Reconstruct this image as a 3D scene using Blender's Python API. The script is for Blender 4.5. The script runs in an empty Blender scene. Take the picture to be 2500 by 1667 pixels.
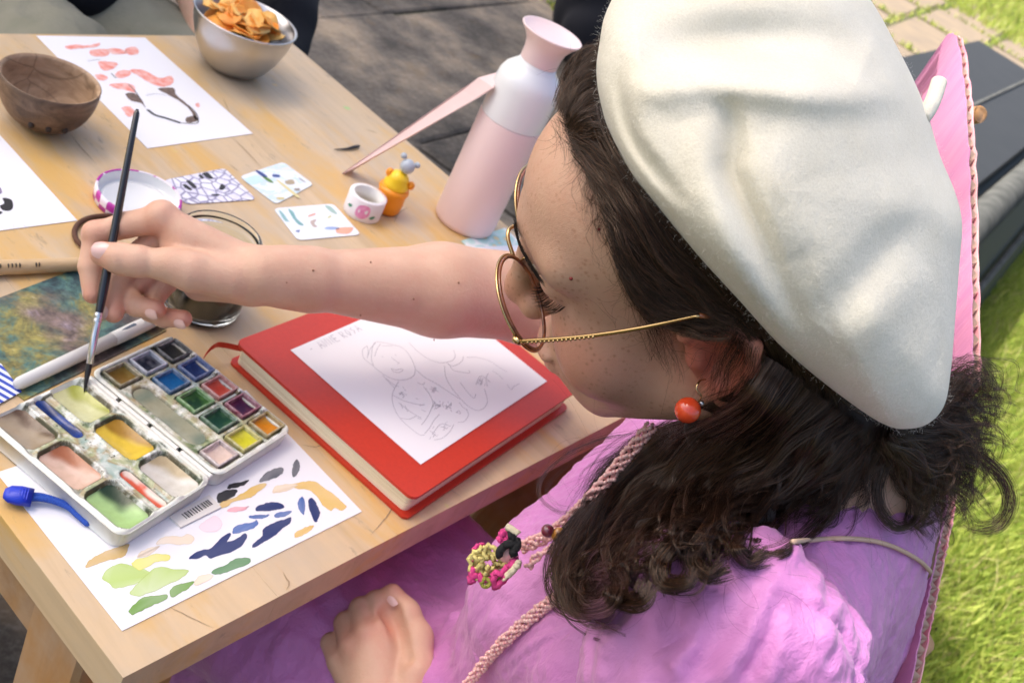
import bpy, math, random
import numpy as np
from mathutils import Matrix, Vector
rad = math.radians
rng = np.random.default_rng(7)
random.seed(7)
scene = bpy.context.scene
COL = scene.collection

# ---------------------------------------------------------------- camera
TZ = 0.72                                   # height of the table top
cR = np.array([0.59856291, -0.69092073, 0.40540226])
cU = np.array([0.214454, 0.62580614, 0.74991743])
cF = np.array([0.77183672, 0.36193262, -0.52275506])
CAM = np.array([0.0, 0.0, TZ + 0.58])
FPX = 2589.1
cam = bpy.data.cameras.new('camera'); camo = bpy.data.objects.new('camera', cam); COL.objects.link(camo)
camo.matrix_world = Matrix(((cR[0], cU[0], -cF[0], CAM[0]), (cR[1], cU[1], -cF[1], CAM[1]), (cR[2], cU[2], -cF[2], CAM[2]), (0, 0, 0, 1)))
cam.sensor_width = 36.0; cam.lens = FPX / 2500 * 36
cam.clip_start = 0.02; cam.clip_end = 400
cam.dof.use_dof = True; cam.dof.focus_distance = 0.585; cam.dof.aperture_fstop = 16.0
scene.camera = camo
# ---------------------------------------------------------------- light
SUN_EL, SUN_AZ = 52.0, 115.0                 # azimuth from +X towards +Y
world = bpy.data.worlds.new('World'); scene.world = world; world.use_nodes = True
wn = world.node_tree
sky = wn.nodes.new('ShaderNodeTexSky'); sky.sky_type = 'NISHITA'; sky.sun_disc = False
sky.sun_elevation = rad(SUN_EL); sky.sun_rotation = rad(90 - SUN_AZ)
sky.air_density = .8; sky.dust_density = 6.0; sky.ozone_density = .5
wn.links.new(sky.outputs[0], wn.nodes['Background'].inputs[0]); wn.nodes['Background'].inputs[1].default_value = 0.15
sun = bpy.data.lights.new('sun', 'SUN'); suno = bpy.data.objects.new('sun', sun); COL.objects.link(suno)
sun.energy = 5.0; sun.angle = rad(0.53); sun.color = (1.0, 0.95, 0.87)
sdir = Vector((math.cos(rad(SUN_EL)) * math.cos(rad(SUN_AZ)), math.cos(rad(SUN_EL)) * math.sin(rad(SUN_AZ)), math.sin(rad(SUN_EL))))
suno.rotation_euler = sdir.to_track_quat('Z', 'Y').to_euler(); suno.location = sdir * 30
vs = scene.view_settings; vs.view_transform = 'Standard'; vs.look = 'None'; vs.gamma = 1; vs.exposure = 1.2
scene.display_settings.display_device = 'sRGB'
scene.cycles.use_denoising = True; scene.cycles.denoising_prefilter = 'ACCURATE'
scene.cycles.max_bounces = 8; scene.cycles.transparent_max_bounces = 16
scene.cycles.caustics_reflective = False; scene.cycles.caustics_refractive = False

# ---------------------------------------------------------------- helpers
def px(x, y, d):                            # photograph pixel + depth -> point
    return CAM + d * (cF + (x - 1250) / FPX * cR - (y - 833.5) / FPX * cU)
def pz(x, y, z):                            # photograph pixel + height -> point
    d = cF + (x - 1250) / FPX * cR - (y - 833.5) / FPX * cU
    return CAM + d * ((z - CAM[2]) / d[2])
def proj(P):
    q = np.asarray(P, float) - CAM; d = q @ cF
    return np.stack([q @ cR / d * FPX + 1250, -(q @ cU) / d * FPX + 833.5, d], -1)
def srgb(r, g, b):
    f = lambda c: c / 12.92 if c <= .04045 else ((c + .055) / 1.055) ** 2.4
    return (f(r / 255), f(g / 255), f(b / 255))
def tag(o, label=None, cat=None, group=None, kind=None):
    if label: o['label'] = label
    if cat: o['category'] = cat
    if group: o['group'] = group
    if kind: o['kind'] = kind
    return o
def empty(name, loc=(0, 0, 0), label=None, cat=None, group=None):
    o = bpy.data.objects.new(name, None); COL.objects.link(o); o.location = loc; o.empty_display_size = .02
    bpy.context.view_layer.update()
    return tag(o, label, cat, group)
def mesh(name, verts, faces, mat=None, parent=None, smooth=False, cols=None, colname='Col', uv=None):
    me = bpy.data.meshes.new(name)
    v = np.asarray(verts, np.float32)
    if isinstance(faces, np.ndarray):
        n, k = faces.shape
        me.vertices.add(len(v)); me.vertices.foreach_set('co', v.ravel())
        me.loops.add(n * k); me.loops.foreach_set('vertex_index', faces.ravel().astype(np.int32))
        me.polygons.add(n); me.polygons.foreach_set('loop_start', np.arange(0, n * k, k, dtype=np.int32))
        me.update(calc_edges=True); me.validate()
    else:
        me.from_pydata([tuple(map(float, p)) for p in v], [], [tuple(f) for f in faces]); me.update()
    if smooth: me.polygons.foreach_set('use_smooth', np.ones(len(me.polygons), bool))
    if cols is not None:
        a = me.color_attributes.new(colname, 'FLOAT_COLOR', 'POINT')
        c = np.ones((len(v), 4), np.float32); cc = np.asarray(cols, np.float32); c[:, :cc.shape[1]] = cc
        a.data.foreach_set('color', c.ravel())
    o = bpy.data.objects.new(name, me); COL.objects.link(o)
    if mat: me.materials.append(mat)
    if parent is not None:
        o.parent = parent; o.matrix_parent_inverse = parent.matrix_world.inverted()
    return o
class MB:                                   # mesh builder: several shapes -> one mesh
    def __init__(s): s.v = []; s.f = []
    def add(s, v, f):
        b = len(s.v); s.v += [tuple(map(float, p)) for p in v]; s.f += [tuple(i + b for i in q) for q in f]; return s
    def box(s, c, size, rot=None, bev=0.0):
        hx, hy, hz = [q / 2 for q in size]; c = np.asarray(c, float)
        if bev <= 0:
            v = [(x, y, z) for x in (-hx, hx) for y in (-hy, hy) for z in (-hz, hz)]
            f = [(0, 1, 3, 2), (4, 6, 7, 5), (0, 4, 5, 1), (2, 3, 7, 6), (0, 2, 6, 4), (1, 5, 7, 3)]
        else:                               # box with chamfered edges: 24 vertices
            b = min(bev, hx * .9, hy * .9, hz * .9); v = []; idx = {}
            for sx in (-1, 1):
                for sy in (-1, 1):
                    for sz in (-1, 1):
                        for a in range(3):
                            p = [sx * (hx - b), sy * (hy - b), sz * (hz - b)]; p[a] = (sx, sy, sz)[a] * (hx, hy, hz)[a]
                            idx[(sx, sy, sz, a)] = len(v); v.append(tuple(p))
            f = []
            for a in range(3):
                b1, b2 = (a + 1) % 3, (a + 2) % 3
                for sg in (-1, 1):
                    q = []
                    for (u, w) in ((-1, -1), (1, -1), (1, 1), (-1, 1)):
                        t = [0, 0, 0]; t[a] = sg; t[b1] = u; t[b2] = w; q.append(idx[(*t, a)])
                    f.append(q if sg > 0 else q[::-1])
            for a in range(3):              # edges along axis a
                b1, b2 = (a + 1) % 3, (a + 2) % 3
                for u in (-1, 1):
                    for w in (-1, 1):
                        def g(sa, ax):
                            t = [0, 0, 0]; t[a] = sa; t[b1] = u; t[b2] = w; return idx[(*t, ax)]
                        q = [g(-1, b1), g(1, b1), g(1, b2), g(-1, b2)]
                        f.append(q if u * w > 0 else q[::-1])
            for sx in (-1, 1):
                for sy in (-1, 1):
                    for sz in (-1, 1):
                        q = [idx[(sx, sy, sz, 0)], idx[(sx, sy, sz, 1)], idx[(sx, sy, sz, 2)]]
                        f.append(q if sx * sy * sz > 0 else q[::-1])
        v = np.array(v)
        if rot is not None: v = v @ np.asarray(rot).T
        return s.add(v + c, f)
    def tube(s, pts, r, n=8, cap=True, closed=False):
        P = np.asarray(pts, float); m = len(P); r = np.broadcast_to(np.asarray(r, float), (m,))
        T = np.gradient(P, axis=0) if not closed else np.roll(P, -1, 0) - np.roll(P, 1, 0)
        T /= np.linalg.norm(T, axis=1)[:, None] + 1e-12
        a = np.array([0, 0, 1.]) if abs(T[0][2]) < .9 else np.array([1., 0, 0])
        N = np.cross(T[0], a); N /= np.linalg.norm(N); V = []
        th = np.linspace(0, 2 * np.pi, n, endpoint=False)
        for i in range(m):
            N = N - T[i] * (N @ T[i]); N /= np.linalg.norm(N); B = np.cross(T[i], N)
            V.append(P[i] + r[i] * (np.cos(th)[:, None] * N + np.sin(th)[:, None] * B))
        V = np.concatenate(V); Fc = []
        for i in range(m if closed else m - 1):
            j = (i + 1) % m
            for k in range(n): Fc.append((i * n + k, i * n + (k + 1) % n, j * n + (k + 1) % n, j * n + k))
        if cap and not closed: Fc += [tuple(range(n))[::-1], tuple((m - 1) * n + k for k in range(n))]
        return s.add(V, Fc)
    def lathe(s, prof, n=48, M=None, c=(0, 0, 0), axis=None, a0=0, closed=False):
        prof = np.asarray(prof, float); m = len(prof); th = np.linspace(0, 2 * np.pi, n, endpoint=False)
        V = np.stack([prof[:, None, 0] * np.cos(th), prof[:, None, 0] * np.sin(th), np.broadcast_to(prof[:, None, 1], (m, n))], -1).reshape(-1, 3)
        if M is not None: V = V @ np.asarray(M).T
        Fc = []
        for i in range(m if closed else m - 1):
            j = (i + 1) % m
            for k in range(n): Fc.append((i * n + k, i * n + (k + 1) % n, j * n + (k + 1) % n, j * n + k))
        return s.add(V + np.asarray(c, float), Fc)
    def sphere(s, c, r, nu=16, nv=10, M=None):
        r = np.broadcast_to(np.asarray(r, float), (3,)); ph = np.linspace(-np.pi / 2, np.pi / 2, nv + 1); V = []; Fc = []
        for p in ph:
            for k in range(nu):
                t = 2 * np.pi * k / nu; V.append((math.cos(p) * math.cos(t), math.cos(p) * math.sin(t), math.sin(p)))
        V = np.array(V) * r
        if M is not None: V = V @ np.asarray(M).T
        for i in range(nv):
            for k in range(nu): Fc.append((i * nu + k, i * nu + (k + 1) % nu, (i + 1) * nu + (k + 1) % nu, (i + 1) * nu + k))
        return s.add(V + np.asarray(c, float), Fc)
    def poly(s, pts): return s.add(pts, [tuple(range(len(pts)))])
    def prism(s, pts, h):                   # polygon (counter-clockwise, any z) extruded up by h
        P = np.asarray(pts, float); n = len(P); up = np.array([0, 0, h]) if np.isscalar(h) else np.asarray(h, float)
        f = [tuple(range(n))[::-1], tuple(range(n, 2 * n))] + [(i, (i + 1) % n, n + (i + 1) % n, n + i) for i in range(n)]
        return s.add(np.concatenate([P, P + up]), f)
    def build(s, name, mat=None, parent=None, smooth=False): return mesh(name, s.v, s.f, mat, parent, smooth)
def rotz(a): c, s_ = math.cos(a), math.sin(a); return np.array([[c, -s_, 0], [s_, c, 0], [0, 0, 1.]])
def frame_to(d, up=(0, 0, 1)):              # rotation whose z axis is d
    d = np.asarray(d, float); d = d / np.linalg.norm(d); a = np.asarray(up, float)
    if abs(d @ a) > .95: a = np.array([1., 0, 0])
    x = np.cross(a, d); x /= np.linalg.norm(x); return np.stack([x, np.cross(d, x), d], 1)
def smooth_path(P, n=60, closed=False):     # Catmull-Rom through the points
    P = np.asarray(P, float)
    if closed: Q = np.concatenate([P[-1:], P, P[:2]])
    else: Q = np.concatenate([2 * P[:1] - P[1:2], P, 2 * P[-1:] - P[-2:-1]])
    m = len(P) if closed else len(P) - 1
    t = np.linspace(0, m, n, endpoint=not closed); i = np.minimum(t.astype(int), m - 1); u = (t - i)[:, None]
    a, b, c, d = Q[i], Q[i + 1], Q[i + 2], Q[i + 3]
    return .5 * (2 * b + (c - a) * u + (2 * a - 5 * b + 4 * c - d) * u ** 2 + (3 * b - a - 3 * c + d) * u ** 3)
# vectorised value noise
_perm = np.random.default_rng(3).random(4096).astype(np.float32)
def _h(i, j, k): return _perm[((i * 73856093) ^ (j * 19349663) ^ (k * 83492791)) & 4095]
def vnoise(P, scale=1.0, seed=0):
    Q = np.asarray(P, float) * scale + seed * 17.31; I = np.floor(Q).astype(np.int64); w = Q - I; w = w * w * (3 - 2 * w)
    i, j, k = I[..., 0], I[..., 1], I[..., 2]; x, y, z = w[..., 0], w[..., 1], w[..., 2]
    l = lambda a, b, t: a + (b - a) * t
    return 2 * l(l(l(_h(i, j, k), _h(i + 1, j, k), x), l(_h(i, j + 1, k), _h(i + 1, j + 1, k), x), y),
                 l(l(_h(i, j, k + 1), _h(i + 1, j, k + 1), x), l(_h(i, j + 1, k + 1), _h(i + 1, j + 1, k + 1), x), y), z) - 1
# ---------------------------------------------------------------- materials
def newmat(name):
    m = bpy.data.materials.new(name); m.use_nodes = True; nt = m.node_tree; b = nt.nodes['Principled BSDF']; return m, nt, b
def N(nt, typ, **kw):
    n = nt.nodes.new('ShaderNode' + typ)
    for k, v in kw.items():
        if k.startswith('i_'):
            key = k[2:]; n.inputs[int(key) if key.isdigit() else key.replace('_', ' ')].default_value = v
        else: setattr(n, k, v)
    return n
def ramp(nt, fac, stops, interp='LINEAR'):
    r = N(nt, 'ValToRGB'); r.color_ramp.interpolation = interp; e = r.color_ramp.elements
    for i, (p, c) in enumerate(stops):
        if i > 1: el = e.new(p)
        else: el = e[i]; el.position = p
        el.color = (*c, 1) if len(c) == 3 else c
    nt.links.new(fac, r.inputs[0]); return r.outputs[0]
def coords(nt, scale=(1, 1, 1), rot=(0, 0, 0), kind='Object'):
    t = N(nt, 'TexCoord'); m = N(nt, 'Mapping'); m.inputs['Scale'].default_value = scale; m.inputs['Rotation'].default_value = rot
    nt.links.new(t.outputs[kind], m.inputs[0]); return m.outputs[0]
def mixc(nt, fac, a, b, mode='MIX'):
    m = N(nt, 'Mix', data_type='RGBA', blend_type=mode)
    for k, v in ((0, fac), (6, a), (7, b)):
        if hasattr(v, 'links'): nt.links.new(v, m.inputs[k])
        else: m.inputs[k].default_value = v if k == 0 else ((*v, 1) if len(v) == 3 else v)
    return m.outputs[2]
def simple(name, col, rough=.5, metal=0.0, c2=None, nscale=40, bump=0.0, bscale=200, spec=.5, sss=0, coat=0, attr=None, det=4, stretch=(1, 1, 1), sheen=0, dist=.001):
    m, nt, b = newmat(name); L = nt.links
    b.inputs['Roughness'].default_value = rough; b.inputs['Metallic'].default_value = metal
    b.inputs['Specular IOR Level'].default_value = spec; b.inputs['Coat Weight'].default_value = coat; b.inputs['Coat Roughness'].default_value = .08
    b.inputs['Sheen Weight'].default_value = sheen
    v = coords(nt, stretch)
    if attr:
        a = N(nt, 'Attribute', attribute_name=attr); base = a.outputs['Color']
        if c2 is not None:
            n = N(nt, 'TexNoise', i_Scale=nscale, i_Detail=det); L.new(v, n.inputs[0])
            base = mixc(nt, n.outputs[0], base, mixc(nt, 1.0, base, c2, 'MULTIPLY'))
        L.new(base, b.inputs['Base Color'])
    elif c2 is not None:
        n = N(nt, 'TexNoise', i_Scale=nscale, i_Detail=det); L.new(v, n.inputs[0])
        L.new(ramp(nt, n.outputs[0], [(.3, col), (.7, c2)]), b.inputs['Base Color'])
    else: b.inputs['Base Color'].default_value = (*col, 1)
    if sss:
        b.inputs['Subsurface Weight'].default_value = sss; b.inputs['Subsurface Radius'].default_value = (.012, .004, .002); b.inputs['Subsurface Scale'].default_value = .5
    if bump:
        n = N(nt, 'TexNoise', i_Scale=bscale, i_Detail=4.0); L.new(v, n.inputs[0])
        bp = N(nt, 'Bump', i_Strength=bump, i_Distance=dist); L.new(n.outputs[0], bp.inputs['Height']); L.new(bp.outputs[0], b.inputs['Normal'])
    return m
# ================================================================ setting
def wood_mat(name, light, mid, patch, patch_amt=.5, rough=.55, axis=1, grain=1.0, stains=False):
    m, nt, b = newmat(name); L = nt.links
    s = [38, 38, 38]; s[axis] = 3.0
    oi = N(nt, 'ObjectInfo'); v = coords(nt, tuple(s)); v2 = coords(nt, tuple(16 if i != axis else 4.5 for i in range(3)))
    off = N(nt, 'VectorMath', operation='ADD'); cmb = N(nt, 'CombineXYZ')
    mul = N(nt, 'Math', operation='MULTIPLY', i_1=0.0); L.new(oi.outputs['Random'], mul.inputs[0]); L.new(mul.outputs[0], cmb.inputs[2])
    L.new(v, off.inputs[0]); L.new(cmb.outputs[0], off.inputs[1])
    n1 = N(nt, 'TexNoise', i_Scale=1.0, i_Detail=7.0, i_Roughness=.62, i_Distortion=.6); L.new(off.outputs[0], n1.inputs[0])
    n2 = N(nt, 'TexNoise', i_Scale=1.0, i_Detail=5.0, i_Roughness=.6, i_Distortion=.4); L.new(v2, n2.inputs[0])
    base = ramp(nt, n1.outputs[0], [(.28, mid), (.52, light), (.75, tuple(min(1, c * 1.12) for c in light))])
    pf = ramp(nt, n2.outputs[0], [(.48, (0, 0, 0)), (.62, (patch_amt,) * 3)])
    col = mixc(nt, pf, base, patch)
    vg = coords(nt, tuple(7 if i != axis else 5 for i in range(3)))
    n3 = N(nt, 'TexNoise', i_Scale=1.0, i_Detail=6.0, i_Roughness=.7); L.new(vg, n3.inputs[0])
    col = mixc(nt, ramp(nt, n3.outputs[0], [(.44, (0, 0, 0)), (.66, (.5,) * 3)]), col, (.47, .40, .32))
    if stains:                              # dark scratches and small stains
        vs_ = coords(nt, (30, 8, 30), (0, 0, .5)); n4 = N(nt, 'TexNoise', i_Scale=2.2, i_Detail=8.0, i_Roughness=.75); L.new(vs_, n4.inputs[0])
        col = mixc(nt, ramp(nt, n4.outputs[0], [(.60, (0, 0, 0)), (.70, (.6,) * 3)]), col, (.20, .155, .11))
        vb = coords(nt, (14, 14, 14)); n5 = N(nt, 'TexVoronoi', i_Scale=1.0); L.new(vb, n5.inputs[0])
        n6 = N(nt, 'TexNoise', i_Scale=120.0, i_Detail=3.0); L.new(coords(nt), n6.inputs[0])
        ad = N(nt, 'MapRange', i_1=.02, i_2=.09, i_3=.5, i_4=0.0); L.new(n5.outputs['Distance'], ad.inputs[0])
        ml = N(nt, 'Math', operation='MULTIPLY'); L.new(ad.outputs[0], ml.inputs[0]); L.new(ramp(nt, n6.outputs[0], [(.45, (0,) * 3), (.6, (1,) * 3)]), ml.inputs[1])
        col = mixc(nt, ml.outputs[0], col, n5.outputs['Color'])
    L.new(col, b.inputs['Base Color']); b.inputs['Roughness'].default_value = rough
    bp = N(nt, 'Bump', i_Strength=.35 * grain, i_Distance=.0008); L.new(n1.outputs[0], bp.inputs['Height']); L.new(bp.outputs[0], b.inputs['Normal'])
    return m
M_TOP = wood_mat('worn_table_wood', (.60, .44, .26), (.49, .345, .19), (.66, .385, .09), .8, .5, 1, 1.0, True)
M_LEG = wood_mat('leg_wood', (.42, .21, .07), (.32, .15, .045), (.45, .22, .06), .5, .45, 2, .6)
M_APRON = wood_mat('apron_wood', (.36, .19, .07), (.26, .12, .04), (.4, .2, .06), .5, .5, 0, .6)

def ground_mats():
    m, nt, b = newmat('paving'); L = nt.links; v = coords(nt)
    n = N(nt, 'TexNoise', i_Scale=2.2, i_Detail=6.0, i_Roughness=.65); L.new(v, n.inputs[0])
    n2 = N(nt, 'TexNoise', i_Scale=70.0, i_Detail=5.0, i_Roughness=.7); L.new(v, n2.inputs[0])
    c = ramp(nt, n.outputs[0], [(.34, (.14, .13, .115)), (.5, (.33, .30, .265)), (.66, (.56, .49, .40))])
    c = mixc(nt, ramp(nt, n2.outputs[0], [(.35, (.75,) * 3), (.65, (1.15,) * 3)]), c, c, 'MULTIPLY')
    nb = N(nt, 'TexNoise', i_Scale=9.0, i_Detail=4.0); L.new(v, nb.inputs[0])
    c = mixc(nt, ramp(nt, nb.outputs[0], [(.60, (0,) * 3), (.72, (.35,) * 3)]), c, (.16, .10, .04))
    L.new(c, b.inputs['Base Color']); b.inputs['Roughness'].default_value = .9
    bp = N(nt, 'Bump', i_Strength=.6, i_Distance=.006); L.new(n2.outputs[0], bp.inputs['Height']); L.new(bp.outputs[0], b.inputs['Normal'])
    soil = simple('soil', (.045, .035, .02), .95, c2=(.06, .07, .02), nscale=20, bump=.5, bscale=60)
    slab = simple('sunny_slab', (.19, .145, .095), .85, c2=(.14, .11, .08), nscale=5, bump=.4, bscale=60, dist=.003)
    return m, soil, slab
M_PAVE, M_SOIL, M_SLAB = ground_mats()
gb = MB(); gb.poly([(-60, -60, -.012), (120, -60, -.012), (120, 120, -.012), (-60, 120, -.012)])
tag(gb.build('ground', M_SOIL), 'bare earth under the lawn and the paving', 'ground', kind='structure')

# paving laid in rough rows of flagstones, joints open; G-axes follow the path
gdir = np.array([.99, .14]); gdir /= np.linalg.norm(gdir); gnor = np.array([-gdir[1], gdir[0]])
def gpt(u, w, z): p = u * gdir + w * gnor; return (p[0], p[1], z)
pave = empty('paving', (0, 0, 0)); tag(pave, 'weathered dark stone paving slabs around the table', 'paving', kind='structure')
path_e = empty('path', (8, 3, 0)); tag(path_e, 'sunlit flagstone path with grass growing in its joints', 'path', kind='structure')
W0 = .10                                    # paving edge against the lawn (offset across the path)
r2 = np.random.default_rng(11); joints = []
w = W0; row = 0
while w < 4.6:
    dw = r2.uniform(.55, .85); u = -4 + r2.uniform(0, .6)
    while u < 12.0:
        du = r2.uniform(.7, 1.3) * (1 if u < 7 else 1.6)
        g = .0015 if u < 4.4 else .035
        c = [(u + g, w + g), (u + du - g, w + g), (u + du - g, w + dw - g), (u + g, w + dw - g)]
        c = [(a + r2.normal(0, .015), b_ + r2.normal(0, .015)) for a, b_ in c]
        z = r2.uniform(-.004, .004)
        ctr = gpt(u + du / 2, w + dw / 2, 0)
        dep = (np.array(ctr) - CAM) @ cF
        if dep > .3:
            pr = proj(np.array(ctr))
            if -900 < pr[0] < 3300 and -1500 < pr[1] < 3000:
                far = u > 4.4
                P = [gpt(a, b_, z - .05) for a, b_ in c]
                mb = MB(); n = 4; Pa = np.array(P); top = Pa + [0, 0, .05]; cen = top.mean(0); ins = cen + (top - cen) * .97
                mb.add(np.concatenate([Pa, top - [0, 0, .006], ins]), [(i, (i + 1) % 4, 4 + (i + 1) % 4, 4 + i) for i in range(4)] + [(4 + i, 4 + (i + 1) % 4, 8 + (i + 1) % 4, 8 + i) for i in range(4)] + [(8, 9, 10, 11)])
                mb.build('flagstone', M_SLAB if far else M_PAVE, path_e if far else pave)
        u += du
    w += dw; row += 1

# lawn: soil sheet + blades (one uncountable mass)
def lawn_mat():
    m, nt, b = newmat('grass'); L = nt.links
    a = N(nt, 'Attribute', attribute_name='Col'); L.new(a.outputs['Color'], b.inputs['Base Color'])
    b.inputs['Roughness'].default_value = .55; b.inputs['Specular IOR Level'].default_value = .3
    tr = N(nt, 'BsdfTranslucent'); mx = N(nt, 'MixShader', i_0=.4); out = nt.nodes['Material Output']
    L.new(a.outputs['Color'], tr.inputs[0]); L.new(b.outputs[0], mx.inputs[1]); L.new(tr.outputs[0], mx.inputs[2]); L.new(mx.outputs[0], out.inputs[0])
    return m
M_GRASS = lawn_mat()
def blades(base, hmin, hmax, wid, seed, lean=.5):
    r = np.random.default_rng(seed); n = len(base); ang = r.uniform(0, 2 * np.pi, n); h = r.uniform(hmin, hmax, n)
    d = np.stack([np.cos(ang), np.sin(ang), 0 * ang], 1); ld = r.normal(0, lean, (n, 2)); top = np.c_[ld * h[:, None] * .6, h]
    mid = np.c_[ld * h[:, None] * .2, h * .55]
    wv = d * (wid * r.uniform(.6, 1.3, n))[:, None]
    V = np.stack([base - wv, base + wv, base + mid + wv * .8, base + mid - wv * .8, base + top], 1).reshape(-1, 3)
    k = np.arange(n)[:, None] * 5
    Fq = np.concatenate([np.c_[k, k + 1, k + 2], np.c_[k, k + 2, k + 3], np.c_[k + 3, k + 2, k + 4]])
    t = r.random((n, 1)); c = np.array([.17, .27, .03]) * (1 - t) + np.array([.44, .48, .10]) * t
    dry = r.random((n, 1)) < .10; c = np.where(dry, np.array([.42, .36, .16]), c)
    C = np.repeat(c, 5, 0); return V, Fq, C
r3 = np.random.default_rng(5)
pts = []
def inframe(P, m=160):
    q = proj(P); return (q[:, 2] > .3) & (q[:, 0] > -m) & (q[:, 0] < 2500 + m) & (q[:, 1] > -m) & (q[:, 1] < 1667 + m)
uu = r3.uniform(.3, 6.5, 260000); ww = W0 - .02 - r3.uniform(0, 1, 260000) * 2.2
P = uu[:, None] * gdir + ww[:, None] * gnor; P = np.c_[P, np.full(len(P), -.01)]; P = P[inframe(P)]
near = P[:90000]
uu = r3.uniform(12.2, 30, 120000); ww = r3.uniform(-3, 6, 120000)
P = uu[:, None] * gdir + ww[:, None] * gnor; P = np.c_[P, np.full(len(P), -.01)]; P = P[inframe(P)]
V1, F1, C1 = blades(near, .03, .075, .0022, 1, .7); V2, F2, C2 = blades(P[:30000], .05, .12, .006, 2, .7)
# moss and grass in the joints of the sunny path
jp = []
w = W0; rj = np.random.default_rng(11); rr = np.random.default_rng(4)
while w < 4.6:
    dw = rj.uniform(.55, .85); u = -4 + rj.uniform(0, .6)
    while u < 12.0:
        du = rj.uniform(.7, 1.3) * (1 if u < 7 else 1.6)
        for _ in range(8): rj.normal()
        rj.uniform()
        if u > 4.4:
            for _ in range(60): jp.append(gpt(u + rr.normal(0, .025), w + rr.uniform(0, dw), 0)); jp.append(gpt(u + rr.uniform(0, du), w + rr.normal(0, .025), 0))
        u += du
    w += dw
jp = np.array(jp); jp = jp[inframe(jp)]
V3, F3, C3 = blades(jp, .02, .06, .006, 3, .8)
V = np.concatenate([V1, V2, V3]); Fc = np.concatenate([F1, F2 + len(V1), F3 + len(V1) + len(V2)]); Cc = np.concatenate([C1, C2, C3])
tag(mesh('lawn', V, Fc, M_GRASS, cols=Cc), 'bright green grass of the lawn and in the path joints', 'grass', kind='stuff')

# added sun blocker, unseen: leafy crown shaped and placed to shade the table
hdir = np.array([.88, .475, 0]); hdir /= np.linalg.norm(hdir); hnor = np.array([-hdir[1], hdir[0], 0]); CZ = 7.0
ccen = np.array([1.43, 1.63, 0]) + CZ / math.tan(rad(SUN_EL)) * np.array([math.cos(rad(SUN_AZ)), math.sin(rad(SUN_AZ)), 0]) + np.array([0, 0, CZ])
sun_blocker = empty('sun_blocker', (ccen[0], ccen[1], 0), 'added leafy sun blocker out of view, shading the table', 'sun_blocker')
M_BARK = simple('bark', (.10, .07, .045), .9, c2=(.16, .12, .08), nscale=8, bump=.8, bscale=30, dist=.02)
tb = np.array([ccen[0], ccen[1], 0]); rt = np.random.default_rng(14)
mb = MB(); mb.tube(smooth_path([tb, tb + [.05, .04, 2.2], tb + [-.03, .05, 4.4], ccen + [0, 0, .4]], 20), np.linspace(.26, .08, 20), 12); trunk = mb.build('trunk', M_BARK, sun_blocker, True)
for k in range(9):
    t_ = rt.uniform(-1, 1); e_ = ccen + hdir * t_ * 3.2 + hnor * rt.uniform(-1, 1) + np.array([0, 0, rt.uniform(-.6, .8)]); st_ = tb + np.array([0, 0, rt.uniform(3.6, 5.8)])
    mb = MB(); mb.tube(smooth_path([st_, (st_ + e_) / 2 + [0, 0, .3], e_], 12), np.linspace(.09, .02, 12), 8); mb.build('limb', M_BARK, trunk, True)
Q_ = rt.normal(0, 1, (52000, 3)); Q_ /= np.linalg.norm(Q_, axis=1)[:, None]; Q_ *= (rt.random((52000, 1)) ** .45) * (1 + .14 * vnoise(Q_, 2.2, 3)[:, None]); LP = ccen + Q_[:, :1] * hdir * 4.0 + Q_[:, 1:2] * hnor * 1.65 + Q_[:, 2:] * np.array([0, 0, 1.55])
d1 = rt.normal(0, 1, (52000, 3)); d1 /= np.linalg.norm(d1, axis=1)[:, None]; d2 = np.cross(d1, rt.normal(0, 1, (52000, 3))); d2 /= np.linalg.norm(d2, axis=1)[:, None]; ls = rt.uniform(.10, .17, (52000, 1))
LV = np.stack([LP - d1 * ls, LP + d2 * ls * .45, LP + d1 * ls, LP - d2 * ls * .45], 1).reshape(-1, 3); LF = np.arange(208000).reshape(-1, 4)
cr_ = mesh('crown', LV, LF, simple('leaf', (.05, .10, .02), .6, c2=(.08, .13, .03), nscale=2), sun_blocker); cr_['kind'] = 'stuff'

# ================================================================ table
TX0, TX1, TY0, TY1, TT = .309, 1.037, .266, 1.015, .032
tab = empty('table', (.67, .64, 0), 'worn square wooden table with paint-stained laminated boards', 'table')
nb_ = 6; bw = (TX1 - TX0) / nb_
for i in range(nb_):
    x0 = TX0 + i * bw; g = .00005
    mb = MB(); mb.box((x0 + bw / 2, (TY0 + TY1) / 2, TZ - TT / 2), (bw - 2 * g, TY1 - TY0, TT), bev=.0002)
    o = mb.build('board', M_TOP, tab)
mb = MB(); mb.box((.67, TY0 + .05, TZ - TT - .035), (.62, .022, .07), bev=.002); mb.build('apron', M_APRON, tab)
mb = MB(); mb.box((.67, TY1 - .05, TZ - TT - .035), (.62, .022, .07), bev=.002); mb.build('apron', M_APRON, tab)
mb = MB(); mb.box((TX0 + .03, .64, TZ - TT - .035), (.022, .60, .07), bev=.002); mb.build('apron', M_APRON, tab)
mb = MB(); mb.box((TX1 - .03, .64, TZ - TT - .035), (.022, .60, .07), bev=.002); mb.build('apron', M_APRON, tab)
def leg(top, bot, w=.085, t=.045, ang=0):
    top = np.array(top, float); bot = np.array(bot, float); d = top - bot; Lg = np.linalg.norm(d); Rm = frame_to(d) @ rotz(ang)
    mb = MB(); mb.box((top + bot) / 2, (w, t, Lg), Rm, .004); return mb.build('leg', M_LEG, tab)
zt = TZ - TT - .001
leg((.372, .345, zt), (.37, .345, .004), .10, .06, rad(90))
leg((.372, .93, zt), (.37, .93, .004), .10, .06, rad(90))
leg(pz(1500, 1012, zt), pz(905, 1580, .004), .075, .045, rad(25))
leg((.94, .93, zt), (1.0, .95, .004), .10, .06, rad(90))
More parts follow.
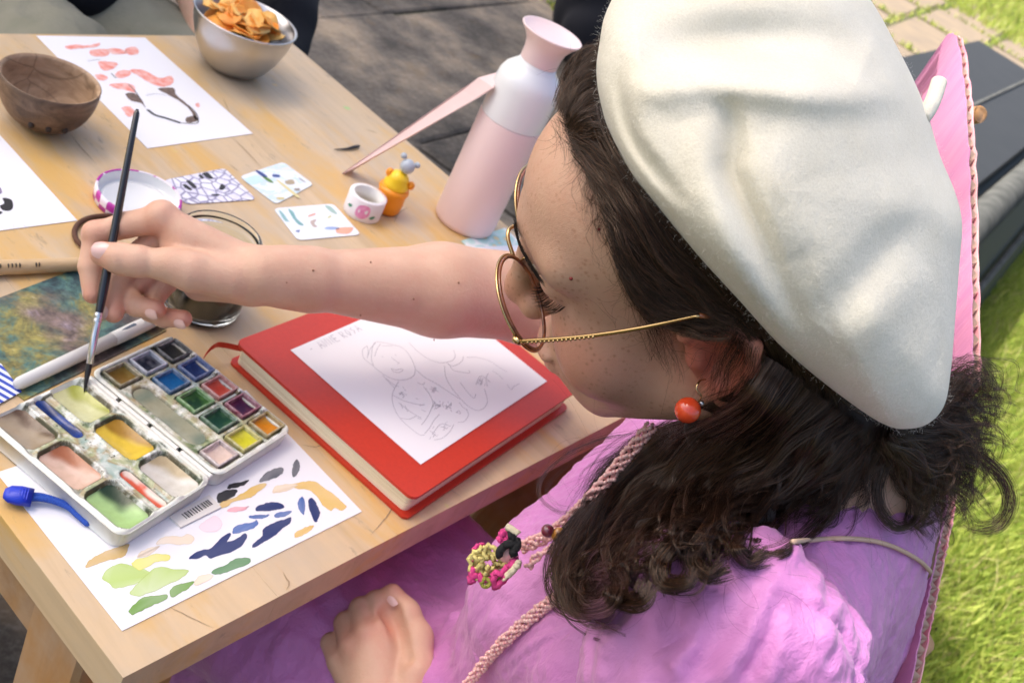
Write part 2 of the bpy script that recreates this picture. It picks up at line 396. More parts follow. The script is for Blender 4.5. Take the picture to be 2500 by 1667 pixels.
M_CRACK = simple('crack', (.25, .175, .105), .9, c2=(.38, .27, .16), nscale=400); M_SCUFF = simple('scuff', (.34, .27, .20), .7, c2=(.46, .37, .27), nscale=160); M_STAIN = simple('blue_stain', (.36, .34, .48), .7, c2=(.54, .42, .30), nscale=420, det=6)
def tline(name, pts, w, mat, z=.0005, n=20):
    P_ = smooth_path([pz(x, y, TZ + z) for x, y in pts], n); P_[:, :2] += .0006 * np.c_[vnoise(P_, 300, 1), vnoise(P_, 300, 2)]; T_ = np.gradient(P_, axis=0); T_ /= np.linalg.norm(T_, axis=1)[:, None]; S_ = np.stack([-T_[:, 1], T_[:, 0], 0 * T_[:, 0]], 1) * (w / 2 * np.sin(np.linspace(.08, np.pi - .08, n)))[:, None]
    mb = MB(); mb.add(np.concatenate([P_ + S_, P_ - S_]), [(n + i, n + i + 1, i + 1, i) for i in range(n - 1)]); mb.build(name, mat, tab)
for c_ in ([(168, 325), (200, 362), (236, 402)], [(905, 1306), (935, 1272), (958, 1238), (952, 1205)], [(735, 1085), (775, 1090), (800, 1075)], [(960, 545), (975, 520), (1000, 505)], [(420, 1420), (440, 1400), (470, 1390)], [(560, 330), (600, 368), (640, 410)], [(690, 1395), (705, 1420), (700, 1440)], [(1010, 640), (1040, 655), (1090, 650)]): tline('crack', c_, .0009, M_CRACK)
rs_ = np.random.default_rng(8)
for i in range(34):                          # short dark scratches and dents
    x_, y_ = rs_.uniform(TX0 + .02, TX1 - .02), rs_.uniform(TY0 + .005, TY1 - .02); a_ = rs_.normal(1.57, .5); l_ = rs_.uniform(.006, .022); q_ = [proj(np.array([x_ + math.cos(a_) * l_ * k, y_ + math.sin(a_) * l_ * k, TZ]))[:2] for k in (-1, 0, 1)]; tline('scratch', q_, rs_.uniform(.0005, .0012), M_CRACK if rs_.random() < .5 else M_SCUFF, .0004, 10)
# ================================================================ things on the table
p5 = lambda x, y: (x * .38263, 900 + y * .38263)
p1 = lambda x, y: (x / 2.614, y / 2.614)
pd = lambda x, y: (820 + x * .25505, 760 + y * .25505)
M_PAPER = simple('paper', (.80, .80, .83), .8, bump=.08, bscale=900, dist=.0003)
M_PENCIL = simple('pencil', (.42, .42, .48), .7)
M_WPLAST = simple('white_plastic', (.80, .80, .77), .35)
def sheet(name, quad, z, label, cat, mat=None, th=.0004, group=None):     # quad: four table points
    q = [np.array([p[0], p[1], z]) for p in quad]
    c = sum(q) / 4; o = empty(name, c, label, cat, group)
    a = sum((q[i][0] * q[(i + 1) % 4][1] - q[(i + 1) % 4][0] * q[i][1]) for i in range(4))
    if a < 0: q = q[::-1]
    mb = MB(); mb.prism(q, th); mb.build('paper', mat or M_PAPER, o); return o
def rect_from(c0, ang, lx, ly):            # corner, angle, lengths -> quad
    ex = np.array([math.cos(ang), math.sin(ang)]); ey = np.array([-ex[1], ex[0]]); c0 = np.array(c0)
    return [c0, c0 + ex * lx, c0 + ex * lx + ey * ly, c0 + ey * ly]
def blob(name, pts, z, mat, parent, n=60, closed=True, jitter=0.0):
    P = np.array([pz(*p, z) for p in pts]); S = smooth_path(P, n, True)
    if jitter: S[:, :2] += np.random.default_rng(int(pts[0][0])).normal(0, jitter, (len(S), 2))
    S[:, 2] = z; mb = MB(); a = np.sum(S[:, 0] * np.roll(S[:, 1], -1) - np.roll(S[:, 0], -1) * S[:, 1])
    if a < 0: S = S[::-1]
    mb.poly(S); return mb.build(name, mat, parent)
def wet_stroke(pts, z, col, parent, light):
    P = np.array([pz(*p, z) for p in pts]); S = smooth_path(P, 72, True); r = np.random.default_rng(int(pts[0][0]) + int(pts[0][1])); S[:, :2] += .00045 * np.c_[vnoise(S, 420, 3), vnoise(S, 420, 4)] + r.normal(0, .00007, (72, 2)); S[:, 2] = z
    a = np.sum(S[:, 0] * np.roll(S[:, 1], -1) - np.roll(S[:, 0], -1) * S[:, 1])
    if a < 0: S = S[::-1]
    T_ = np.roll(S, -1, 0) - np.roll(S, 1, 0); T_ /= np.linalg.norm(T_, axis=1)[:, None] + 1e-9; Nin = np.stack([-T_[:, 1], T_[:, 0], 0 * T_[:, 0]], 1); S2 = S + Nin * .00022; S3 = S + Nin * .00045
    n = 72; f_ = [(i, (i + 1) % n, n + (i + 1) % n, n + i) for i in range(n)] + [(n + i, n + (i + 1) % n, 2 * n + (i + 1) % n, 2 * n + i) for i in range(n)] + [tuple(range(2 * n, 3 * n))]
    c = np.array(col); l = c + (.86 - c) * light; Cc_ = np.concatenate([np.repeat((c * .72)[None], n, 0), np.repeat((c * .9)[None], n, 0), np.repeat(((c + l) / 2)[None], n, 0)]); tt_ = (.5 + .5 * vnoise(S3, 90, 7))[:, None]; Cc_[2 * n:] = c * (1 - tt_) + l * tt_
    return mesh('paint_stroke', np.concatenate([S, S2, S3]), f_, M_WASH, parent, False, Cc_)
def ribbon_mb(mb, P, w, z):
    P = np.asarray(P, float).copy(); P[:, 2] = z; T = np.gradient(P, axis=0); T /= np.linalg.norm(T, axis=1)[:, None] + 1e-9
    S = np.stack([-T[:, 1], T[:, 0], 0 * T[:, 0]], 1) * w / 2; n = len(P)
    mb.add(np.concatenate([P + S, P - S]), [(n + i, n + i + 1, i + 1, i) for i in range(n - 1)])
def pline(mb, pts, z, w=.0006, n=24, conv=None):
    P = np.array([pz(*(conv(*p) if conv else p), z) for p in pts]); ribbon_mb(mb, smooth_path(P, n) if len(P) > 2 else P, w, z)

# ---- swatch sheet under the palette
zs = TZ + .0006
sw = sheet('paper_sheet', rect_from((.3262, .2945), rad(.8), .2140, .1480), TZ + .0003, 'white sheet of watercolour test strokes lying under the paintbox', 'paper')
def wc_mat(name, c, light=.35):
    m, nt, b = newmat(name); L = nt.links; n = N(nt, 'TexNoise', i_Scale=60.0, i_Detail=3.0, i_Distortion=.8); L.new(coords(nt), n.inputs[0])
    l = tuple(x + (.86 - x) * light for x in c); L.new(ramp(nt, n.outputs[0], [(.35, c), (.68, l)]), b.inputs['Base Color']); b.inputs['Roughness'].default_value = .6
    return m
M_WASH = simple('watercolour', (1, 1, 1), .65, attr='Col', c2=(.92, .92, .94), nscale=70, det=3)
WC = {k: (v, l) for k, v, l in [
    ('ochre', srgb(206, 172, 96), .25), ('yellow', srgb(232, 226, 96), .3), ('lime', srgb(180, 206, 110), .35), ('green', srgb(58, 128, 52), .2),
    ('grass', srgb(100, 150, 28), .2), ('peach', srgb(236, 214, 180), .4), ('navy', srgb(2, 36, 100), .05), ('blue', srgb(10, 84, 165), .2),
    ('black', srgb(20, 22, 30), .03), ('grey', srgb(80, 84, 94), .15), ('pink', srgb(245, 178, 186), .3), ('palepink', srgb(244, 218, 226), .4), ('gold', srgb(222, 184, 90), .2)]}
STROKES = [('ochre', [(550, 1270), (555, 1240), (590, 1205), (660, 1170), (740, 1140), (820, 1118), (815, 1160), (790, 1195), (740, 1210), (660, 1230), (600, 1255)]),
    ('lime', [(650, 1335), (700, 1265), (780, 1240), (840, 1255), (930, 1280), (960, 1310), (900, 1350), (820, 1385), (730, 1400), (700, 1370)]),
    ('lime', [(832, 1425), (870, 1370), (940, 1310), (1010, 1262), (1110, 1278), (1205, 1285), (1150, 1340), (1080, 1370), (1000, 1410), (900, 1445), (845, 1442)]),
    ('yellow', [(840, 1245), (870, 1215), (940, 1200), (985, 1180), (1080, 1190), (1075, 1220), (1000, 1230), (940, 1262), (885, 1282)]),
    ('green', [(1350, 1295), (1370, 1275), (1430, 1255), (1490, 1215), (1550, 1205), (1600, 1210), (1590, 1240), (1530, 1265), (1450, 1295), (1380, 1312)]),
    ('grass', [(1090, 1450), (1085, 1410), (1120, 1380), (1180, 1365), (1240, 1355), (1210, 1395), (1150, 1430), (1110, 1455)]),
    ('grass', [(830, 1560), (825, 1535), (870, 1490), (920, 1455), (1000, 1445), (1070, 1440), (1050, 1475), (980, 1505), (900, 1545), (850, 1568)]),
    ('peach', [(1000, 1120), (1020, 1085), (1080, 1065), (1150, 1070), (1200, 1055), (1240, 1075), (1220, 1110), (1150, 1120), (1060, 1115)]),
    ('peach', [(875, 1200), (900, 1165), (950, 1145), (1020, 1130), (980, 1165), (930, 1195)]),
    ('navy', [(1205, 1210), (1230, 1180), (1290, 1155), (1340, 1145), (1400, 1085), (1460, 1045), (1475, 1065), (1450, 1102), (1500, 1090), (1560, 1050), (1575, 1070), (1540, 1130), (1470, 1170), (1400, 1190), (1340, 1210), (1310, 1188), (1260, 1210)]),
    ('blue', [(1485, 1050), (1490, 1015), (1540, 990), (1600, 980), (1640, 965), (1640, 1000), (1600, 1025), (1530, 1045)]),
    ('navy', [(1615, 1140), (1620, 1110), (1670, 1070), (1680, 1020), (1740, 985), (1810, 960), (1855, 945), (1850, 985), (1800, 1020), (1750, 1065), (1690, 1100)]),
    ('navy', [(1635, 905), (1640, 880), (1700, 855), (1770, 850), (1810, 870), (1800, 890), (1720, 905)]),
    ('blue', [(1590, 950), (1600, 935), (1715, 930), (1680, 952), (1620, 955)]), ('blue', [(1755, 945), (1765, 920), (1860, 905), (1830, 935), (1790, 945)]),
    ('blue', [(1900, 870), (1905, 835), (1930, 815), (1945, 850), (1945, 900), (1935, 930), (1910, 900)]),
    ('navy', [(1965, 850), (1985, 820), (2020, 860), (2040, 910), (2030, 960), (2010, 975), (1985, 930)]),
    ('gold', [(1880, 1075), (1890, 1040), (1950, 1010), (2000, 995), (1980, 1030), (1920, 1065)]),
    ('gold', [(1850, 745), (1920, 722), (2005, 718), (2070, 760), (2130, 800), (2185, 850), (2210, 880), (2180, 905), (2140, 885), (2110, 905), (2060, 870), (2030, 825), (1980, 775), (1900, 765)]),
    ('peach', [(1740, 790), (1760, 750), (1840, 735), (1900, 740), (1860, 765), (1800, 785)]),
    ('black', [(1385, 845), (1390, 800), (1440, 775), (1510, 770), (1500, 805), (1450, 835), (1405, 855)]), ('black', [(1450, 765), (1465, 735), (1520, 725), (1590, 708), (1560, 740), (1500, 758)]),
    ('gold', [(1400, 880), (1420, 848), (1500, 818), (1560, 785), (1620, 745), (1690, 728), (1695, 745), (1640, 790), (1600, 820), (1500, 845), (1430, 885)]),
    ('grey', [(1655, 720), (1680, 680), (1730, 645), (1800, 630), (1805, 660), (1770, 690), (1700, 715)]), ('grey', [(1865, 680), (1868, 620), (1890, 577), (1912, 600), (1905, 650), (1880, 690)]),
    ('pink', [(1450, 905), (1480, 885), (1560, 880), (1585, 875), (1560, 900), (1500, 910)]), ('palepink', [(1270, 1010), (1320, 960), (1380, 940), (1415, 980), (1390, 1030), (1320, 1040)]),
    ('peach', [(1240, 1370), (1260, 1330), (1320, 1310), (1360, 1320), (1330, 1350), (1270, 1378)])]
for i, (k, s_) in enumerate(STROKES):
    wet_stroke([p5(*q) for q in s_], TZ + .0008 + i * 4e-6, WC[k][0], sw, WC[k][1] * 1.25)

# ---- red sketchbook
ba = rad(6.0); bex = np.array([math.cos(ba), math.sin(ba), 0]); bey = np.array([-math.sin(ba), math.cos(ba), 0]); bo = np.array([.5660, .2750, TZ])
BW_, BH_ = .268, .206
book = empty('sketchbook', bo + bex * .13 + bey * .1, 'closed red hardback sketchbook with cream pages and a ribbon marker', 'book')
M_RED = simple('red_cover', (.55, .034, .012), .42, c2=(.50, .030, .011), nscale=300, bump=.12, bscale=1500, dist=.0003)
def rrect(x0, x1, y0, y1, r, n=6):
    P = []
    for cx, cy, a0 in ((x1 - r, y0 + r, -90), (x1 - r, y1 - r, 0), (x0 + r, y1 - r, 90), (x0 + r, y0 + r, 180)):
        for k in range(n + 1): a = rad(a0 + 90 * k / n); P.append((cx + r * math.cos(a), cy + r * math.sin(a)))
    return P
def bk(P, z): return [bo + bex * u + bey * v + np.array([0, 0, z]) for u, v in P]
mb = MB(); mb.prism(bk(rrect(.0, BW_, -.002, BH_, .006), .0006), .0028); mb.build('back_cover', M_RED, book)
mb = MB(); mb.prism(bk(rrect(.0, BW_, .0, BH_, .008), .0212), .0028); mb.build('front_cover', M_RED, book)
m, nt, b = newmat('page_edges'); nn = N(nt, 'TexNoise', i_Scale=1.0, i_Detail=5.0, i_Distortion=.3); nt.links.new(coords(nt, (10, 10, 2200)), nn.inputs[0])
nt.links.new(ramp(nt, nn.outputs[0], [(.3, (.62, .52, .30)), (.55, (.88, .81, .58)), (.75, (.92, .87, .68))]), b.inputs['Base Color']); b.inputs['Roughness'].default_value = .9
bp = N(nt, 'Bump', i_Strength=.6, i_Distance=.0006); nt.links.new(nn.outputs[0], bp.inputs['Height']); nt.links.new(bp.outputs[0], b.inputs['Normal'])
nl = 9                                      # page block as uneven signatures
pr = np.random.default_rng(2)
mb = MB()
for k in range(nl):
    z0 = .0034 + k * .0178 / nl; e = pr.uniform(-.0005, .0005); mb.prism(bk(rrect(.0045 + e, BW_ - .004, .004 + e, BH_ - .004, .005), z0), .0178 / nl - .00012)
mb.build('page_block', m, book)
# ribbon marker loops out at the top left corner
rp = [bo + bex * .02 + bey * .196 + np.array([0, 0, .012])] + [pz(545, 842, TZ + .016), pz(522, 846, TZ + .018), pz(508, 858, TZ + .013), pz(498, 872, TZ + .004)]
rp = smooth_path(rp, 24); mbr = MB(); sd = np.array([.0, 0, 1.0]) * .003
for i in range(len(rp) - 1): mbr.add([rp[i] - sd, rp[i + 1] - sd, rp[i + 1] + sd, rp[i] + sd], [(0, 1, 2, 3)])
mbr.build('ribbon', M_RED, book, True)
zb = TZ + .0244
shq = rect_from(bo[:2] + bex[:2] * .033 + bey[:2] * .022, rad(6.6), .2110, .1500)
shq = [pz(1027, 1134, zb)[:2]]; e1 = pz(1335, 931, zb)[:2] - shq[0]; e2 = pz(709, 855, zb)[:2] - shq[0]
shq = [shq[0], shq[0] + e1, shq[0] + e1 + e2, shq[0] + e2]
dr = sheet('drawing_sheet', shq, zb, 'white sheet with a pencil sketch of two women, on the red sketchbook', 'paper')
zd = zb + .0006; mb = MB(); w_ = .00045
for L_ in [[(300, 330), (255, 370), (270, 450), (330, 500), (400, 560), (470, 610), (560, 650), (660, 655), (740, 620), (760, 560), (740, 490), (690, 400), (620, 340), (540, 320), (470, 300), (380, 295), (350, 350), (340, 450), (360, 520)],
        [(300, 330), (310, 380), (300, 450)], [(380, 300), (330, 360), (310, 420)], [(430, 310), (400, 350), (370, 430)], [(540, 330), (500, 330), (440, 330)],
        [(440, 430), (455, 440)], [(565, 410), (580, 425)], [(530, 440), (580, 480), (605, 490), (590, 505)], [(530, 545), (570, 560), (630, 550), (640, 565), (600, 585), (550, 575), (530, 548)],
        [(450, 610), (500, 670), (560, 730)], [(480, 640), (540, 690), (600, 720)], [(600, 670), (560, 740), (540, 800), (545, 880), (580, 970), (640, 1050), (720, 1120), (800, 1180), (850, 1180)],
        [(850, 1170), (900, 1110), (940, 1040), (990, 985)], [(820, 1085), (870, 1020), (910, 940), (930, 880), (900, 800), (840, 720)], [(600, 870), (700, 950), (780, 1000), (820, 1020)], [(620, 880), (640, 930)], [(660, 900), (690, 960)],
        [(545, 800), (640, 850), (740, 880), (840, 900)], [(620, 1020), (700, 1030), (770, 1000)], [(700, 300), (780, 380), (880, 450), (990, 490), (1090, 480), (1140, 440), (1130, 370)], [(1060, 490), (1100, 520), (1160, 510), (1210, 470), (1220, 430)],
        [(1080, 500), (1120, 560), (1200, 580), (1280, 590), (1270, 560)], [(1040, 520), (1050, 620), (1100, 720), (1180, 820), (1260, 900), (1340, 945), (1410, 930), (1450, 870), (1440, 800), (1420, 740)], [(1190, 680), (1250, 760), (1320, 830), (1340, 790)],
        [(1340, 700), (1380, 620), (1430, 640), (1450, 720)], [(1360, 690), (1390, 630)], [(1380, 700), (1410, 640)], [(1250, 440), (1350, 440), (1480, 480), (1570, 540), (1640, 580)], [(1460, 590), (1440, 640), (1480, 680)], [(1500, 570), (1550, 600), (1600, 650)], [(1640, 700), (1680, 750), (1700, 720), (1760, 690)],
        [(770, 560), (850, 630), (960, 690), (1080, 770), (1190, 840)], [(920, 1180), (1000, 1080), (1080, 1090)], [(940, 1230), (1020, 1210), (1090, 1150), (1130, 1080)], [(1170, 1060), (1230, 1050), (1270, 990), (1250, 940)], [(1180, 870), (1220, 920), (1260, 940)],
        [(600, 780), (650, 800)], [(610, 800), (640, 770)], [(760, 830), (790, 840)], [(800, 900), (850, 890)], [(820, 940), (860, 960)], [(780, 1020), (820, 1030)], [(900, 740), (960, 760)], [(910, 720), (980, 770)], [(940, 870), (1000, 910)], [(950, 900), (1010, 890)], [(960, 930), (1000, 900)],
        [(1040, 900), (1110, 930)], [(1050, 930), (1100, 890)], [(1150, 960), (1190, 980), (1180, 950), (1150, 970)], [(900, 1140), (960, 1190)], [(1000, 1100), (1060, 1120)], [(780, 680), (830, 700), (850, 680)], [(640, 720), (670, 760)]]:
    pline(mb, L_, zd, w_, max(8, 3 * len(L_)), pd)
# scratchy shading and the pencilled name along the edge of the sheet
rs = np.random.default_rng(6)
for cx, cy, n_ in ((930, 745, 10), (965, 885, 12), (1075, 905, 12), (640, 790, 8), (1395, 665, 10), (940, 1170, 8), (1050, 1100, 8)):
    for k in range(n_):
        a = rs.uniform(0, 6.28); l = rs.uniform(12, 34); x, y = cx + rs.normal(0, 22), cy + rs.normal(0, 22)
        pline(mb, [(x, y), (x + l * math.cos(a), y + l * math.sin(a))], zd, w_ * .8, 2, pd)
mb.build('pencil_sketch', M_PENCIL, dr)
GLY = {'-': [[(0, .5), (.4, .5)]], 'A': [[(0, 0), (.35, 1), (.7, 0)], [(.15, .4), (.55, .4)]], 'N': [[(0, 0), (.05, 1), (.6, 0), (.65, 1)]], 'E': [[(.6, 1), (0, 1), (0, 0), (.6, 0)], [(0, .5), (.5, .5)]], 'R': [[(0, 0), (0, 1), (.5, .9), (.5, .6), (0, .5), (.6, 0)]],
       'O': [[(.3, 0), (0, .5), (.3, 1), (.6, .5), (.3, 0)]], 'S': [[(.6, .9), (.1, .8), (.5, .4), (.1, 0)]], 'K': [[(0, 0), (0, 1)], [(.55, 1), (0, .5), (.6, 0)]], 'I': [[(0, 0), (0, 1)]], ' ': []}
def write(text, mb, o, ex, ey, h, z, w=.0006):
    x = 0
    for ch in text:
        for st in GLY[ch]:
            P = np.array([o + ex * (x + a * h * .8) + ey * b_ * h for a, b_ in st]); P = np.c_[P[:, :2], np.full(len(P), z)]; ribbon_mb(mb, P, w, z)
        x += h * .8 if ch != ' ' else h * .5
mb = MB(); td = e2 / np.linalg.norm(e2); tx = e1 / np.linalg.norm(e1)
o_ = pz(766, 860, zd)[:2]; tx_ = pz(880, 808, zd)[:2] - o_; L_ = np.linalg.norm(tx_); tx_ /= L_; ty_ = np.array([-tx_[1], tx_[0]])
write('- ANNE ROSA', mb, o_, tx_, ty_, .0085, zd, .0007); mb.build('handwriting', M_PENCIL, dr)

# ---- red and brown print sheet, panda sheet, small picture cards
rq = [pz(*p, TZ + .0004)[:2] for p in ((88, 88), (354, 93), (617, 327), (360, 363))]
rd = sheet('drawing_sheet', rq, TZ + .0003, 'white sheet with red and brown block print beside the coconut bowl', 'paper')
M_PRED = simple('red_print', (.78, .22, .16), .7, c2=(.84, .55, .50), nscale=130, det=6); M_PBRN = simple('brown_print', (.10, .065, .05), .7, c2=(.20, .14, .11), nscale=200)
M_PBLK = simple('black_ink', (.015, .014, .016), .5); zq = TZ + .0009
for P_ in ([(415, 295), (470, 285), (560, 290), (635, 275), (620, 300), (520, 310), (440, 315)], [(570, 325), (640, 315), (690, 320), (690, 355), (600, 360)], [(690, 315), (740, 310), (800, 325), (800, 345), (720, 345)], [(800, 310), (870, 305), (880, 345), (820, 350)],
           [(625, 395), (690, 395), (750, 405), (720, 440), (660, 450)], [(735, 480), (770, 450), (830, 455), (830, 480), (770, 500)], [(605, 480), (650, 475), (690, 500), (640, 515)], [(830, 450), (900, 445), (960, 470), (1020, 500), (1090, 485), (1105, 530), (1050, 555), (980, 540), (900, 495)],
           [(700, 540), (780, 530), (850, 545), (860, 590), (800, 575), (740, 565)], [(780, 690), (830, 680), (860, 720), (820, 745)], [(1250, 665), (1270, 660), (1275, 680), (1258, 685)]):
    blob('print_patch', [p1(*q) for q in P_], zq, M_PRED, rd, 40, jitter=.0004)
for P_ in ([(800, 600), (850, 595), (890, 620), (930, 690), (900, 660), (840, 645)], [(1010, 570), (1060, 560), (1110, 565), (1130, 610), (1200, 670), (1250, 730), (1250, 770), (1210, 700), (1150, 650), (1080, 610)], [(1185, 755), (1245, 740), (1262, 770), (1200, 785)], ):
    blob('print_patch', [p1(*q) for q in P_], zq + 1e-5, M_PBRN, rd, 40, jitter=.0003)
mb = MB()
for L_, w_ in (([(940, 700), (990, 735), (1060, 755), (1150, 785)], .004), ([(1150, 785), (1250, 790), (1265, 760), (1250, 720), (1200, 670)], .0012), ([(710, 470), (740, 500)], .0012), ([(820, 540), (860, 580), (900, 640)], .0012), ([(930, 610), (1000, 600), (1060, 610)], .0005), ([(560, 390), (640, 380)], .0005)):
    mb = MB(); pline(mb, L_, zq + 2e-5, w_, 16, p1); mb.build('ink_line', M_PBLK, rd)
pa = pz(185, 535, TZ + .0004)[:2]
pq = rect_from(pa + np.array([-.2090, 0]) , rad(-.7), .2090, .1480)
pn = sheet('drawing_sheet', pq, TZ + .0003, 'white sheet with a black inked face by the table edge', 'paper')
q2 = lambda x, y: (x * .2041, 280 + y * .2041)
blob('ink_patch', [q2(*p) for p in ((30, 1000), (90, 1000), (145, 1030), (155, 1110), (110, 1150), (30, 1140), (0, 1090), (50, 1060))], zq, M_PBLK, pn, 40)
blob('ink_patch', [q2(*p) for p in ((-60, 870), (0, 870), (25, 930), (-20, 950))], zq, simple('grey_ink', (.25, .2, .3), .7), pn, 30)
blob('ink_patch', [q2(*p) for p in ((-120, 1160), (-20, 1150), (30, 1170), (-20, 1200), (-110, 1210))], zq + 1e-5, M_PBLK, pn, 30)
mb = MB(); o_ = pz(*q2(270, 1300), zq)[:2]; write('KONI', mb, o_, np.array([-1., .05]), np.array([.05, -1.]), .008, zq, .0004); mb.build('handwriting', simple('faint_pencil', (.6, .6, .66), .8), pn)

def card(quadpx, label, mat):
    q = [pz(*p, TZ + .0004) for p in quadpx]; c = sum(q) / 4; o = empty('picture_card', c, label, 'card', 'picture cards by the water jar')
    S = []
    for i in range(4):                      # rounded corners
        a, b_, d = q[i - 1], q[i], q[(i + 1) % 4]
        for t in np.linspace(0, 1, 5):
            p0 = b_ + (a - b_) * .1; p2 = b_ + (d - b_) * .1; S.append((1 - t) ** 2 * p0 + 2 * t * (1 - t) * b_ + t * t * p2)
    S = np.array(S); S[:, 2] = TZ + .0005
    if np.sum(S[:, 0] * np.roll(S[:, 1], -1) - np.roll(S[:, 0], -1) * S[:, 1]) < 0: S = S[::-1]
    mb = MB(); mb.prism(S, .0006); mb.build('card_stock', mat, o); return o
def voro_mat(name, scale, cols, edge=None, stretch=(1, 1, 1)):
    m, nt, b = newmat(name); L = nt.links; v = coords(nt, stretch); vo = N(nt, 'TexVoronoi', i_Scale=scale, feature='DISTANCE_TO_EDGE'); L.new(v, vo.inputs[0])
    n = N(nt, 'TexNoise', i_Scale=scale * .8, i_Detail=2.0, i_Distortion=1.0); L.new(v, n.inputs[0])
    base = ramp(nt, n.outputs[0], cols)
    if edge: base = mixc(nt, ramp(nt, vo.outputs[0], [(.03, (1,) * 3), (.12, (0,) * 3)]), base, edge)
    L.new(base, b.inputs['Base Color']); b.inputs['Roughness'].default_value = .35; return m
q3 = lambda x, y: (390 + x * .2551, 380 + y * .2551)
cA = card([q3(*p) for p in ((35, 240), (620, 125), (925, 425), (250, 470))], 'small card printed with black and white pebble shapes', voro_mat('pebble_print', 95, [(.4, (.72, .70, .82)), (.6, (.82, .82, .86))], (.25, .23, .36)))
cB = card([q3(*p) for p in ((760, 205), (1180, 65), (1470, 280), (1110, 470))], 'small card with a pale blue and green landscape picture', voro_mat('landscape_print', 60, [(.35, (.72, .8, .84)), (.5, (.80, .81, .80)), (.6, (.55, .72, .82)), (.7, (.74, .73, .66))], None, (1, 2.2, 1)))
cC = card([q3(*p) for p in ((1085, 510), (1660, 465), (1925, 760), (1320, 815))], 'small white card with teal plants and an orange animal', voro_mat('plant_print', 30, [(.45, (.80, .83, .86)), (.7, (.74, .80, .86))]))
for P_ in ([(220, 285), (250, 275), (310, 325), (280, 330)], [(255, 245), (290, 240), (355, 300), (320, 310)], [(405, 175), (460, 165), (510, 215), (470, 220)], [(370, 190), (395, 185), (425, 215), (400, 220)], [(590, 270), (630, 300), (600, 330), (570, 320)], [(495, 370), (570, 370), (560, 385), (505, 382)]):
    blob('print_mark', [q3(*q) for q in P_], TZ + .0013, M_PBLK, cA, 24)
for P_, c_ in (([(915, 145), (960, 150), (1030, 200), (990, 205)], (.03, .06, .25)), ([(980, 200), (1040, 215), (1090, 260), (1040, 250)], (.12, .25, .05)), ([(1080, 180), (1140, 185), (1150, 205), (1090, 205)], (.04, .08, .28)), ([(1130, 250), (1150, 245), (1330, 385), (1300, 390)], (.7, .62, .3)),
               ([(1200, 245), (1270, 230), (1290, 270), (1220, 275)], (.42, .34, .22)), ([(1290, 315), (1340, 315), (1335, 335), (1295, 335)], (.3, .25, .2)), ([(1120, 400), (1190, 400), (1180, 420), (1130, 420)], (.6, .52, .25)), ([(820, 230), (920, 190), (990, 240), (880, 280)], (.55, .75, .85)), ([(1330, 210), (1380, 240), (1400, 260), (1350, 235)], (.3, .3, .32))):
    blob('print_mark', [q3(*q) for q in P_], TZ + .0013, simple('card_ink', c_, .5), cB, 24)
for P_, c_ in (([(1140, 520), (1180, 550), (1230, 620), (1250, 630), (1200, 625), (1160, 570)], (.25, .45, .45)), ([(1230, 510), (1280, 540), (1310, 600), (1380, 665), (1330, 660), (1270, 590)], (.2, .40, .40)), ([(1420, 575), (1480, 550), (1490, 565), (1430, 585)], (.75, .4, .3)), ([(1440, 630), (1500, 610), (1480, 650), (1510, 680), (1470, 680)], (.5, .4, .35)),
               ([(1580, 690), (1640, 680), (1720, 690), (1700, 705), (1600, 705)], (.3, .4, .65)), ([(1690, 700), (1760, 685), (1850, 690), (1810, 745), (1700, 740)], (.8, .4, .28)), ([(1300, 720), (1340, 710), (1330, 735)], (.15, .2, .4)), ([(1580, 480), (1640, 490), (1700, 560), (1640, 540)], (.35, .5, .45)), ([(1600, 600), (1635, 570), (1640, 590)], (.6, .6, .3))):
    blob('print_mark', [q3(*q) for q in P_], TZ + .0013, simple('card_ink', c_, .5), cC, 24)

# ---- painted postcard under the pen
m, nt, b = newmat('landscape_painting'); L = nt.links; v = coords(nt)
n1 = N(nt, 'TexNoise', i_Scale=26.0, i_Detail=9.0, i_Roughness=.68, i_Distortion=.6); L.new(coords(nt, (1, .8, 1), (0, 0, .7)), n1.inputs[0])
n2 = N(nt, 'TexNoise', i_Scale=14.0, i_Detail=3.0); L.new(v, n2.inputs[0]); n3 = N(nt, 'TexNoise', i_Scale=170.0, i_Detail=5.0); L.new(v, n3.inputs[0])
ca = ramp(nt, n1.outputs[0], [(.30, (.012, .018, .022)), (.40, (.03, .07, .08)), (.48, (.07, .16, .13)), (.56, (.18, .17, .05)), (.63, (.30, .25, .06)), (.74, (.38, .5, .45))])
cb = ramp(nt, n1.outputs[0], [(.30, (.015, .012, .012)), (.45, (.07, .05, .045)), (.58, (.17, .12, .10)), (.72, (.28, .22, .26))])
c = mixc(nt, ramp(nt, n2.outputs[0], [(.45, (0,) * 3), (.56, (1,) * 3)]), ca, cb)
c = mixc(nt, 1.0, c, ramp(nt, n3.outputs[0], [(.3, (.55,) * 3), (.7, (1.5,) * 3)]), 'MULTIPLY'); L.new(c, b.inputs['Base Color']); b.inputs['Roughness'].default_value = .55
pc0 = np.array([.518, .531]); ea = rad(13); pex = np.array([math.cos(ea), math.sin(ea)]); pey = np.array([-pex[1], pex[0]])
po = sheet('postcard', [pc0 - pex * .148, pc0, pc0 + pey * .098, pc0 + pey * .098 - pex * .148], TZ + .0004, 'postcard of a dark green and brown painted landscape under the water pen', 'postcard', m, .0007)
m2, nt, b = newmat('blue_stripes'); wv = N(nt, 'TexWave', i_Scale=55.0, i_Distortion=.4); nt.links.new(coords(nt, (1, 1, 1), (0, 0, -.4)), wv.inputs[0]); nt.links.new(ramp(nt, wv.outputs[0], [(.45, (.02, .06, .42)), (.55, (.75, .78, .85))]), b.inputs['Base Color'])
sq = [pz(*p, TZ)[:2] for p in ((-60, 870), (2, 892), (52, 960), (-40, 1010))]
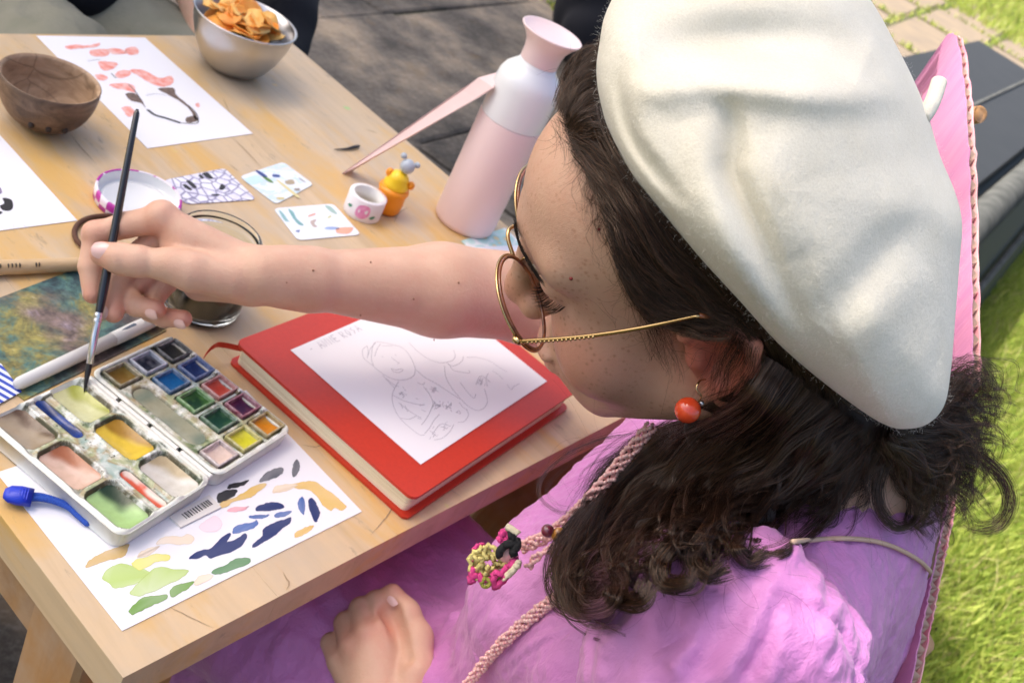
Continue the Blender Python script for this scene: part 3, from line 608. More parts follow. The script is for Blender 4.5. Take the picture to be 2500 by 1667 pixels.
sheet('striped_label', sq, TZ + .0014, 'blue and white striped paper label at the postcard corner', 'paper', m2, .0004)

# ---- translucent water brush pen lying on the postcard
m, nt, b = newmat('frosted_plastic'); b.inputs['Base Color'].default_value = (.84, .84, .82, 1); b.inputs['Roughness'].default_value = .35; b.inputs['Transmission Weight'].default_value = .25; b.inputs['IOR'].default_value = 1.3
pa_, pb_ = pz(38, 940, TZ + .0068), pz(395, 772, TZ + .0068); dv = (pb_ - pa_); Lp = np.linalg.norm(dv); Rm = frame_to(dv); pen = empty('water_brush_pen', pa_, 'translucent white water brush pen lying across the painted postcard', 'pen')
mb = MB(); mb.lathe([(0, 0), (.0035, .0005), (.0048, .004), (.0052, .03), (.0054, .095), (.0, .0955)], 24, Rm, pa_); mb.build('barrel', m, pen, True)
mb = MB(); mb.lathe([(0, .0958), (.0058, .096), (.0060, .12), (.0056, Lp - .004), (.004, Lp), (0, Lp)], 24, Rm, pa_); cap = mb.build('cap', m, pen, True)
mb = MB(); mb.box(pa_ + Rm @ np.array([0, -.0062, .118]) + np.array([0, 0, -.001]), (.004, .0016, .04), Rm, .0004); mb.build('clip', m, cap)
mb = MB(); mb.lathe([(0, .100), (.003, .1005), (.0034, .118), (.001, .135), (0, .136)], 16, Rm, pa_ + np.array([0, 0, .0028])); mb.build('inner_tip', simple('grey_tip', (.10, .13, .18), .5), pen, True)

# ---- paintbox
pang = rad(11); PEX = np.array([math.cos(pang), math.sin(pang), 0]); PEY = np.array([-math.sin(pang), math.cos(pang), 0]); PO = np.array([.4455, .3655, TZ + .0012])
def PL(u, v, z): return PO + PEX * u + PEY * v + np.array([0, 0, z])
box = empty('paintbox', PO, 'open white plastic watercolour paintbox with stained pans and mixing wells', 'paintbox')
m, nt, b = newmat('stained_white_plastic'); L = nt.links; v = coords(nt)
n1 = N(nt, 'TexNoise', i_Scale=75.0, i_Detail=5.0, i_Roughness=.65); L.new(v, n1.inputs[0]); n2 = N(nt, 'TexNoise', i_Scale=38.0, i_Detail=3.0, i_Distortion=.7); L.new(v, n2.inputs[0]); n3 = N(nt, 'TexNoise', i_Scale=310.0, i_Detail=4.0); L.new(v, n3.inputs[0])
at = N(nt, 'Attribute', attribute_name='Col')
st = ramp(nt, n2.outputs[0], [(.36, (.10, .16, .05)), (.46, (.40, .42, .22)), (.52, (.34, .26, .12)), (.60, (.28, .40, .34)), (.7, (.55, .6, .55))])
spc = N(nt, 'SeparateColor'); L.new(at.outputs['Color'], spc.inputs[0])
mk = N(nt, 'Math', operation='MULTIPLY', use_clamp=True); L.new(ramp(nt, n1.outputs[0], [(.36, (0,) * 3), (.54, (.95,) * 3)]), mk.inputs[0]); L.new(spc.outputs[0], mk.inputs[1])
c = mixc(nt, mk.outputs[0], (.80, .81, .74), st)
mk2 = N(nt, 'Math', operation='MULTIPLY', use_clamp=True); L.new(ramp(nt, n3.outputs[0], [(.66, (0,) * 3), (.72, (.9,) * 3)]), mk2.inputs[0]); L.new(spc.outputs[0], mk2.inputs[1])
c = mixc(nt, mk2.outputs[0], c, (.05, .06, .03))
mk3 = N(nt, 'Math', operation='MULTIPLY', use_clamp=True); L.new(ramp(nt, n1.outputs[0], [(.34, (.15,) * 3), (.52, (1.0,) * 3)]), mk3.inputs[0]); L.new(spc.outputs[1], mk3.inputs[1])
c = mixc(nt, mk3.outputs[0], c, ramp(nt, n2.outputs[0], [(.4, (.035, .05, .02)), (.6, (.10, .075, .03))])); L.new(c, b.inputs['Base Color']); b.inputs['Roughness'].default_value = .3
M_TRAY = m
def sstep(a, b_, x): t = np.clip((x - a) / (b_ - a), 0, 1); return t * t * (3 - 2 * t)
def rr_sd(u, v, cu, cv, hu, hv, r):
    qx = np.abs(u - cu) - hu + r; qy = np.abs(v - cv) - hv + r
    return np.hypot(np.maximum(qx, 0), np.maximum(qy, 0)) + np.minimum(np.maximum(qx, qy), 0) - r
def tray(name, u0, u1, v0, v1, H, hfun, r=.009, res=.0009, dirt=None):
    nu, nv = int((u1 - u0) / res) + 1, int((v1 - v0) / res) + 1
    Ug, Vg = np.meshgrid(np.linspace(u0, u1, nu), np.linspace(v0, v1, nv), indexing='ij')
    cu, cv, hu, hv = (u0 + u1) / 2, (v0 + v1) / 2, (u1 - u0) / 2, (v1 - v0) / 2
    qx = np.abs(Ug - cu) - (hu - r); qy = np.abs(Vg - cv) - (hv - r); out = (qx > 0) & (qy > 0); d = np.hypot(qx, qy); sc = np.where(out & (d > r), r / np.maximum(d, 1e-9), 1)
    Ug = np.where(out, cu + np.sign(Ug - cu) * ((hu - r) + qx * sc), Ug); Vg = np.where(out, cv + np.sign(Vg - cv) * ((hv - r) + qy * sc), Vg)
    z = hfun(Ug, Vg); edge = -rr_sd(Ug, Vg, cu, cv, hu, hv, r); z = np.where(edge < .0012, np.minimum(z, H - .0012 + np.sqrt(np.maximum(0, .0012 ** 2 - (.0012 - np.clip(edge, 0, .0012)) ** 2))), z)
    V = PO + Ug[..., None] * PEX + Vg[..., None] * PEY; V[..., 2] += z; V = V.reshape(-1, 3); idx = np.arange(nu * nv).reshape(nu, nv)
    Fq = np.stack([idx[:-1, :-1], idx[1:, :-1], idx[1:, 1:], idx[:-1, 1:]], -1).reshape(-1, 4)
    ring = np.concatenate([idx[:, 0], idx[-1, 1:], idx[-2::-1, -1], idx[0, -2:0:-1]]); ctr = PO + PEX * cu + PEY * cv
    lo = V[ring].copy(); lo[:, :2] = ctr[:2] + (lo[:, :2] - ctr[:2]) * .975; lo[:, 2] = PO[2]
    n0 = len(V); m_ = len(ring); k = np.arange(m_); Fs = np.stack([ring, n0 + k, n0 + (k + 1) % m_, ring[(k + 1) % m_]], -1)
    Vall = np.concatenate([V, lo]); Dc = (dirt(Ug, Vg) if dirt else np.zeros_like(Ug)).reshape(-1); sl_ = np.hypot(*np.gradient(z, res)); Gc = np.clip((sl_ - .35) * 1.2, 0, 1) * (edge > .003); Dc = np.stack([np.concatenate([Dc, np.zeros(m_)]), np.concatenate([Gc.reshape(-1), np.zeros(m_)]), np.zeros(len(Dc) + m_)], 1)
    return mesh(name, Vall, np.concatenate([Fq, Fs[:, ::-1]]), M_TRAY, box, True, Dc)
PU, PV = (.021, .0485, .076), (.0165, .042, .0672, .093, .118)
PANS = [(2, 4, (.018, .016, .013), (.05, .045, .03)), (1, 4, (.010, .013, .035), (.7, .72, .8)), (0, 4, (.26, .15, .03), (.34, .28, .10)), (2, 3, (.008, .03, .16), (.05, .14, .42)), (1, 3, (.01, .16, .45), (.03, .16, .35)),
        (2, 2, (.62, .06, .03), (.74, .30, .24)), (1, 2, (.012, .06, .025), (.20, .46, .10)), (2, 1, (.055, .01, .06), (.40, .05, .10)), (1, 1, (.008, .06, .035), (.10, .24, .10)), (2, 0, (.75, .27, .01), (.55, .40, .10)), (1, 0, (.68, .66, .03), (.72, .66, .18)), (0, 0, (.78, .62, .55), (.76, .62, .58))]
HB = .0150
def hbase(u, v):
    z = np.full(u.shape, HB); ins = rr_sd(u, v, .044, .066, .0395, .0625, .007); z = z - .0028 * sstep(.0, -.0015, ins)
    for iu, iv, *_ in PANS:
        s_ = rr_sd(u, v, PU[iu], PV[iv], .0118, .0107, .0012); z = z - .004 * sstep(.0004, -.0006, s_)
    s_ = rr_sd(u, v, .0205, .067, .0105, .037, .010); return z - .0042 * sstep(.0, -.006, s_)
tray('pan_tray', .0008, .0885, .0, .132, HB, hbase, dirt=lambda u, v: .25 + .75 * sstep(0, -.004, rr_sd(u, v, .044, .066, .0395, .0625, .007)))
WELLS = [(-.0725, .113, (.10, .05, .025), (.42, .34, .24)), (-.0725, .068, (.42, .14, .06), (.80, .58, .47)), (-.0725, .0225, (.02, .05, .02), (.44, .68, .28)), (-.0240, .112, (.45, .48, .10), (.72, .74, .42)), (-.0240, .067, (.42, .22, .01), (.82, .60, .08)), (-.0240, .0222, (.50, .40, .24), (.78, .76, .70))]
def hlid(u, v):
    z = np.full(u.shape, HB); ins = rr_sd(u, v, -.0475, .066, .0405, .0625, .007); z = z - .0022 * sstep(.0, -.0015, ins)
    for cu, cv, *_ in WELLS:
        s_ = rr_sd(u, v, cu, cv, .0135, .0205, .006); z = z + .0014 * sstep(.004, .0005, s_) * (s_ > 0) - .0062 * sstep(.0006, -.0040, s_)
    for cv, hv in ((.108, .023), (.024, .021)):
        s_ = rr_sd(u, v, -.0478, cv, .0042, hv, .004); z = z - .0045 * sstep(.0008, -.0025, s_)
    return z
tray('mixing_lid', -.0915, -.0032, .0, .132, HB, hlid, dirt=lambda u, v: .2 + .8 * sstep(0, -.004, rr_sd(u, v, -.0475, .066, .0405, .0625, .007)))
mb = MB()
for v0, v1 in ((.004, .034), (.038, .064), (.068, .096), (.100, .128)): mb.tube([PL(-.0012, v0, HB - .003), PL(-.0012, v1, HB - .003)], .0024, 10)
mb.build('hinge', M_TRAY, box, False)
M_PAINT = simple('wet_paint', (1, 1, 1), .16, attr='Col', c2=(.66, .64, .58), nscale=150, coat=0, spec=.35, bump=.25, bscale=260, dist=.0006)
M_PANP = simple('pan_paint', (1, 1, 1), .42, attr='Col', c2=(.7, .68, .62), nscale=260, spec=.18, bump=.4, bscale=420, dist=.0006)
def patch(name, cu, cv, hu, hv, r, z0, sag, colf, parent, n=14):
    a = np.linspace(-1, 1, n); A, B = np.meshgrid(a, a, indexing='ij'); Ug = cu + A * hu; Vg = cv + B * hv
    qx = np.abs(Ug - cu) - (hu - r); qy = np.abs(Vg - cv) - (hv - r); out = (qx > 0) & (qy > 0); d = np.hypot(qx, qy); sc = np.where(out & (d > r), r / np.maximum(d, 1e-9), 1)
    Ug = np.where(out, cu + np.sign(Ug - cu) * ((hu - r) + qx * sc), Ug); Vg = np.where(out, cv + np.sign(Vg - cv) * ((hv - r) + qy * sc), Vg)
    z = z0 - sag * (1 - A ** 2) * (1 - B ** 2); P = PO + Ug[..., None] * PEX + Vg[..., None] * PEY; P[..., 2] += z; idx = np.arange(n * n).reshape(n, n)
    Fq = np.stack([idx[:-1, :-1], idx[1:, :-1], idx[1:, 1:], idx[:-1, 1:]], -1).reshape(-1, 4)
    return mesh(name, P.reshape(-1, 3), Fq, M_PANP if name == 'paint_block' else M_PAINT, parent, True, colf(A, B, P).reshape(-1, 3))
for iu, iv, cp, cr in PANS:
    u, v = PU[iu], PV[iv]; mb = MB()
    for (du, dv, su, sv) in ((-.0103, 0, .0020, .0196), (.0103, 0, .0020, .0196), (0, -.0090, .0186, .0017), (0, .0090, .0186, .0017)):
        mb.box(PL(u + du, v + dv, HB - .0038), (su, sv, .0068), np.c_[PEX, PEY, (0, 0, 1)], .0005)
    fr = mb.build('pan', simple('pan_plastic', tuple(.40 * .66 + .55 * x for x in cr), .35, c2=tuple(.5 * x for x in cr), nscale=220, det=5), box)
    def cf(A, B, P, cp=cp, cr=cr, u=u):
        t = np.clip(np.hypot(A, B) * .9 + .5 * vnoise(P, 260, 3) - .45, 0, 1)[..., None] * .55; return np.array(cp) * (1 - t) + np.array(cr) * t
    patch('paint_block', u, v, .0096, .0084, .0016, HB - .0040, .0018, cf, fr)
for cu, cv, cd, cl in WELLS:
    def cf(A, B, P, cd=cd, cl=cl):
        t = sstep(.12, .48, .62 * A + .42 * B + .30 * vnoise(P, 90, int(cd[0] * 100)))[..., None]; t = np.maximum(t, .5 * sstep(.86, 1.0, np.maximum(np.abs(A), np.abs(B)))[..., None])  # hinge-side strip darker: pooled paint plus the well wall's shade painted in
        return np.array(cl) * (1 - t) + np.array(cd) * t
    patch('paint_pool', cu, cv, .0126, .0196, .006, HB - .0042, .0034, cf, box, 22)
patch('paint_pool', -.0478, .108, .0039, .0226, .0036, HB - .0032, .0020, lambda A, B, P: np.broadcast_to(np.array((.01, .045, .24)), A.shape + (3,)) * (1 + .6 * vnoise(P, 150, 2)[..., None]), box)
patch('paint_pool', -.0478, .024, .0039, .0206, .0036, HB - .0032, .0020, lambda A, B, P: np.array((.72, .12, .06)) * (1 - sstep(-.2, .6, A + vnoise(P, 150, 5))[..., None]) + np.array((.80, .66, .58)) * sstep(-.2, .6, A + vnoise(P, 150, 5))[..., None], box)
patch('paint_pool', .0205, .067, .0100, .0362, .009, HB - .0044, .0012, lambda A, B, P: np.array((.42, .42, .30)) * (1 - sstep(-.5, .7, vnoise(P, 70, 9))[..., None]) + np.array((.22, .28, .22)) * sstep(-.5, .7, vnoise(P, 70, 9))[..., None], box, 20)
# barcode sticker poking out from under the paintbox
bq = [pz(*p5(*p), TZ)[:2] for p in ((1075, 955), (1330, 815), (1408, 893), (1150, 1022))]
lab = sheet('barcode_label', bq, TZ + .0012, 'white barcode label poking out from under the paintbox', 'label', simple('label_card', (.72, .70, .66), .6), .0009)
mb = MB(); a_, b1, b2, a2 = [np.array([*q, TZ + .0023]) for q in bq]
rb = np.random.default_rng(9); t = .22
while t < .86:
    w_ = rb.choice([.012, .02, .03]); f = lambda s, h: a_ + (b1 - a_) * s + (a2 - a_) * h
    mb.poly([f(t, .25), f(t, .72), f(t + w_, .72), f(t + w_, .25)]); t += w_ + rb.choice([.015, .025, .035])
mb.build('barcode', M_PBLK, lab)

# ---- blue zip pull with its braided cord
M_BLUE = simple('blue_plastic', (.008, .035, .50), .35); M_BCORD = simple('blue_cord', (.008, .05, .36), .7, c2=(.02, .1, .5), nscale=900, bump=.8, bscale=1200)
pull = empty('zip_pull', pz(40, 1210, TZ), 'blue plastic zip pull on a braided blue cord', 'zip pull')
c0, c1 = pz(8, 1203, TZ + .006), pz(76, 1214, TZ + .006); dvn = (c1 - c0); Rm = frame_to(dvn)
mb = MB(); Lq = np.linalg.norm(dvn); prof = [(0, 0), (.004, .0005), (.0068, .004), (.0078, .010), (.0072, .018), (.0058, Lq - .001), (.004, Lq), (0, Lq)]
mb.lathe(prof, 20, Rm @ np.diag([1, .62, 1]), c0); mb.build('pull_body', M_BLUE, pull, True)
for i in range(4):
    q = c0 + dvn * (.55 + .1 * i); mb = MB(); mb.tube([q + Rm @ np.array([math.cos(t) * .0066, math.sin(t) * .0046, 0]) for t in np.linspace(0, 2 * np.pi, 17)[:-1]], .0005, 5, closed=True); mb.build('grip_ridge', M_BLUE, pull)
for off in (-.0016, .0016):
    pth = smooth_path([pz(74, 1212, TZ + .006) + Rm[:, 0] * off, pz(110, 1215, TZ + .006) + np.array([0, off, 0]), pz(160, 1232, TZ + .005) + np.array([0, off, 0]), pz(195, 1256, TZ + .004) + np.array([off, 0, 0]), pz(218, 1276, TZ + .0035) + np.array([off, 0, 0]), pz(205, 1268, TZ + .003)], 40)
    mb = MB(); mb.tube(pth, .0019, 8); mb.build('cord', M_BCORD, pull, True)

# ---- coconut bowl, steel bowl with crisps
def coco_mat(inner):
    m, nt, b = newmat('coconut_shell'); L = nt.links; n = N(nt, 'TexNoise', i_Scale=30.0, i_Detail=6.0, i_Roughness=.6, i_Distortion=1.2); L.new(coords(nt, (1, 1, 2.4)), n.inputs[0])
    c = [(.3, (.22, .13, .07)), (.5, (.36, .23, .13)), (.66, (.46, .31, .19))] if inner else [(.3, (.06, .035, .022)), (.5, (.13, .08, .05)), (.7, (.22, .14, .09))]
    col = ramp(nt, n.outputs[0], c); v = N(nt, 'TexVoronoi', i_Scale=16.0, feature='DISTANCE_TO_EDGE'); L.new(coords(nt), v.inputs[0])
    if inner: col = mixc(nt, ramp(nt, v.outputs[0], [(.0, (.5,) * 3), (.018, (0,) * 3)]), col, (.10, .06, .03))
    L.new(col, b.inputs['Base Color']); b.inputs['Roughness'].default_value = .55; nr_ = N(nt, 'TexNoise', i_Scale=110.0, i_Detail=6.0, i_Roughness=.7); L.new(coords(nt, (1, 1, .35)), nr_.inputs[0]); bp = N(nt, 'Bump', i_Strength=.3 if inner else .9, i_Distance=.0018); L.new(nr_.outputs[0], bp.inputs['Height']); L.new(bp.outputs[0], b.inputs['Normal']); return m
cb_ = np.array([.5806, .8405, TZ]); coco = empty('coconut_bowl', cb_, 'half coconut shell bowl standing empty on the table', 'bowl')
th = np.linspace(0, 1, 16); outp = [(.0, .0), (.014, .0003)] + [(.047 * math.sin(math.pi / 2 * t) ** .75 if t > 0 else 0, .052 * (1 - math.cos(math.pi / 2 * t))) for t in np.linspace(.25, 1, 14)]
mb = MB(); mb.lathe(outp + [(.0462, .0528)], 48, None, cb_); mb.build('shell', coco_mat(False), coco, True)
inp = [(.0462, .0528), (.0440, .0518)] + [(r_ * .92, max(z_ * .97 + .004, .005)) for r_, z_ in outp[::-1][1:]]
mb = MB(); mb.lathe(inp, 48, None, cb_); mb.build('inside', coco_mat(True), coco, True)
for a in (.2, .6, 1.0):
    q = cb_ + np.array([math.cos(a - 2.6) * .0385, math.sin(a - 2.6) * .0385, .0185]); mb = MB(); mb.sphere(q, (.0030, .0030, .0042), 12, 8); mb.build('eye_mark', simple('coconut_eye', (.03, .018, .012), .7), coco, True)
sb_ = np.array([.8870, .9370, TZ]); bowl = empty('steel_bowl', sb_, 'brushed stainless steel bowl filled with orange crisps', 'bowl')
M_STEEL = simple('brushed_steel', (.62, .60, .58), .30, 1.0, bump=.06, bscale=400, stretch=(1, 1, 12))
op = [(0, .001), (.026, .0005), (.032, .003), (.042, .012), (.052, .030), (.059, .050), (.0625, .068), (.0640, .0695)]
mb = MB(); mb.lathe(op + [(.0625, .0700)] + [(r_ - .0016, z_ + .0012) for r_, z_ in op[::-1][1:]], 64, None, sb_); mb.build('bowl_shell', M_STEEL, bowl, True)
M_CRISP = simple('crisp', (.86, .42, .07), .5, c2=(.84, .25, .02), nscale=55, bump=.5, bscale=160, sss=.0, dist=.002); M_CRISP2 = simple('pale_crisp', (.88, .60, .20), .5, c2=(.86, .40, .05), nscale=45, bump=.5, bscale=160, dist=.002)
rc = np.random.default_rng(21)
n = 10; a = np.linspace(-1, 1, n); A, B = np.meshgrid(a, a, indexing='ij'); S1, S2 = A * np.sqrt(1 - B ** 2 / 2), B * np.sqrt(1 - A ** 2 / 2)
idx = np.arange(n * n).reshape(n, n); Fq = np.stack([idx[:-1, :-1], idx[1:, :-1], idx[1:, 1:], idx[:-1, 1:]], -1).reshape(-1, 4)
for k in range(46):
    rr_ = math.sqrt(rc.random()) * .039; aa = rc.uniform(0, 6.28); sz = rc.uniform(.013, .0185)
    q = sb_ + np.array([rr_ * math.cos(aa), rr_ * math.sin(aa), .052 + .016 * (k / 46) + .010 * (1 - rr_ / .042) + rc.uniform(0, .003)])
    bend = rc.uniform(14, 30) * rc.choice([-1, 1]); V = np.stack([S1 * sz * rc.uniform(.8, 1.2), S2 * sz, bend * (S1 * sz) ** 2 + rc.normal(0, .0006, S1.shape)], -1).reshape(-1, 3)
    Rm = frame_to((rc.normal(0, .5), rc.normal(0, .5), 1)) @ rotz(rc.uniform(0, 6.28)); V = V @ Rm.T
    V2 = V + Rm[:, 2] * .0012; Fall = np.concatenate([Fq[:, ::-1], Fq + n * n])
    rg = np.concatenate([idx[:, 0], idx[-1, 1:], idx[-2::-1, -1], idx[0, -2:0:-1]]); Fs = np.stack([rg, np.roll(rg, -1), np.roll(rg, -1) + n * n, rg + n * n], -1)
    o = mesh('crisp', np.concatenate([V, V2]) + q, np.concatenate([Fall, Fs]), M_CRISP if rc.random() < .6 else M_CRISP2, None, True)
    tag(o, 'orange potato crisp heaped in the steel bowl', 'crisp', 'crisps in the steel bowl')

# ---- insulated bottle, leaning card
bb = np.array([.9767, .5897, TZ]); bot = empty('bottle', bb, 'pale pink insulated bottle with white shoulder and flared cup cap', 'bottle')
M_PINK = simple('pink_bottle', (.82, .64, .62), .38); M_BWHITE = simple('bottle_white', (.80, .83, .84), .25, coat=.2)
mb = MB(); mb.lathe([(0, .0005), (.0345, .0005), (.0368, .003), (.0373, .008), (.0373, .142), (.0368, .1435), (.03, .1435)], 64, None, bb); mb.build('body', M_PINK, bot, True)
mb = MB(); mb.lathe([(.0372, .1440), (.0373, .1455), (.0373, .183), (.0362, .193), (.0325, .201), (.0265, .207), (.0225, .211), (.0215, .2145), (.0, .2145)], 64, None, bb); mb.build('shoulder', M_BWHITE, bot, True)
mb = MB(); mb.lathe([(.0215, .2150), (.0218, .226), (.0235, .235), (.0285, .243), (.0345, .2490), (.0352, .2505), (.0340, .2515), (.0320, .2500), (.026, .2470), (.012, .2455), (0, .2455)], 64, None, bb); mb.build('cap', M_PINK, bot, True)
A_ = pz(834, 424, TZ + .0005); A2 = pz(858, 416, TZ + .0005); B_ = px(1205, 214, 1.15); B2 = px(1168, 190, 1.175); B3 = px(1214, 177, 1.19)
crd = empty('folded_card', A_, 'long tapered pink card leaning up against the pink bottle', 'card')
nrm = np.cross(B_ - A_, B2 - A_); nrm /= np.linalg.norm(nrm); nrm = nrm if nrm @ cF > 0 else -nrm
mb = MB(); mb.prism([A_, A2, B_, B3, B2], nrm * .0016); mb.build('panel', simple('pink_card', (.74, .56, .54), .6, c2=(.68, .50, .48), nscale=20), crd)

# ---- washi tape roll, little tub, jar lid, jar, cords, wooden handle, bits
tc = np.array([.8445, .6350, TZ + .0004]); tp = empty('tape_roll', tc, 'small roll of white paper tape printed with a pink peony', 'tape')
mb = MB(); mb.lathe([(.0165, 0), (.0212, 0), (.0214, .0006), (.0214, .0244), (.0210, .025), (.0178, .025)], 48, None, tc); mb.build('tape', simple('tape_paper', (.80, .76, .77), .55), tp, True)
mb = MB(); mb.lathe([(.0178, .0252), (.0165, .0252), (.0163, .0002), (.0178, .0002)], 48, None, tc, closed=True); mb.build('core', simple('tape_core', (.76, .76, .72), .8), tp, True)
def wrap(name, c, r, blobp, mat, par, a0, z0):   # flat print that follows the roll
    P = smooth_path(np.array([(a, b_, 0) for a, b_ in blobp]), 28, True); V = [(c[0] + r * math.cos(a0 + a / r), c[1] + r * math.sin(a0 + a / r), c[2] + z0 + b_) for a, b_, _ in P]
    m0 = (c[0] + r * 1.003 * math.cos(a0 + np.mean(P[:, 0]) / r), c[1] + r * 1.003 * math.sin(a0 + np.mean(P[:, 0]) / r), c[2] + z0 + float(np.mean(P[:, 1])))
    mb = MB(); mb.add(V + [m0], [(i, (i + 1) % 28, 28) for i in range(28)]); mb.build(name, mat, par, True)
acam = math.atan2(-tc[1], -tc[0])
wrap('peony', tc, .02165, [(-.008, 0), (-.006, .006), (0, .009), (.006, .0075), (.008, .001), (.0055, -.006), (-.001, -.0085), (-.007, -.006)], simple('peony_ink', (.72, .18, .42), .5, c2=(.80, .38, .58), nscale=260), tp, acam + .05, .0125)
for da, z0 in ((-.75, .012), (.62, .008)):
    wrap('leaf_print', tc, .02168, [(-.003, -.001), (0, .002), (.004, .0015), (.001, -.002)], simple('leaf_ink', (.04, .22, .12), .5), tp, acam + da, z0)
yc = np.array([.8815, .6330, TZ + .0004]); toy = empty('toy_pot', yc, 'tiny orange tub with yellow dome lid and grey knob', 'toy')
M_OR = simple('orange_plastic', (.86, .30, .01), .3); M_YE = simple('yellow_plastic', (.88, .60, .02), .3); M_GY = simple('grey_plastic', (.42, .48, .54), .35)
mb = MB(); mb.lathe([(0, 0), (.0135, 0), (.0155, .004), (.0165, .014), (.0160, .024), (.0178, .028), (.0172, .031), (.012, .033), (0, .033)], 32, None, yc); mb.build('tub', M_OR, toy, True)
mb = MB(); mb.lathe([(.0135, .0315), (.0146, .034), (.0142, .038), (.0118, .0425), (.0120, .0445), (.0095, .049), (.004, .052), (0, .0523)], 32, None, yc); mb.build('lid', M_YE, toy, True)
mb = MB(); mb.sphere(yc + [.004, -.002, .060], .0085, 20, 14); kn = mb.build('knob', M_GY, toy, True)
for d_ in ((-.0035, .0075, .0095), (.010, -.0045, .0035)): mb = MB(); mb.sphere(yc + np.array([.004, -.002, .060]) + d_, .0036, 14, 10); mb.build('knob_stud', M_GY, kn, True)
for d_ in ((-.007, .009, .046), (.010, -.012, .040)): mb = MB(); mb.sphere(yc + d_, (.0046, .0046, .0052), 14, 10); mb.build('side_stud', M_OR, toy, True)
lc = np.array([.5985, .7000, TZ + .0004]); jl = empty('jar_lid', lc, 'upturned white jar lid with magenta checked rim', 'lid')
m, nt, b = newmat('checked_rim'); ck = N(nt, 'TexChecker', i_Scale=62.0); nt.links.new(coords(nt, (1, 1, 1), (0, 0, .6)), ck.inputs[0]); ck.inputs[1].default_value = (.45, .02, .32, 1); ck.inputs[2].default_value = (.80, .74, .80, 1); nt.links.new(ck.outputs[0], b.inputs['Base Color']); b.inputs['Roughness'].default_value = .35
mb = MB(); mb.lathe([(.0385, .0), (.0400, .001), (.0403, .010), (.0398, .0135), (.0385, .0140), (.0375, .0132)], 56, None, lc); mb.build('rim', m, jl, True)
mb = MB(); mb.lathe([(.0374, .0131), (.0370, .004), (.0345, .0022), (.033, .0032), (.030, .0030), (.0285, .0018), (0, .0018)], 56, None, lc); mb.build('liner', simple('lid_white', (.74, .75, .74), .3), jl, True)
jc = np.array([.5660, .5520, TZ + .0004]); jar = empty('water_jar', jc, 'glass jar of murky green paint water under the painting hand', 'jar')
m, nt, b = newmat('glass'); b.inputs['Base Color'].default_value = (.92, .97, .95, 1); b.inputs['Roughness'].default_value = .02; b.inputs['Transmission Weight'].default_value = 1.0; b.inputs['IOR'].default_value = 1.45; M_GLASS = m
gp = [(0, .0), (.030, .0), (.0345, .003), (.0360, .010), (.0365, .055), (.0345, .064), (.0345, .068), (.0358, .069), (.0358, .071), (.0345, .072), (.0345, .0745), (.0352, .0755), (.0352, .0775), (.0338, .079)]
mb = MB(); mb.lathe(gp + [(.0322, .0785), (.0320, .064), (.0338, .054), (.0335, .011), (.031, .006), (0, .005)], 40, None, jc); mb.build('glass', M_GLASS, jar, True)
m, nt, b = newmat('murky_water'); b.inputs['Base Color'].default_value = (.055, .060, .032, 1); b.inputs['Roughness'].default_value = .05
mb = MB(); mb.lathe([(0, .0054), (.0306, .0064), (.0331, .0114), (.0334, .042), (.0333, .0425), (0, .0422)], 40, None, jc); mb.build('paint_water', m, jar, True)
M_BRN = simple('brown_elastic', (.10, .04, .02), .8, bump=.5, bscale=900)
hc = np.array([.5475, .6580, TZ + .003]); el = MB(); el.tube([hc + np.array([.037 * math.cos(t) * (1 + .05 * math.sin(2 * t)), .029 * math.sin(t), 0]) for t in np.linspace(0, 2 * np.pi, 49)[:-1]], .0024, 10, closed=True)
tag(el.build('hair_tie', M_BRN, None, True), 'brown elastic hair tie lying behind the painting hand', 'hair tie')
ha, hb = np.array([.345, .6520, TZ + .0068]), np.array([.545, .6130, TZ + .0068]); whd = empty('wooden_handle', ha, 'pale wooden brush handle with small black print', 'brush handle')
dv = hb - ha; Lh = np.linalg.norm(dv); Rm = frame_to(dv); mb = MB(); mb.lathe([(0, 0), (.0045, .0005), (.0062, .01), (.0066, .06), (.0058, .15), (.004, Lh - .002), (0, Lh)], 24, Rm, ha)
mb.build('handle', simple('pale_wood', (.62, .44, .24), .45, c2=(.56, .38, .19), nscale=30, stretch=(3, 12, 12)), whd, True)
mb = MB()
dirn = dv / Lh
for i, t in enumerate((.072, .075, .078, .081, .084, .090, .093, .096, .099, .112, .1145)):
    q = ha + dirn * t + np.array([-.25, -.6, .75]) * .0066 / np.linalg.norm([.25, .6, .75]) * 1.03; mb.box(q, (.0006, .0022, .0030), Rm @ np.array([[0, 0, 1], [1, 0, 0], [0, 1, 0]]).T, 0)
mb.build('print', M_PBLK, whd)
pqd = [(.939, .559), (1.030, .564), (1.022, .490), (.930, .485)]
m, nt, b = newmat('teal_pattern'); n1 = N(nt, 'TexVoronoi', i_Scale=70.0); nt.links.new(coords(nt), n1.inputs[0]); nt.links.new(ramp(nt, n1.outputs['Distance'], [(.25, (.75, .62, .32)), (.35, (.40, .66, .60)), (.6, (.55, .74, .70)), (.75, (.82, .84, .82))]), b.inputs['Base Color'])
sheet('patterned_paper', pqd, TZ + .0003, 'teal and yellow patterned paper beside the bottle foot', 'paper', m)
sheet('paper_sheet', [(.925, .548), (1.02, .530), (1.0, .44), (.905, .455)], TZ + .0009, 'plain white paper lying on the patterned paper by the bottle', 'paper')
mb = MB(); mb.tube(smooth_path([pz(816, 365, TZ + .002), pz(845, 364, TZ + .002), pz(862, 360, TZ + .003), pz(878, 356, TZ + .002)], 12), [.0004, .0008, .001, .0012, .0014, .0016, .0018, .002, .002, .0019, .0017, .001], 8)
tag(mb.build('charcoal_stick', M_PBLK, None, True), 'short sliver of black charcoal lying by the leaning card', 'charcoal')
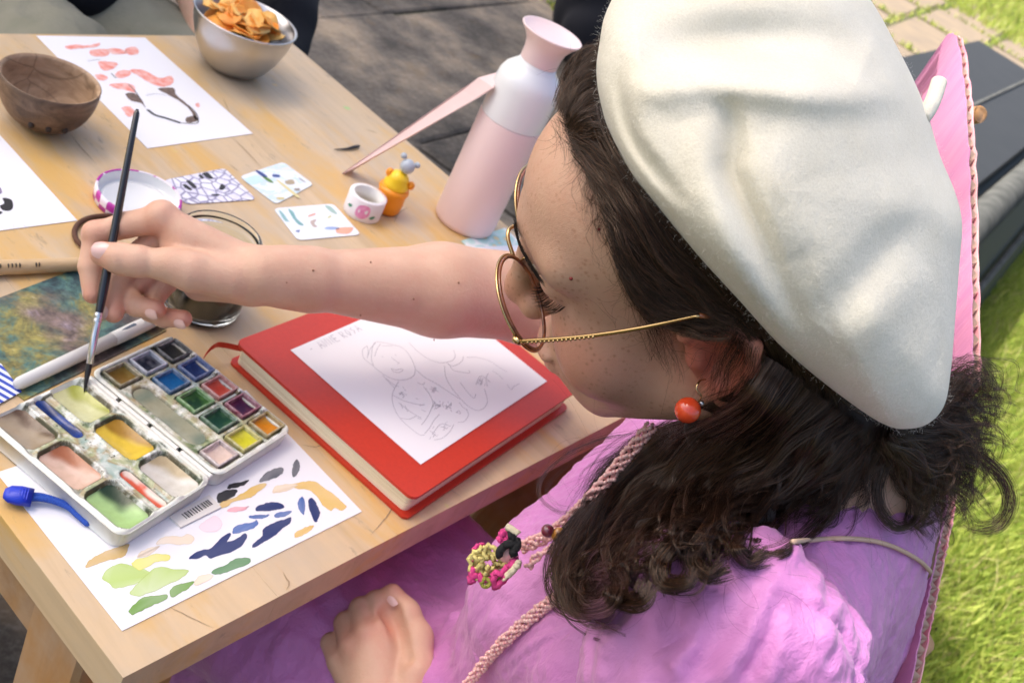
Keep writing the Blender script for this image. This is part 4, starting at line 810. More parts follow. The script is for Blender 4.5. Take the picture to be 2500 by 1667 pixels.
# ================================================================ implicit-surface modelling
class Field:
    def __init__(s): s.p = []; s.xf = (np.eye(3), np.zeros(3), 1.0)
    def frame(s, M, T, sc=1.0): s.xf = (np.asarray(M, float), np.asarray(T, float), sc)
    def W(s, p): M, T, sc = s.xf; return M @ (np.asarray(p, float) * sc) + T
    def rc(s, a, b, r1, r2=None, k=.008, op=1):
        sc = s.xf[2]; s.p.append(('rc', s.W(a), s.W(b), r1 * sc, (r1 if r2 is None else r2) * sc, k * sc, op)); return s
    def el(s, c, r, k=.008, op=1, rot=None):
        M, T, sc = s.xf; R_ = M if rot is None else M @ np.asarray(rot); s.p.append(('el', s.W(c), np.asarray(r, float) * sc, R_, None, k * sc, op)); return s
    def chain(s, pts, rs, k=.006):
        for i in range(len(pts) - 1): s.rc(pts[i], pts[i + 1], rs[i], rs[i + 1], k)
        return s
    @staticmethod
    def _d(q, P):
        if q[0] == 'rc':
            a, b, r1, r2 = q[1:5]; ba = b - a; pa = P - a; h = np.clip(pa @ ba / (ba @ ba + 1e-12), 0, 1)
            return np.sqrt(np.maximum(((pa - h[..., None] * ba) ** 2).sum(-1), 1e-16)) - (r1 + (r2 - r1) * h)
        c, r, R_ = q[1:4]; l = (P - c) @ R_; k0 = np.sqrt(((l / r) ** 2).sum(-1)); k1 = np.sqrt(((l / r ** 2) ** 2).sum(-1)) + 1e-9
        return np.where(k0 < 1e-6, -r.min(), k0 * (k0 - 1) / k1)
    def ev(s, P, prims=None):
        d = None
        for q in (s.p if prims is None else prims):
            e = s._d(q, P); k = q[5]; op = q[6]
            if d is None: d = e; continue
            if op > 0: h = np.maximum(k - np.abs(d - e), 0) / k; d = np.minimum(d, e) - h * h * k * .25
            else: h = np.maximum(k - np.abs(d + e), 0) / k; d = np.maximum(d, -e) + h * h * k * .25
        return d
    def cull(s, c, rad_):
        P = c[None]; ds = [float(s._d(q, P)[0]) for q in s.p]; dm = min(d for d, q in zip(ds, s.p) if q[6] > 0)
        keep = [q for d, q in zip(ds, s.p) if (q[6] > 0 and d <= dm + 2 * rad_ + q[5]) or (q[6] < 0 and d < rad_ + q[5])]
        if keep and keep[0][6] < 0:         # keep order but start with a solid
            i = next(i for i, q in enumerate(keep) if q[6] > 0); keep = [keep[i]] + keep[:i] + keep[i + 1:]
        return keep, dm
    def mesh(s, lo, hi, h, nb=24, clip=None):
        lo = np.asarray(lo, float); hi = np.asarray(hi, float); nbk = np.ceil((hi - lo) / (h * nb)).astype(int); R_ = h * nb * .5 * 1.7321 + 2 * h
        ids = []; ver = []; edges = []; G = nbk * nb + 4
        gid = lambda I: (I[..., 0] + 1) + (I[..., 1] + 1) * G[0] + (I[..., 2] + 1) * G[0] * G[1]
        r_ = np.arange(nb + 1)
        for bi in np.ndindex(*nbk):
            b0 = np.array(bi) * nb; c = lo + (b0 + nb / 2) * h; keep, dm = s.cull(c, R_)
            if dm > R_ + .01: continue
            d0 = float(s.ev(c[None], keep)[0])
            if abs(d0) > R_ * 1.5 + .006: continue
            I = np.stack(np.meshgrid(r_, r_, r_, indexing='ij'), -1); P = lo + (b0 + I) * h; D = s.ev(P.reshape(-1, 3), keep).reshape(nb + 1, nb + 1, nb + 1)
            if clip is not None: D = np.maximum(D, clip(P))
            Sg = D < 0
            if Sg.all() or not Sg.any(): continue
            cs = [Sg[i:nb + i, j:nb + j, k:nb + k] for i in (0, 1) for j in (0, 1) for k in (0, 1)]; cnt = sum(x.astype(np.int8) for x in cs); ac = np.argwhere((cnt > 0) & (cnt < 8))
            if len(ac):
                acc = np.zeros((len(ac), 3)); nn = np.zeros(len(ac))
                for ax in range(3):
                    o1, o2 = [a for a in range(3) if a != ax]
                    for u in (0, 1):
                        for w in (0, 1):
                            A = ac.copy(); A[:, o1] += u; A[:, o2] += w; B = A.copy(); B[:, ax] += 1; da = D[tuple(A.T)]; db = D[tuple(B.T)]; cr = (da < 0) != (db < 0)
                            t = np.where(cr, da / np.where(cr, da - db, 1), 0); q = A.astype(float); q[:, ax] += t; acc += q * cr[:, None]; nn += cr
                ver.append(lo + (b0 + acc / nn[:, None]) * h); ids.append(gid(ac + b0))
            for ax in range(3):             # edges owned by this block
                sl = [slice(0, nb)] * 3; s2 = list(sl); s2[ax] = slice(1, nb + 1); a, b = Sg[tuple(sl)], Sg[tuple(s2)]; e = np.argwhere(a != b)
                if len(e): edges.append((ax, e + b0, a[tuple(e.T)]))
        ids = np.concatenate(ids); V = np.concatenate(ver); so = np.argsort(ids); ids = ids[so]; V = V[so]; Fs = []
        for ax, e, ins in edges:
            o1, o2 = (ax + 1) % 3, (ax + 2) % 3; q = []
            for (u, w) in ((-1, -1), (0, -1), (0, 0), (-1, 0)):
                c = e.copy(); c[:, o1] += u; c[:, o2] += w; q.append(gid(c))
            q = np.stack(q, 1); q = np.where(ins[:, None], q, q[:, ::-1]); j = np.searchsorted(ids, q); j = np.minimum(j, len(ids) - 1); ok = (ids[j] == q).all(1); Fs.append(j[ok])
        return V, np.concatenate(Fs)
def relax(V, Fq, it=2, lam=.5):
    e = np.concatenate([Fq[:, [0, 1]], Fq[:, [1, 2]], Fq[:, [2, 3]], Fq[:, [3, 0]]]); n = len(V); deg = np.bincount(e.ravel(), minlength=n)[:, None]
    for i in range(it):
        for l in (lam, -lam * 1.03):
            S = np.zeros_like(V)
            for ax in range(3): S[:, ax] = np.bincount(e[:, 0], V[e[:, 1], ax], n) + np.bincount(e[:, 1], V[e[:, 0], ax], n)
            V = V + l * (S / np.maximum(deg, 1) - V)
    return V
def vnormals(V, Fq):
    fn = np.cross(V[Fq[:, 2]] - V[Fq[:, 0]], V[Fq[:, 3]] - V[Fq[:, 1]]); Nn = np.zeros_like(V)
    for k in range(4):
        for ax in range(3): Nn[:, ax] += np.bincount(Fq[:, k], fn[:, ax], len(V))
    return Nn / (np.linalg.norm(Nn, axis=1)[:, None] + 1e-12)

# ================================================================ person
HM = np.array([[0.77161946, -0.3756249, -0.51333161], [0.58241136, 0.74167119, 0.33274744], [0.25573504, -0.55572456, 0.79105613]])
HT = np.array([.5435, .1624, 1.0676]); HS = 1.06 / 1000
def HL(x, y, z): return HM @ (np.array([x, y, z], float) * HS) + HT
def tohead(P): return (np.asarray(P) - HT) @ HM / HS
person = empty('person', (.66, -.02, 0), 'woman in a pink puff-sleeved dress bent over the table painting', 'person')
hz = lambda x, y: (150 + .2551 * x, 450 + .2551 * y)
HD = .006
def hp(x, y, d): return px(*hz(x, y), d + HD)
fz = lambda x, y: (700 + .38265 * x, 1200 + .38265 * y)
def lp(x, y, d): return px(*fz(x, y), d)
body = Field()
# --- head (millimetres in the head's own frame: x her right, y forward, z up)
body.frame(HM, HT, HS)
B_ = body
B_.el((0, -6, 40), (67, 88, 80), 20)
B_.el((0, 47, 52), (57, 48, 48), 30)
B_.el((0, 40, -12), (56, 54, 66), 26)
for s_ in (-1, 1):
    B_.rc((s_ * 50, 8, -36), (s_ * 19, 72, -78), 19, 16, 26)
    B_.el((s_ * 37, 66, -24), (25, 22, 26), 22)
B_.el((0, 80, -82), (18, 16, 16), 18)
B_.el((0, 84, -56), (26, 22, 24), 18)
for s_ in (-1, 1): B_.rc((s_ * 9, 91, 44), (s_ * 47, 73, 45), 8, 8, 16)
for s_ in (-1, 1): B_.el((s_ * 33, 100, 25), (15, 13, 12), 14, -1)
for s_ in (-1, 1): B_.el((s_ * 31, 77, 25), (14.5, 13.5, 12.5), 4)
B_.rc((0, 92, 38), (0, 110, -2), 7.5, 8.5, 10); B_.el((0, 112, -10), (10.5, 11, 9.5), 8)
for s_ in (-1, 1): B_.el((s_ * 11.5, 104, -15), (7, 9, 7), 6)
for s_ in (-1, 1): B_.el((s_ * 6, 106, -23), (3.2, 4.5, 4), 3, -1)
B_.el((0, 103, -50), (21, 9, 5.5), 4); B_.el((0, 101.5, -61), (18.5, 9, 6.5), 4)
B_.rc((-21, 103, -55.5), (21, 103, -55.5), 1.2, 1.2, 2.5, -1)
# ear
for s_ in (-1, 1):
    X = s_ * 68
    B_.el((X, -2, 2), (5, 17, 29), 6, 1)
    ring = [(s_ * (66), 10, 8), (s_ * 71, 14, 20), (s_ * 74, 6, 31), (s_ * 77, -8, 31), (s_ * 79, -18, 18), (s_ * 78, -17, 0), (s_ * 74, -9, -16)]
    B_.chain(ring, [3, 3.4, 3.8, 3.8, 3.8, 3.6, 4.5], 4); B_.el((s_ * 71, -2, -23), (5.5, 9, 10), 5); B_.el((s_ * 73, 0, 2), (6.5, 9, 14), 5, -1); B_.el((s_ * 67, 10, 0), (5, 5, 7), 5)
# neck and torso in world metres
body.frame(np.eye(3), np.zeros(3), 1.0)
nb0 = HL(0, -18, -45); nb1 = np.array([.655, .060, .955])
B_.rc(nb0, nb1, .057, .058, .03)
CH = np.array([.650, .055, .800]); LSH = np.array([.492, .010, .925]); RSH = np.array([.815, .090, .945])
B_.rc(nb1 + [-.01, 0, -.01], LSH, .045, .045, .05); B_.rc(nb1 + [.01, 0, -.01], RSH, .045, .045, .05)
B_.el(CH + [0, 0, .02], (.155, .095, .15), .06, rot=rotz(rad(12)))
B_.rc(CH, (.66, .0, .56), .10, .12, .06)
# right arm
ELB = np.array([.745, .362, .838]); WR = np.array([.5235, .457, .836])
B_.rc(RSH, (.80, .25, .885), .046, .044, .02); B_.rc((.80, .25, .885), ELB + [.01, -.01, 0], .044, .040, .02)
fa = WR - ELB
B_.rc(ELB, ELB + fa * .35, .0395, .0385, .012); B_.rc(ELB + fa * .35, ELB + fa * .8, .0385, .0240, .012); B_.el(ELB + fa * .9, (.036, .0215, .0235), .012, rot=np.stack([fa / np.linalg.norm(fa), np.cross((0, 0, 1), fa / np.linalg.norm(fa)), (0, 0, 1)], 1))
def nz(v): v = np.asarray(v, float); return v / np.linalg.norm(v)
wr1 = hp(1900, 860, .804); B_.rc(ELB + fa * .85, wr1, .0225, .0205, .012)
# painting hand
mI, mM, mR, mP = hp(960, 330, .795), hp(1000, 470, .814), hp(1050, 640, .828), hp(1130, 800, .836)
for m_, r_ in ((mI, .0120), (mM, .0125), (mR, .0120), (mP, .0115)): B_.rc(hp(1820, 830 + (0 if m_ is mI else 50), .808), m_, .0170, r_ * .96, .009)
B_.rc(hp(1790, 930, .812), hp(1330, 950, .826), .0165, .0140, .010)
B_.chain([mI, hp(620, 390, .797), hp(330, 480, .797), hp(275, 790, .794), hp(300, 1050, .792)], [.0112, .0098, .0092, .0086, .0074], .0022)
B_.chain([mM, hp(700, 700, .808), hp(520, 930, .805), hp(500, 1230, .796)], [.0110, .0098, .0088, .0076], .0022)
B_.chain([mR, hp(760, 900, .820), hp(600, 1035, .813), hp(720, 1165, .803), hp(905, 1195, .797)], [.0105, .0096, .0088, .0082, .0072], .0022)
B_.chain([mP, hp(900, 1050, .828), hp(850, 1215, .820), hp(980, 1275, .811), hp(1165, 1285, .804)], [.0098, .0088, .0080, .0076, .0068], .0022)
B_.chain([hp(1620, 900, .795), hp(1230, 830, .783), hp(1050, 775, .779), hp(720, 735, .775), hp(570, 715, .773), hp(395, 665, .773)], [.0165, .0145, .0122, .0104, .0106, .0092], .006)
B_.rc(hp(1180, 560, .797), hp(1040, 610, .798), .009, .007, .010)
for p_, r_ in ((hp(325, 470, .795), .0096), (mI + cU * .002, .0124), (hp(525, 925, .803), .0092), (hp(600, 1030, .811), .0092), (hp(735, 737, .7735), .0108)): B_.el(p_, (r_, r_, r_), .004)
# left arm (mostly under the sleeve and out of the picture)
LEL = np.array([.435, -.030, .690]); lw = lp(620, 1560, .80)
B_.rc(LSH, LEL, .044, .038, .02); B_.rc(LEL, lw, .037, .0255, .02)
li, lm_, lr, lpk = lp(600, 880, .834), lp(505, 915, .829), lp(418, 985, .829), lp(338, 1080, .831)
for m_, r_ in ((li, .0116), (lm_, .0114), (lr, .0110), (lpk, .0102)): B_.rc(lp(610, 1440, .814), m_, .0215, r_, .006)
B_.chain([li, lp(572, 712, .853), lp(540, 760, .885), lp(560, 880, .900)], [.0114, .0106, .009, .008], .0018)
B_.chain([lm_, lp(476, 748, .850), lp(440, 800, .883), lp(480, 920, .898)], [.0110, .0100, .009, .008], .0018)
B_.chain([lr, lp(378, 838, .848), lp(345, 890, .880), lp(400, 990, .894)], [.0106, .0096, .0088, .008], .0018)
B_.chain([lpk, lp(285, 965, .846), lp(262, 1010, .872), lp(330, 1080, .886)], [.0098, .0086, .008, .0075], .0018)
B_.chain([lp(720, 1420, .812), lp(825, 1150, .824), lp(830, 930, .838), lp(760, 775, .846), lp(672, 655, .852)], [.019, .0150, .0122, .0108, .0088], .006)
B_.rc(lp(775, 1060, .815), lp(655, 760, .836), .0030, .0085, .005, -1)
V, Fq = body.mesh((.28, -.12, .55), (.90, .62, 1.26), .00165, clip=None)
V = relax(V, Fq, 1, .4)
# skin tint per vertex (lips, cheeks, ears, knuckles and fingertips are redder; ears also hold a painted backlight glow)
q = tohead(V); g = lambda c, r: np.exp(-(((q - np.array(c)) / np.array(r)) ** 2).sum(1))
red = .7 * g((-42, 68, -18), (26, 28, 24)) + .7 * g((42, 72, -22), (26, 26, 24)) + .6 * g((0, 116, -12), (14, 12, 12)) + 1.6 * (g((-74, -3, 4), (16, 26, 34)) + g((74, -3, 4), (16, 26, 34)))
lip = g((0, 109, -55.5), (22, 9, 9))
tips = np.zeros(len(V))
for t_ in (hp(300, 1080, .792), hp(500, 1250, .796), hp(930, 1200, .797), hp(1190, 1290, .804), hp(380, 660, .773), hp(330, 480, .797), mI, li, lm_, lr, lp(672, 655, .852)): tips += .5 * np.exp(-((V - t_) ** 2).sum(1) / .012 ** 2)
face = np.exp(-(((q - np.array((0, 70, -5))) / np.array((75, 75, 90))) ** 4).sum(1))
cols = np.stack([np.clip(red + tips, 0, 1), np.clip(lip, 0, 1), face], 1)
def skin_mat():
    m, nt, b = newmat('skin'); L = nt.links; at = N(nt, 'Attribute', attribute_name='Col'); sp = N(nt, 'SeparateColor'); L.new(at.outputs['Color'], sp.inputs[0]); v = coords(nt)
    n = N(nt, 'TexNoise', i_Scale=38.0, i_Detail=5.0); L.new(v, n.inputs[0])
    c = ramp(nt, n.outputs[0], [(.3, (.62, .38, .26)), (.7, (.67, .425, .30))])
    n9 = N(nt, 'TexNoise', i_Scale=95.0, i_Detail=6.0, i_Roughness=.65); L.new(v, n9.inputs[0]); c = mixc(nt, ramp(nt, n9.outputs[0], [(.42, (0,) * 3), (.66, (.28,) * 3)]), c, (.62, .29, .20))
    fw = N(nt, 'Math', operation='MULTIPLY', i_1=.55); L.new(sp.outputs[2], fw.inputs[0]); c = mixc(nt, fw.outputs[0], c, (.52, .285, .185))
    c = mixc(nt, sp.outputs[0], c, (.66, .20, .13)); c = mixc(nt, sp.outputs[1], c, (.50, .17, .14))
    vo = N(nt, 'TexVoronoi', i_Scale=270.0, i_Randomness=1.0); L.new(v, vo.inputs[0]); vo2 = N(nt, 'TexVoronoi', i_Scale=125.0); L.new(v, vo2.inputs[0])
    n2 = N(nt, 'TexNoise', i_Scale=60.0, i_Detail=2.0); L.new(v, n2.inputs[0])
    f1 = N(nt, 'Math', operation='MULTIPLY'); L.new(ramp(nt, vo.outputs['Distance'], [(.14, (.75,) * 3), (.36, (0,) * 3)]), f1.inputs[0]); L.new(ramp(nt, n2.outputs[0], [(.42, (0,) * 3), (.56, (1,) * 3)]), f1.inputs[1])
    f2 = N(nt, 'Math', operation='MAXIMUM'); L.new(f1.outputs[0], f2.inputs[0]); L.new(ramp(nt, vo2.outputs['Distance'], [(.04, (.45,) * 3), (.11, (0,) * 3)]), f2.inputs[1])
    f3 = N(nt, 'Math', operation='MULTIPLY'); L.new(f2.outputs[0], f3.inputs[0]); L.new(sp.outputs[2], f3.inputs[1])
    c = mixc(nt, f3.outputs[0], c, (.36, .15, .07)); L.new(c, b.inputs['Base Color'])
    b.inputs['Roughness'].default_value = .46; b.inputs['Specular IOR Level'].default_value = .42
    b.inputs['Subsurface Weight'].default_value = .10; b.inputs['Subsurface Radius'].default_value = (.010, .0035, .0018); b.inputs['Subsurface Scale'].default_value = .6
    n3 = N(nt, 'TexVoronoi', i_Scale=1500.0); L.new(v, n3.inputs[0]); n4 = N(nt, 'TexNoise', i_Scale=420.0, i_Detail=4.0); L.new(v, n4.inputs[0])
    bp = N(nt, 'Bump', i_Strength=.45, i_Distance=.0007); L.new(n4.outputs[0], bp.inputs['Height']); bp2 = N(nt, 'Bump', i_Strength=.3, i_Distance=.0004); L.new(n3.outputs[0], bp2.inputs['Height']); L.new(bp.outputs[0], bp2.inputs['Normal']); L.new(bp2.outputs[0], b.inputs['Normal'])
    return m
M_SKIN = skin_mat()
bodyo = mesh('body', V, Fq, M_SKIN, person, True, cols)
# fingernails
M_NAIL = simple('nail', (.78, .50, .44), .22, coat=.4)
def nail(c, dirp, up, w, l, par=person):
    d = nz(dirp); u = nz(np.asarray(up) - d * (np.asarray(up) @ d)); s_ = np.cross(d, u); n = 8; a = np.linspace(-1, 1, n); A, Bq = np.meshgrid(a, a, indexing='ij'); X, Y = A * np.sqrt(1 - Bq ** 2 / 2.6), Bq * np.sqrt(1 - A ** 2 / 2.6)
    P = c + X[..., None] * s_ * w / 2 + Y[..., None] * d * l / 2 + (-(X * w / 2) ** 2 * 70 - (Y * l / 2) ** 2 * 18)[..., None] * u; idx = np.arange(n * n).reshape(n, n); Fn = np.stack([idx[:-1, :-1], idx[1:, :-1], idx[1:, 1:], idx[:-1, 1:]], -1).reshape(-1, 4)
    P = P.reshape(-1, 3); return mesh('fingernail', np.concatenate([P, P - u * .0006]), np.concatenate([Fn[:, ::-1], Fn + n * n]), M_NAIL, par, True)
vw = -cF
nail(hp(425, 652, .773) + vw * .0104 + cU * .001, hp(395, 665, .773) - hp(720, 735, .775), vw + .15 * cU, .0125, .0135)
nail(hp(475, 1235, .796) + (vw * .7 - cR * .45) * .0092, hp(500, 1230, .796) - hp(520, 930, .805), vw * .7 - cR * .6, .0095, .011)
nail(hp(880, 1210, .797) + (vw * .8 - cU * .45) * .0084, hp(905, 1195, .797) - hp(720, 1165, .803), vw * .8 - cU * .5, .009, .0105)
nail(hp(1150, 1305, .804) + (vw * .8 - cU * .45) * .0080, hp(1165, 1285, .804) - hp(980, 1275, .811), vw * .8 - cU * .5, .0085, .010)
nail(lp(688, 678, .852) + (vw * .95 + cU * .2) * .0106, lp(672, 655, .852) - lp(760, 775, .846), vw + .3 * cU, .010, .0115)
nail(hp(290, 1030, .792) + (-cR * .9 + vw * .3) * .0074, hp(300, 1050, .792) - hp(275, 790, .794), -cR + .3 * vw, .009, .0105)

bq_ = proj(V)
for x_, y_, r_ in ((765, 660, .0009), (905, 640, .0007), (1010, 730, .0008), (880, 770, .0007), (1120, 690, .0009), (700, 690, .0006), (1060, 830, .0007)):
    m_ = np.hypot(bq_[:, 0] - x_, bq_[:, 1] - y_) < 8
    if m_.any(): mb = MB(); mb.sphere(px(x_, y_, float(bq_[m_, 2].min()) + .0005), r_, 10, 6); mb.build('mole', simple('brown_mole', (.30, .14, .08), .6), bodyo, True)
# ---- the paintbrush in her hand
bt, bu = pz(205, 958, TZ + .0115), np.array([.484, .592, .900]); dv = bu - bt; Lb = np.linalg.norm(dv); Rm = frame_to(dv)
brush = empty('paintbrush', bt, 'fine black-handled paintbrush with silver ferrule held in the painting hand', 'paintbrush')
mb = MB(); mb.lathe([(0, 0), (.0004, .001), (.0014, .007), (.0022, .015), (.0023, Lb * .105)], 16, Rm, bt); mb.build('bristles', simple('wet_bristle', (.012, .010, .008), .4, bump=.5, bscale=600, stretch=(1, 1, .1)), brush, True)
mb = MB(); mb.lathe([(.0022, Lb * .100), (.0024, Lb * .101), (.0028, Lb * .20), (.0031, Lb * .245), (.0035, Lb * .25), (.0031, Lb * .256), (.0031, Lb * .264), (.0036, Lb * .268), (.0031, Lb * .274), (.0031, Lb * .28)], 24, Rm, bt); mb.build('ferrule', simple('silver_ferrule', (.75, .74, .72), .22, 1.0), brush, True)
mb = MB(); mb.lathe([(.0028, Lb * .279), (.0030, Lb * .285), (.0036, Lb * .36), (.0033, Lb * .5), (.0026, Lb * .8), (.0022, Lb * .985), (.001, Lb), (0, Lb)], 20, Rm, bt); mb.build('handle', simple('black_lacquer', (.008, .009, .011), .18, coat=.6), brush, True)
# ================================================================ dress
dress = Field()
D_ = dress; ex = .009
D_.rc(nb1 + [-.012, -.006, -.022], LSH + [0, 0, -.005], .047 + ex, .046 + ex, .05); D_.rc(nb1 + [.012, -.006, -.022], RSH, .047 + ex, .045 + ex, .05)
D_.el(CH + [0, -.004, .02], (.155 + ex, .098 + ex, .15), .06, rot=rotz(rad(12)))
D_.rc(CH, (.66, .0, .56), .10 + ex, .12 + ex, .06)
D_.el(px(1425, 1500, .745), (.058, .058, .06), .03); D_.el(px(1530, 1630, .675), (.060, .058, .06), .04)
D_.rc(px(1545, 1235, .79), px(1680, 1080, .83), .048, .048, .03)
D_.rc(px(1400, 1500, .78), px(1350, 1700, .84), .075, .09, .05)
# skirt over the lap
D_.rc((.60, -.02, .555), (.545, .42, .545), .100, .082, .05); D_.rc((.69, -.02, .555), (.680, .44, .540), .100, .076, .05)
D_.rc((.545, .42, .545), (.60, .46, .20), .080, .075, .04); D_.rc((.680, .44, .540), (.69, .50, .20), .076, .080, .04); D_.rc((.55, .10, .545), (.72, .10, .545), .085, .085, .06)
# puff sleeves
SLC = px(1745, 1650, .535)
D_.el(SLC, (.068, .060, .078), .030, rot=frame_to(LSH - LEL)); D_.el((.815, .155, .925), (.062, .075, .062), .03)
# neck opening
D_.rc(nb1 + np.array([-.004, .004, .035]), nb1 + np.array([-.02, .03, .14]), .064, .075, .012, -1)
D_.el(px(1585, 1175, .715), (.055, .045, .050), .014, -1)
DV, DF = dress.mesh((.30, -.16, .18), (.92, .66, 1.10), .0027)
DV = relax(DV, DF, 1, .5); Nn = vnormals(DV, DF)
qd = proj(DV)
def seg_dist(Q, poly):                      # distance to a polyline and position along it
    best = np.full(len(Q), 1e9); tt = np.zeros(len(Q)); poly = np.asarray(poly, float)
    for i in range(len(poly) - 1):
        a, b = poly[i], poly[i + 1]; ab = b - a; h = np.clip((Q - a) @ ab / (ab @ ab), 0, 1); d = np.linalg.norm(Q - a - h[:, None] * ab, axis=1); m_ = d < best; best = np.where(m_, d, best); tt = np.where(m_, (i + h) / (len(poly) - 1), tt)
    return best, tt
def fold3(P, a, b, w, amp, sharp=1.0):      # fold along a 3-D segment
    a = np.asarray(a, float); b = np.asarray(b, float); ab = b - a; h = np.clip((P - a) @ ab / (ab @ ab), 0, 1); d = np.linalg.norm(P - a - h[:, None] * ab, axis=1)
    return amp * np.exp(-(d / w) ** 2) * np.sin(np.pi * np.clip(h * .94 + .03, 0, 1)) ** .5
ridg = lambda P, s, sd: 1 - np.abs(vnoise(P, s, sd)) * 2
disp = .0016 * vnoise(DV, 20, 1) + .0012 * ridg(DV * np.array([1, 1, .45]), 50, 2) + .0006 * ridg(DV, 130, 3)
up_m = sstep(.66, .74, DV[:, 2])            # bodice / sleeve, not the skirt
# seersucker bubbles on the back and yoke
bub = np.maximum(0, vnoise(DV * np.array([1, 1, .8]), 130, 5)); back = sstep(.07, .02, DV[:, 1] - .12 * (DV[:, 0] - .6)) * up_m
disp += .0016 * bub * back
# vertical pleats over the bust
ch_m = sstep(.06, .12, DV[:, 1]) * sstep(.70, .75, DV[:, 2]); along = DV[:, 0] * 1.0 + .25 * DV[:, 2]
disp += ch_m * .0011 * np.sin(along * 560 + 6.0 * vnoise(DV, 22, 7)) * np.clip(.5 + vnoise(DV, 35, 17), 0, 1)
# skirt: long soft folds
sk = 1 - up_m; disp += sk * (.004 * vnoise(DV * np.array([1.6, .5, 1]), 16, 8) + .002 * ridg(DV * np.array([1.5, .7, 1]), 34, 9))
for a, b, w, amp in (((.50, .28, .64), (.56, .10, .66), .014, .008), ((.56, .26, .65), (.62, .12, .68), .010, .010), ((.60, .24, .66), (.66, .14, .70), .009, .009), ((.52, .22, .65), (.53, .40, .62), .012, -.007)):
    disp += fold3(DV, a, b, w, amp)
# sleeve: gathers radiating from the shoulder seam, crumples
seam = px(1880, 1455, .555); sl = sstep(.098, .07, np.linalg.norm(DV - SLC, axis=1))
ax_ = nz(SLC - seam); rel = DV - seam; e1_ = nz(np.cross(ax_, (0, 0, 1))); e2_ = np.cross(ax_, e1_); ang_ = np.arctan2(rel @ e2_, rel @ e1_)
disp += sl * (.0022 * (1 - 2 * np.abs(np.sin(ang_ * 9 + 1.6 * vnoise(DV, 24, 11)))) * np.exp(-np.linalg.norm(rel, axis=1) / .075) + .0022 * vnoise(DV, 26, 12) + .0012 * np.maximum(0, ridg(np.c_[rel @ ax_ * .45, rel @ e1_, rel @ e2_], 70, 13)) + .0006 * ridg(np.c_[rel @ ax_, rel @ e1_ * .4, rel @ e2_], 110, 14))
for p0, p1_, w, amp in (((1640, 1660), (1700, 1560), .004, .004), ((1600, 1567), (1690, 1565), .003, -.003), ((1760, 1660), (1900, 1480), .006, .006), ((1860, 1667), (1930, 1480), .005, .005), ((1815, 1667), (1905, 1470), .004, -.005), ((1960, 1667), (2010, 1500), .007, .005), ((1475, 1600), (1530, 1530), .006, .004)):
    def sfc(p): m_ = np.hypot(qd[:, 0] - p[0], qd[:, 1] - p[1]) < 18; return px(*p, float(qd[m_, 2].min()) if m_.any() else .52)
    disp += fold3(DV, sfc(p0), sfc(p1_), w, amp)
rl = np.random.default_rng(91)
slm = np.where(sl > .05)[0]; slp = DV[slm]                     # fine gathers running down the puff sleeve
for k in range(46):
    th_ = rl.uniform(0, 6.28); r0_, r1_ = rl.uniform(.006, .03), rl.uniform(.045, .11); dd = nz(ax_ * rl.uniform(.5, 1.1) + .8 * (math.cos(th_) * e1_ + math.sin(th_) * e2_)); a0_ = seam + dd * r0_; b0_ = seam + dd * r1_ + rl.normal(0, .008, 3)
    a0_ = slp[np.argmin(((slp - a0_) ** 2).sum(1))]; b0_ = slp[np.argmin(((slp - b0_) ** 2).sum(1))]; m0_ = slp[np.argmin(((slp - (a0_ + b0_) / 2 - rl.normal(0, .003, 3)) ** 2).sum(1))]
    am_ = rl.choice([-1, 1]) * rl.uniform(.0014, .0030); w_ = rl.uniform(.0024, .0042)
    if np.linalg.norm(m0_ - a0_) > 1e-4 and np.linalg.norm(b0_ - m0_) > 1e-4: disp[slm] += fold3(slp, a0_, m0_, w_, am_) + fold3(slp, m0_, b0_, w_, am_)
bdm = np.where((up_m > .5) & (sl < .3) & (qd[:, 2] < .80))[0]; bdp = DV[bdm]
for k in range(70):                                            # short creases over bodice and back
    a0_ = bdp[rl.integers(0, len(bdp))]; dd = rl.normal(0, 1, 3) * np.array([.5, .5, 1]); b0_ = bdp[np.argmin(((bdp - a0_ - nz(dd) * rl.uniform(.012, .035)) ** 2).sum(1))]
    if np.linalg.norm(b0_ - a0_) > .004: disp[bdm] += fold3(bdp, a0_, b0_, rl.uniform(.0022, .0040), rl.choice([-1, 1]) * rl.uniform(.001, .0022))
# seams: armhole line, bodice seam
for pl_, dep in (([(1700, 1428), (1790, 1440), (1889, 1453), (1990, 1487), (2060, 1540), (2110, 1667)], None), ([(1240, 1640), (1310, 1580), (1400, 1530), (1480, 1480)], None)):
    d_, t_ = seg_dist(qd[:, :2], pl_); disp -= .0022 * np.exp(-(d_ / 7) ** 2) * (qd[:, 2] < .74)
DV2 = DV + Nn * disp[:, None]
tone = .5 + .5 * vnoise(DV, 9, 15) + .25 * vnoise(DV, 40, 16); sk_t = sk * .15  # skirt mixed towards a darker lilac, painting in the shade on the lap
c1, c2, c3 = np.array((.57, .205, .49)), np.array((.61, .25, .52)), np.array((.50, .15, .44))
tn = np.clip(tone, 0, 1)[:, None]; dcol = c1 * (1 - tn) + c2 * tn; dcol = dcol * (1 - sk_t[:, None]) + c3 * sk_t[:, None]
M_DRESS = simple('lilac_cotton', (1, 1, 1), .48, attr='Col', c2=(.86, .82, .9), nscale=26, bump=.55, bscale=210, sheen=.15, spec=.4, dist=.0010, stretch=(1, 1, .5))
nt = M_DRESS.node_tree; bs_ = nt.nodes['Principled BSDF']; nw = N(nt, 'TexNoise', i_Scale=75.0, i_Detail=7.0, i_Roughness=.62, i_Distortion=.5); nt.links.new(coords(nt, (1, 1, .55)), nw.inputs[0])
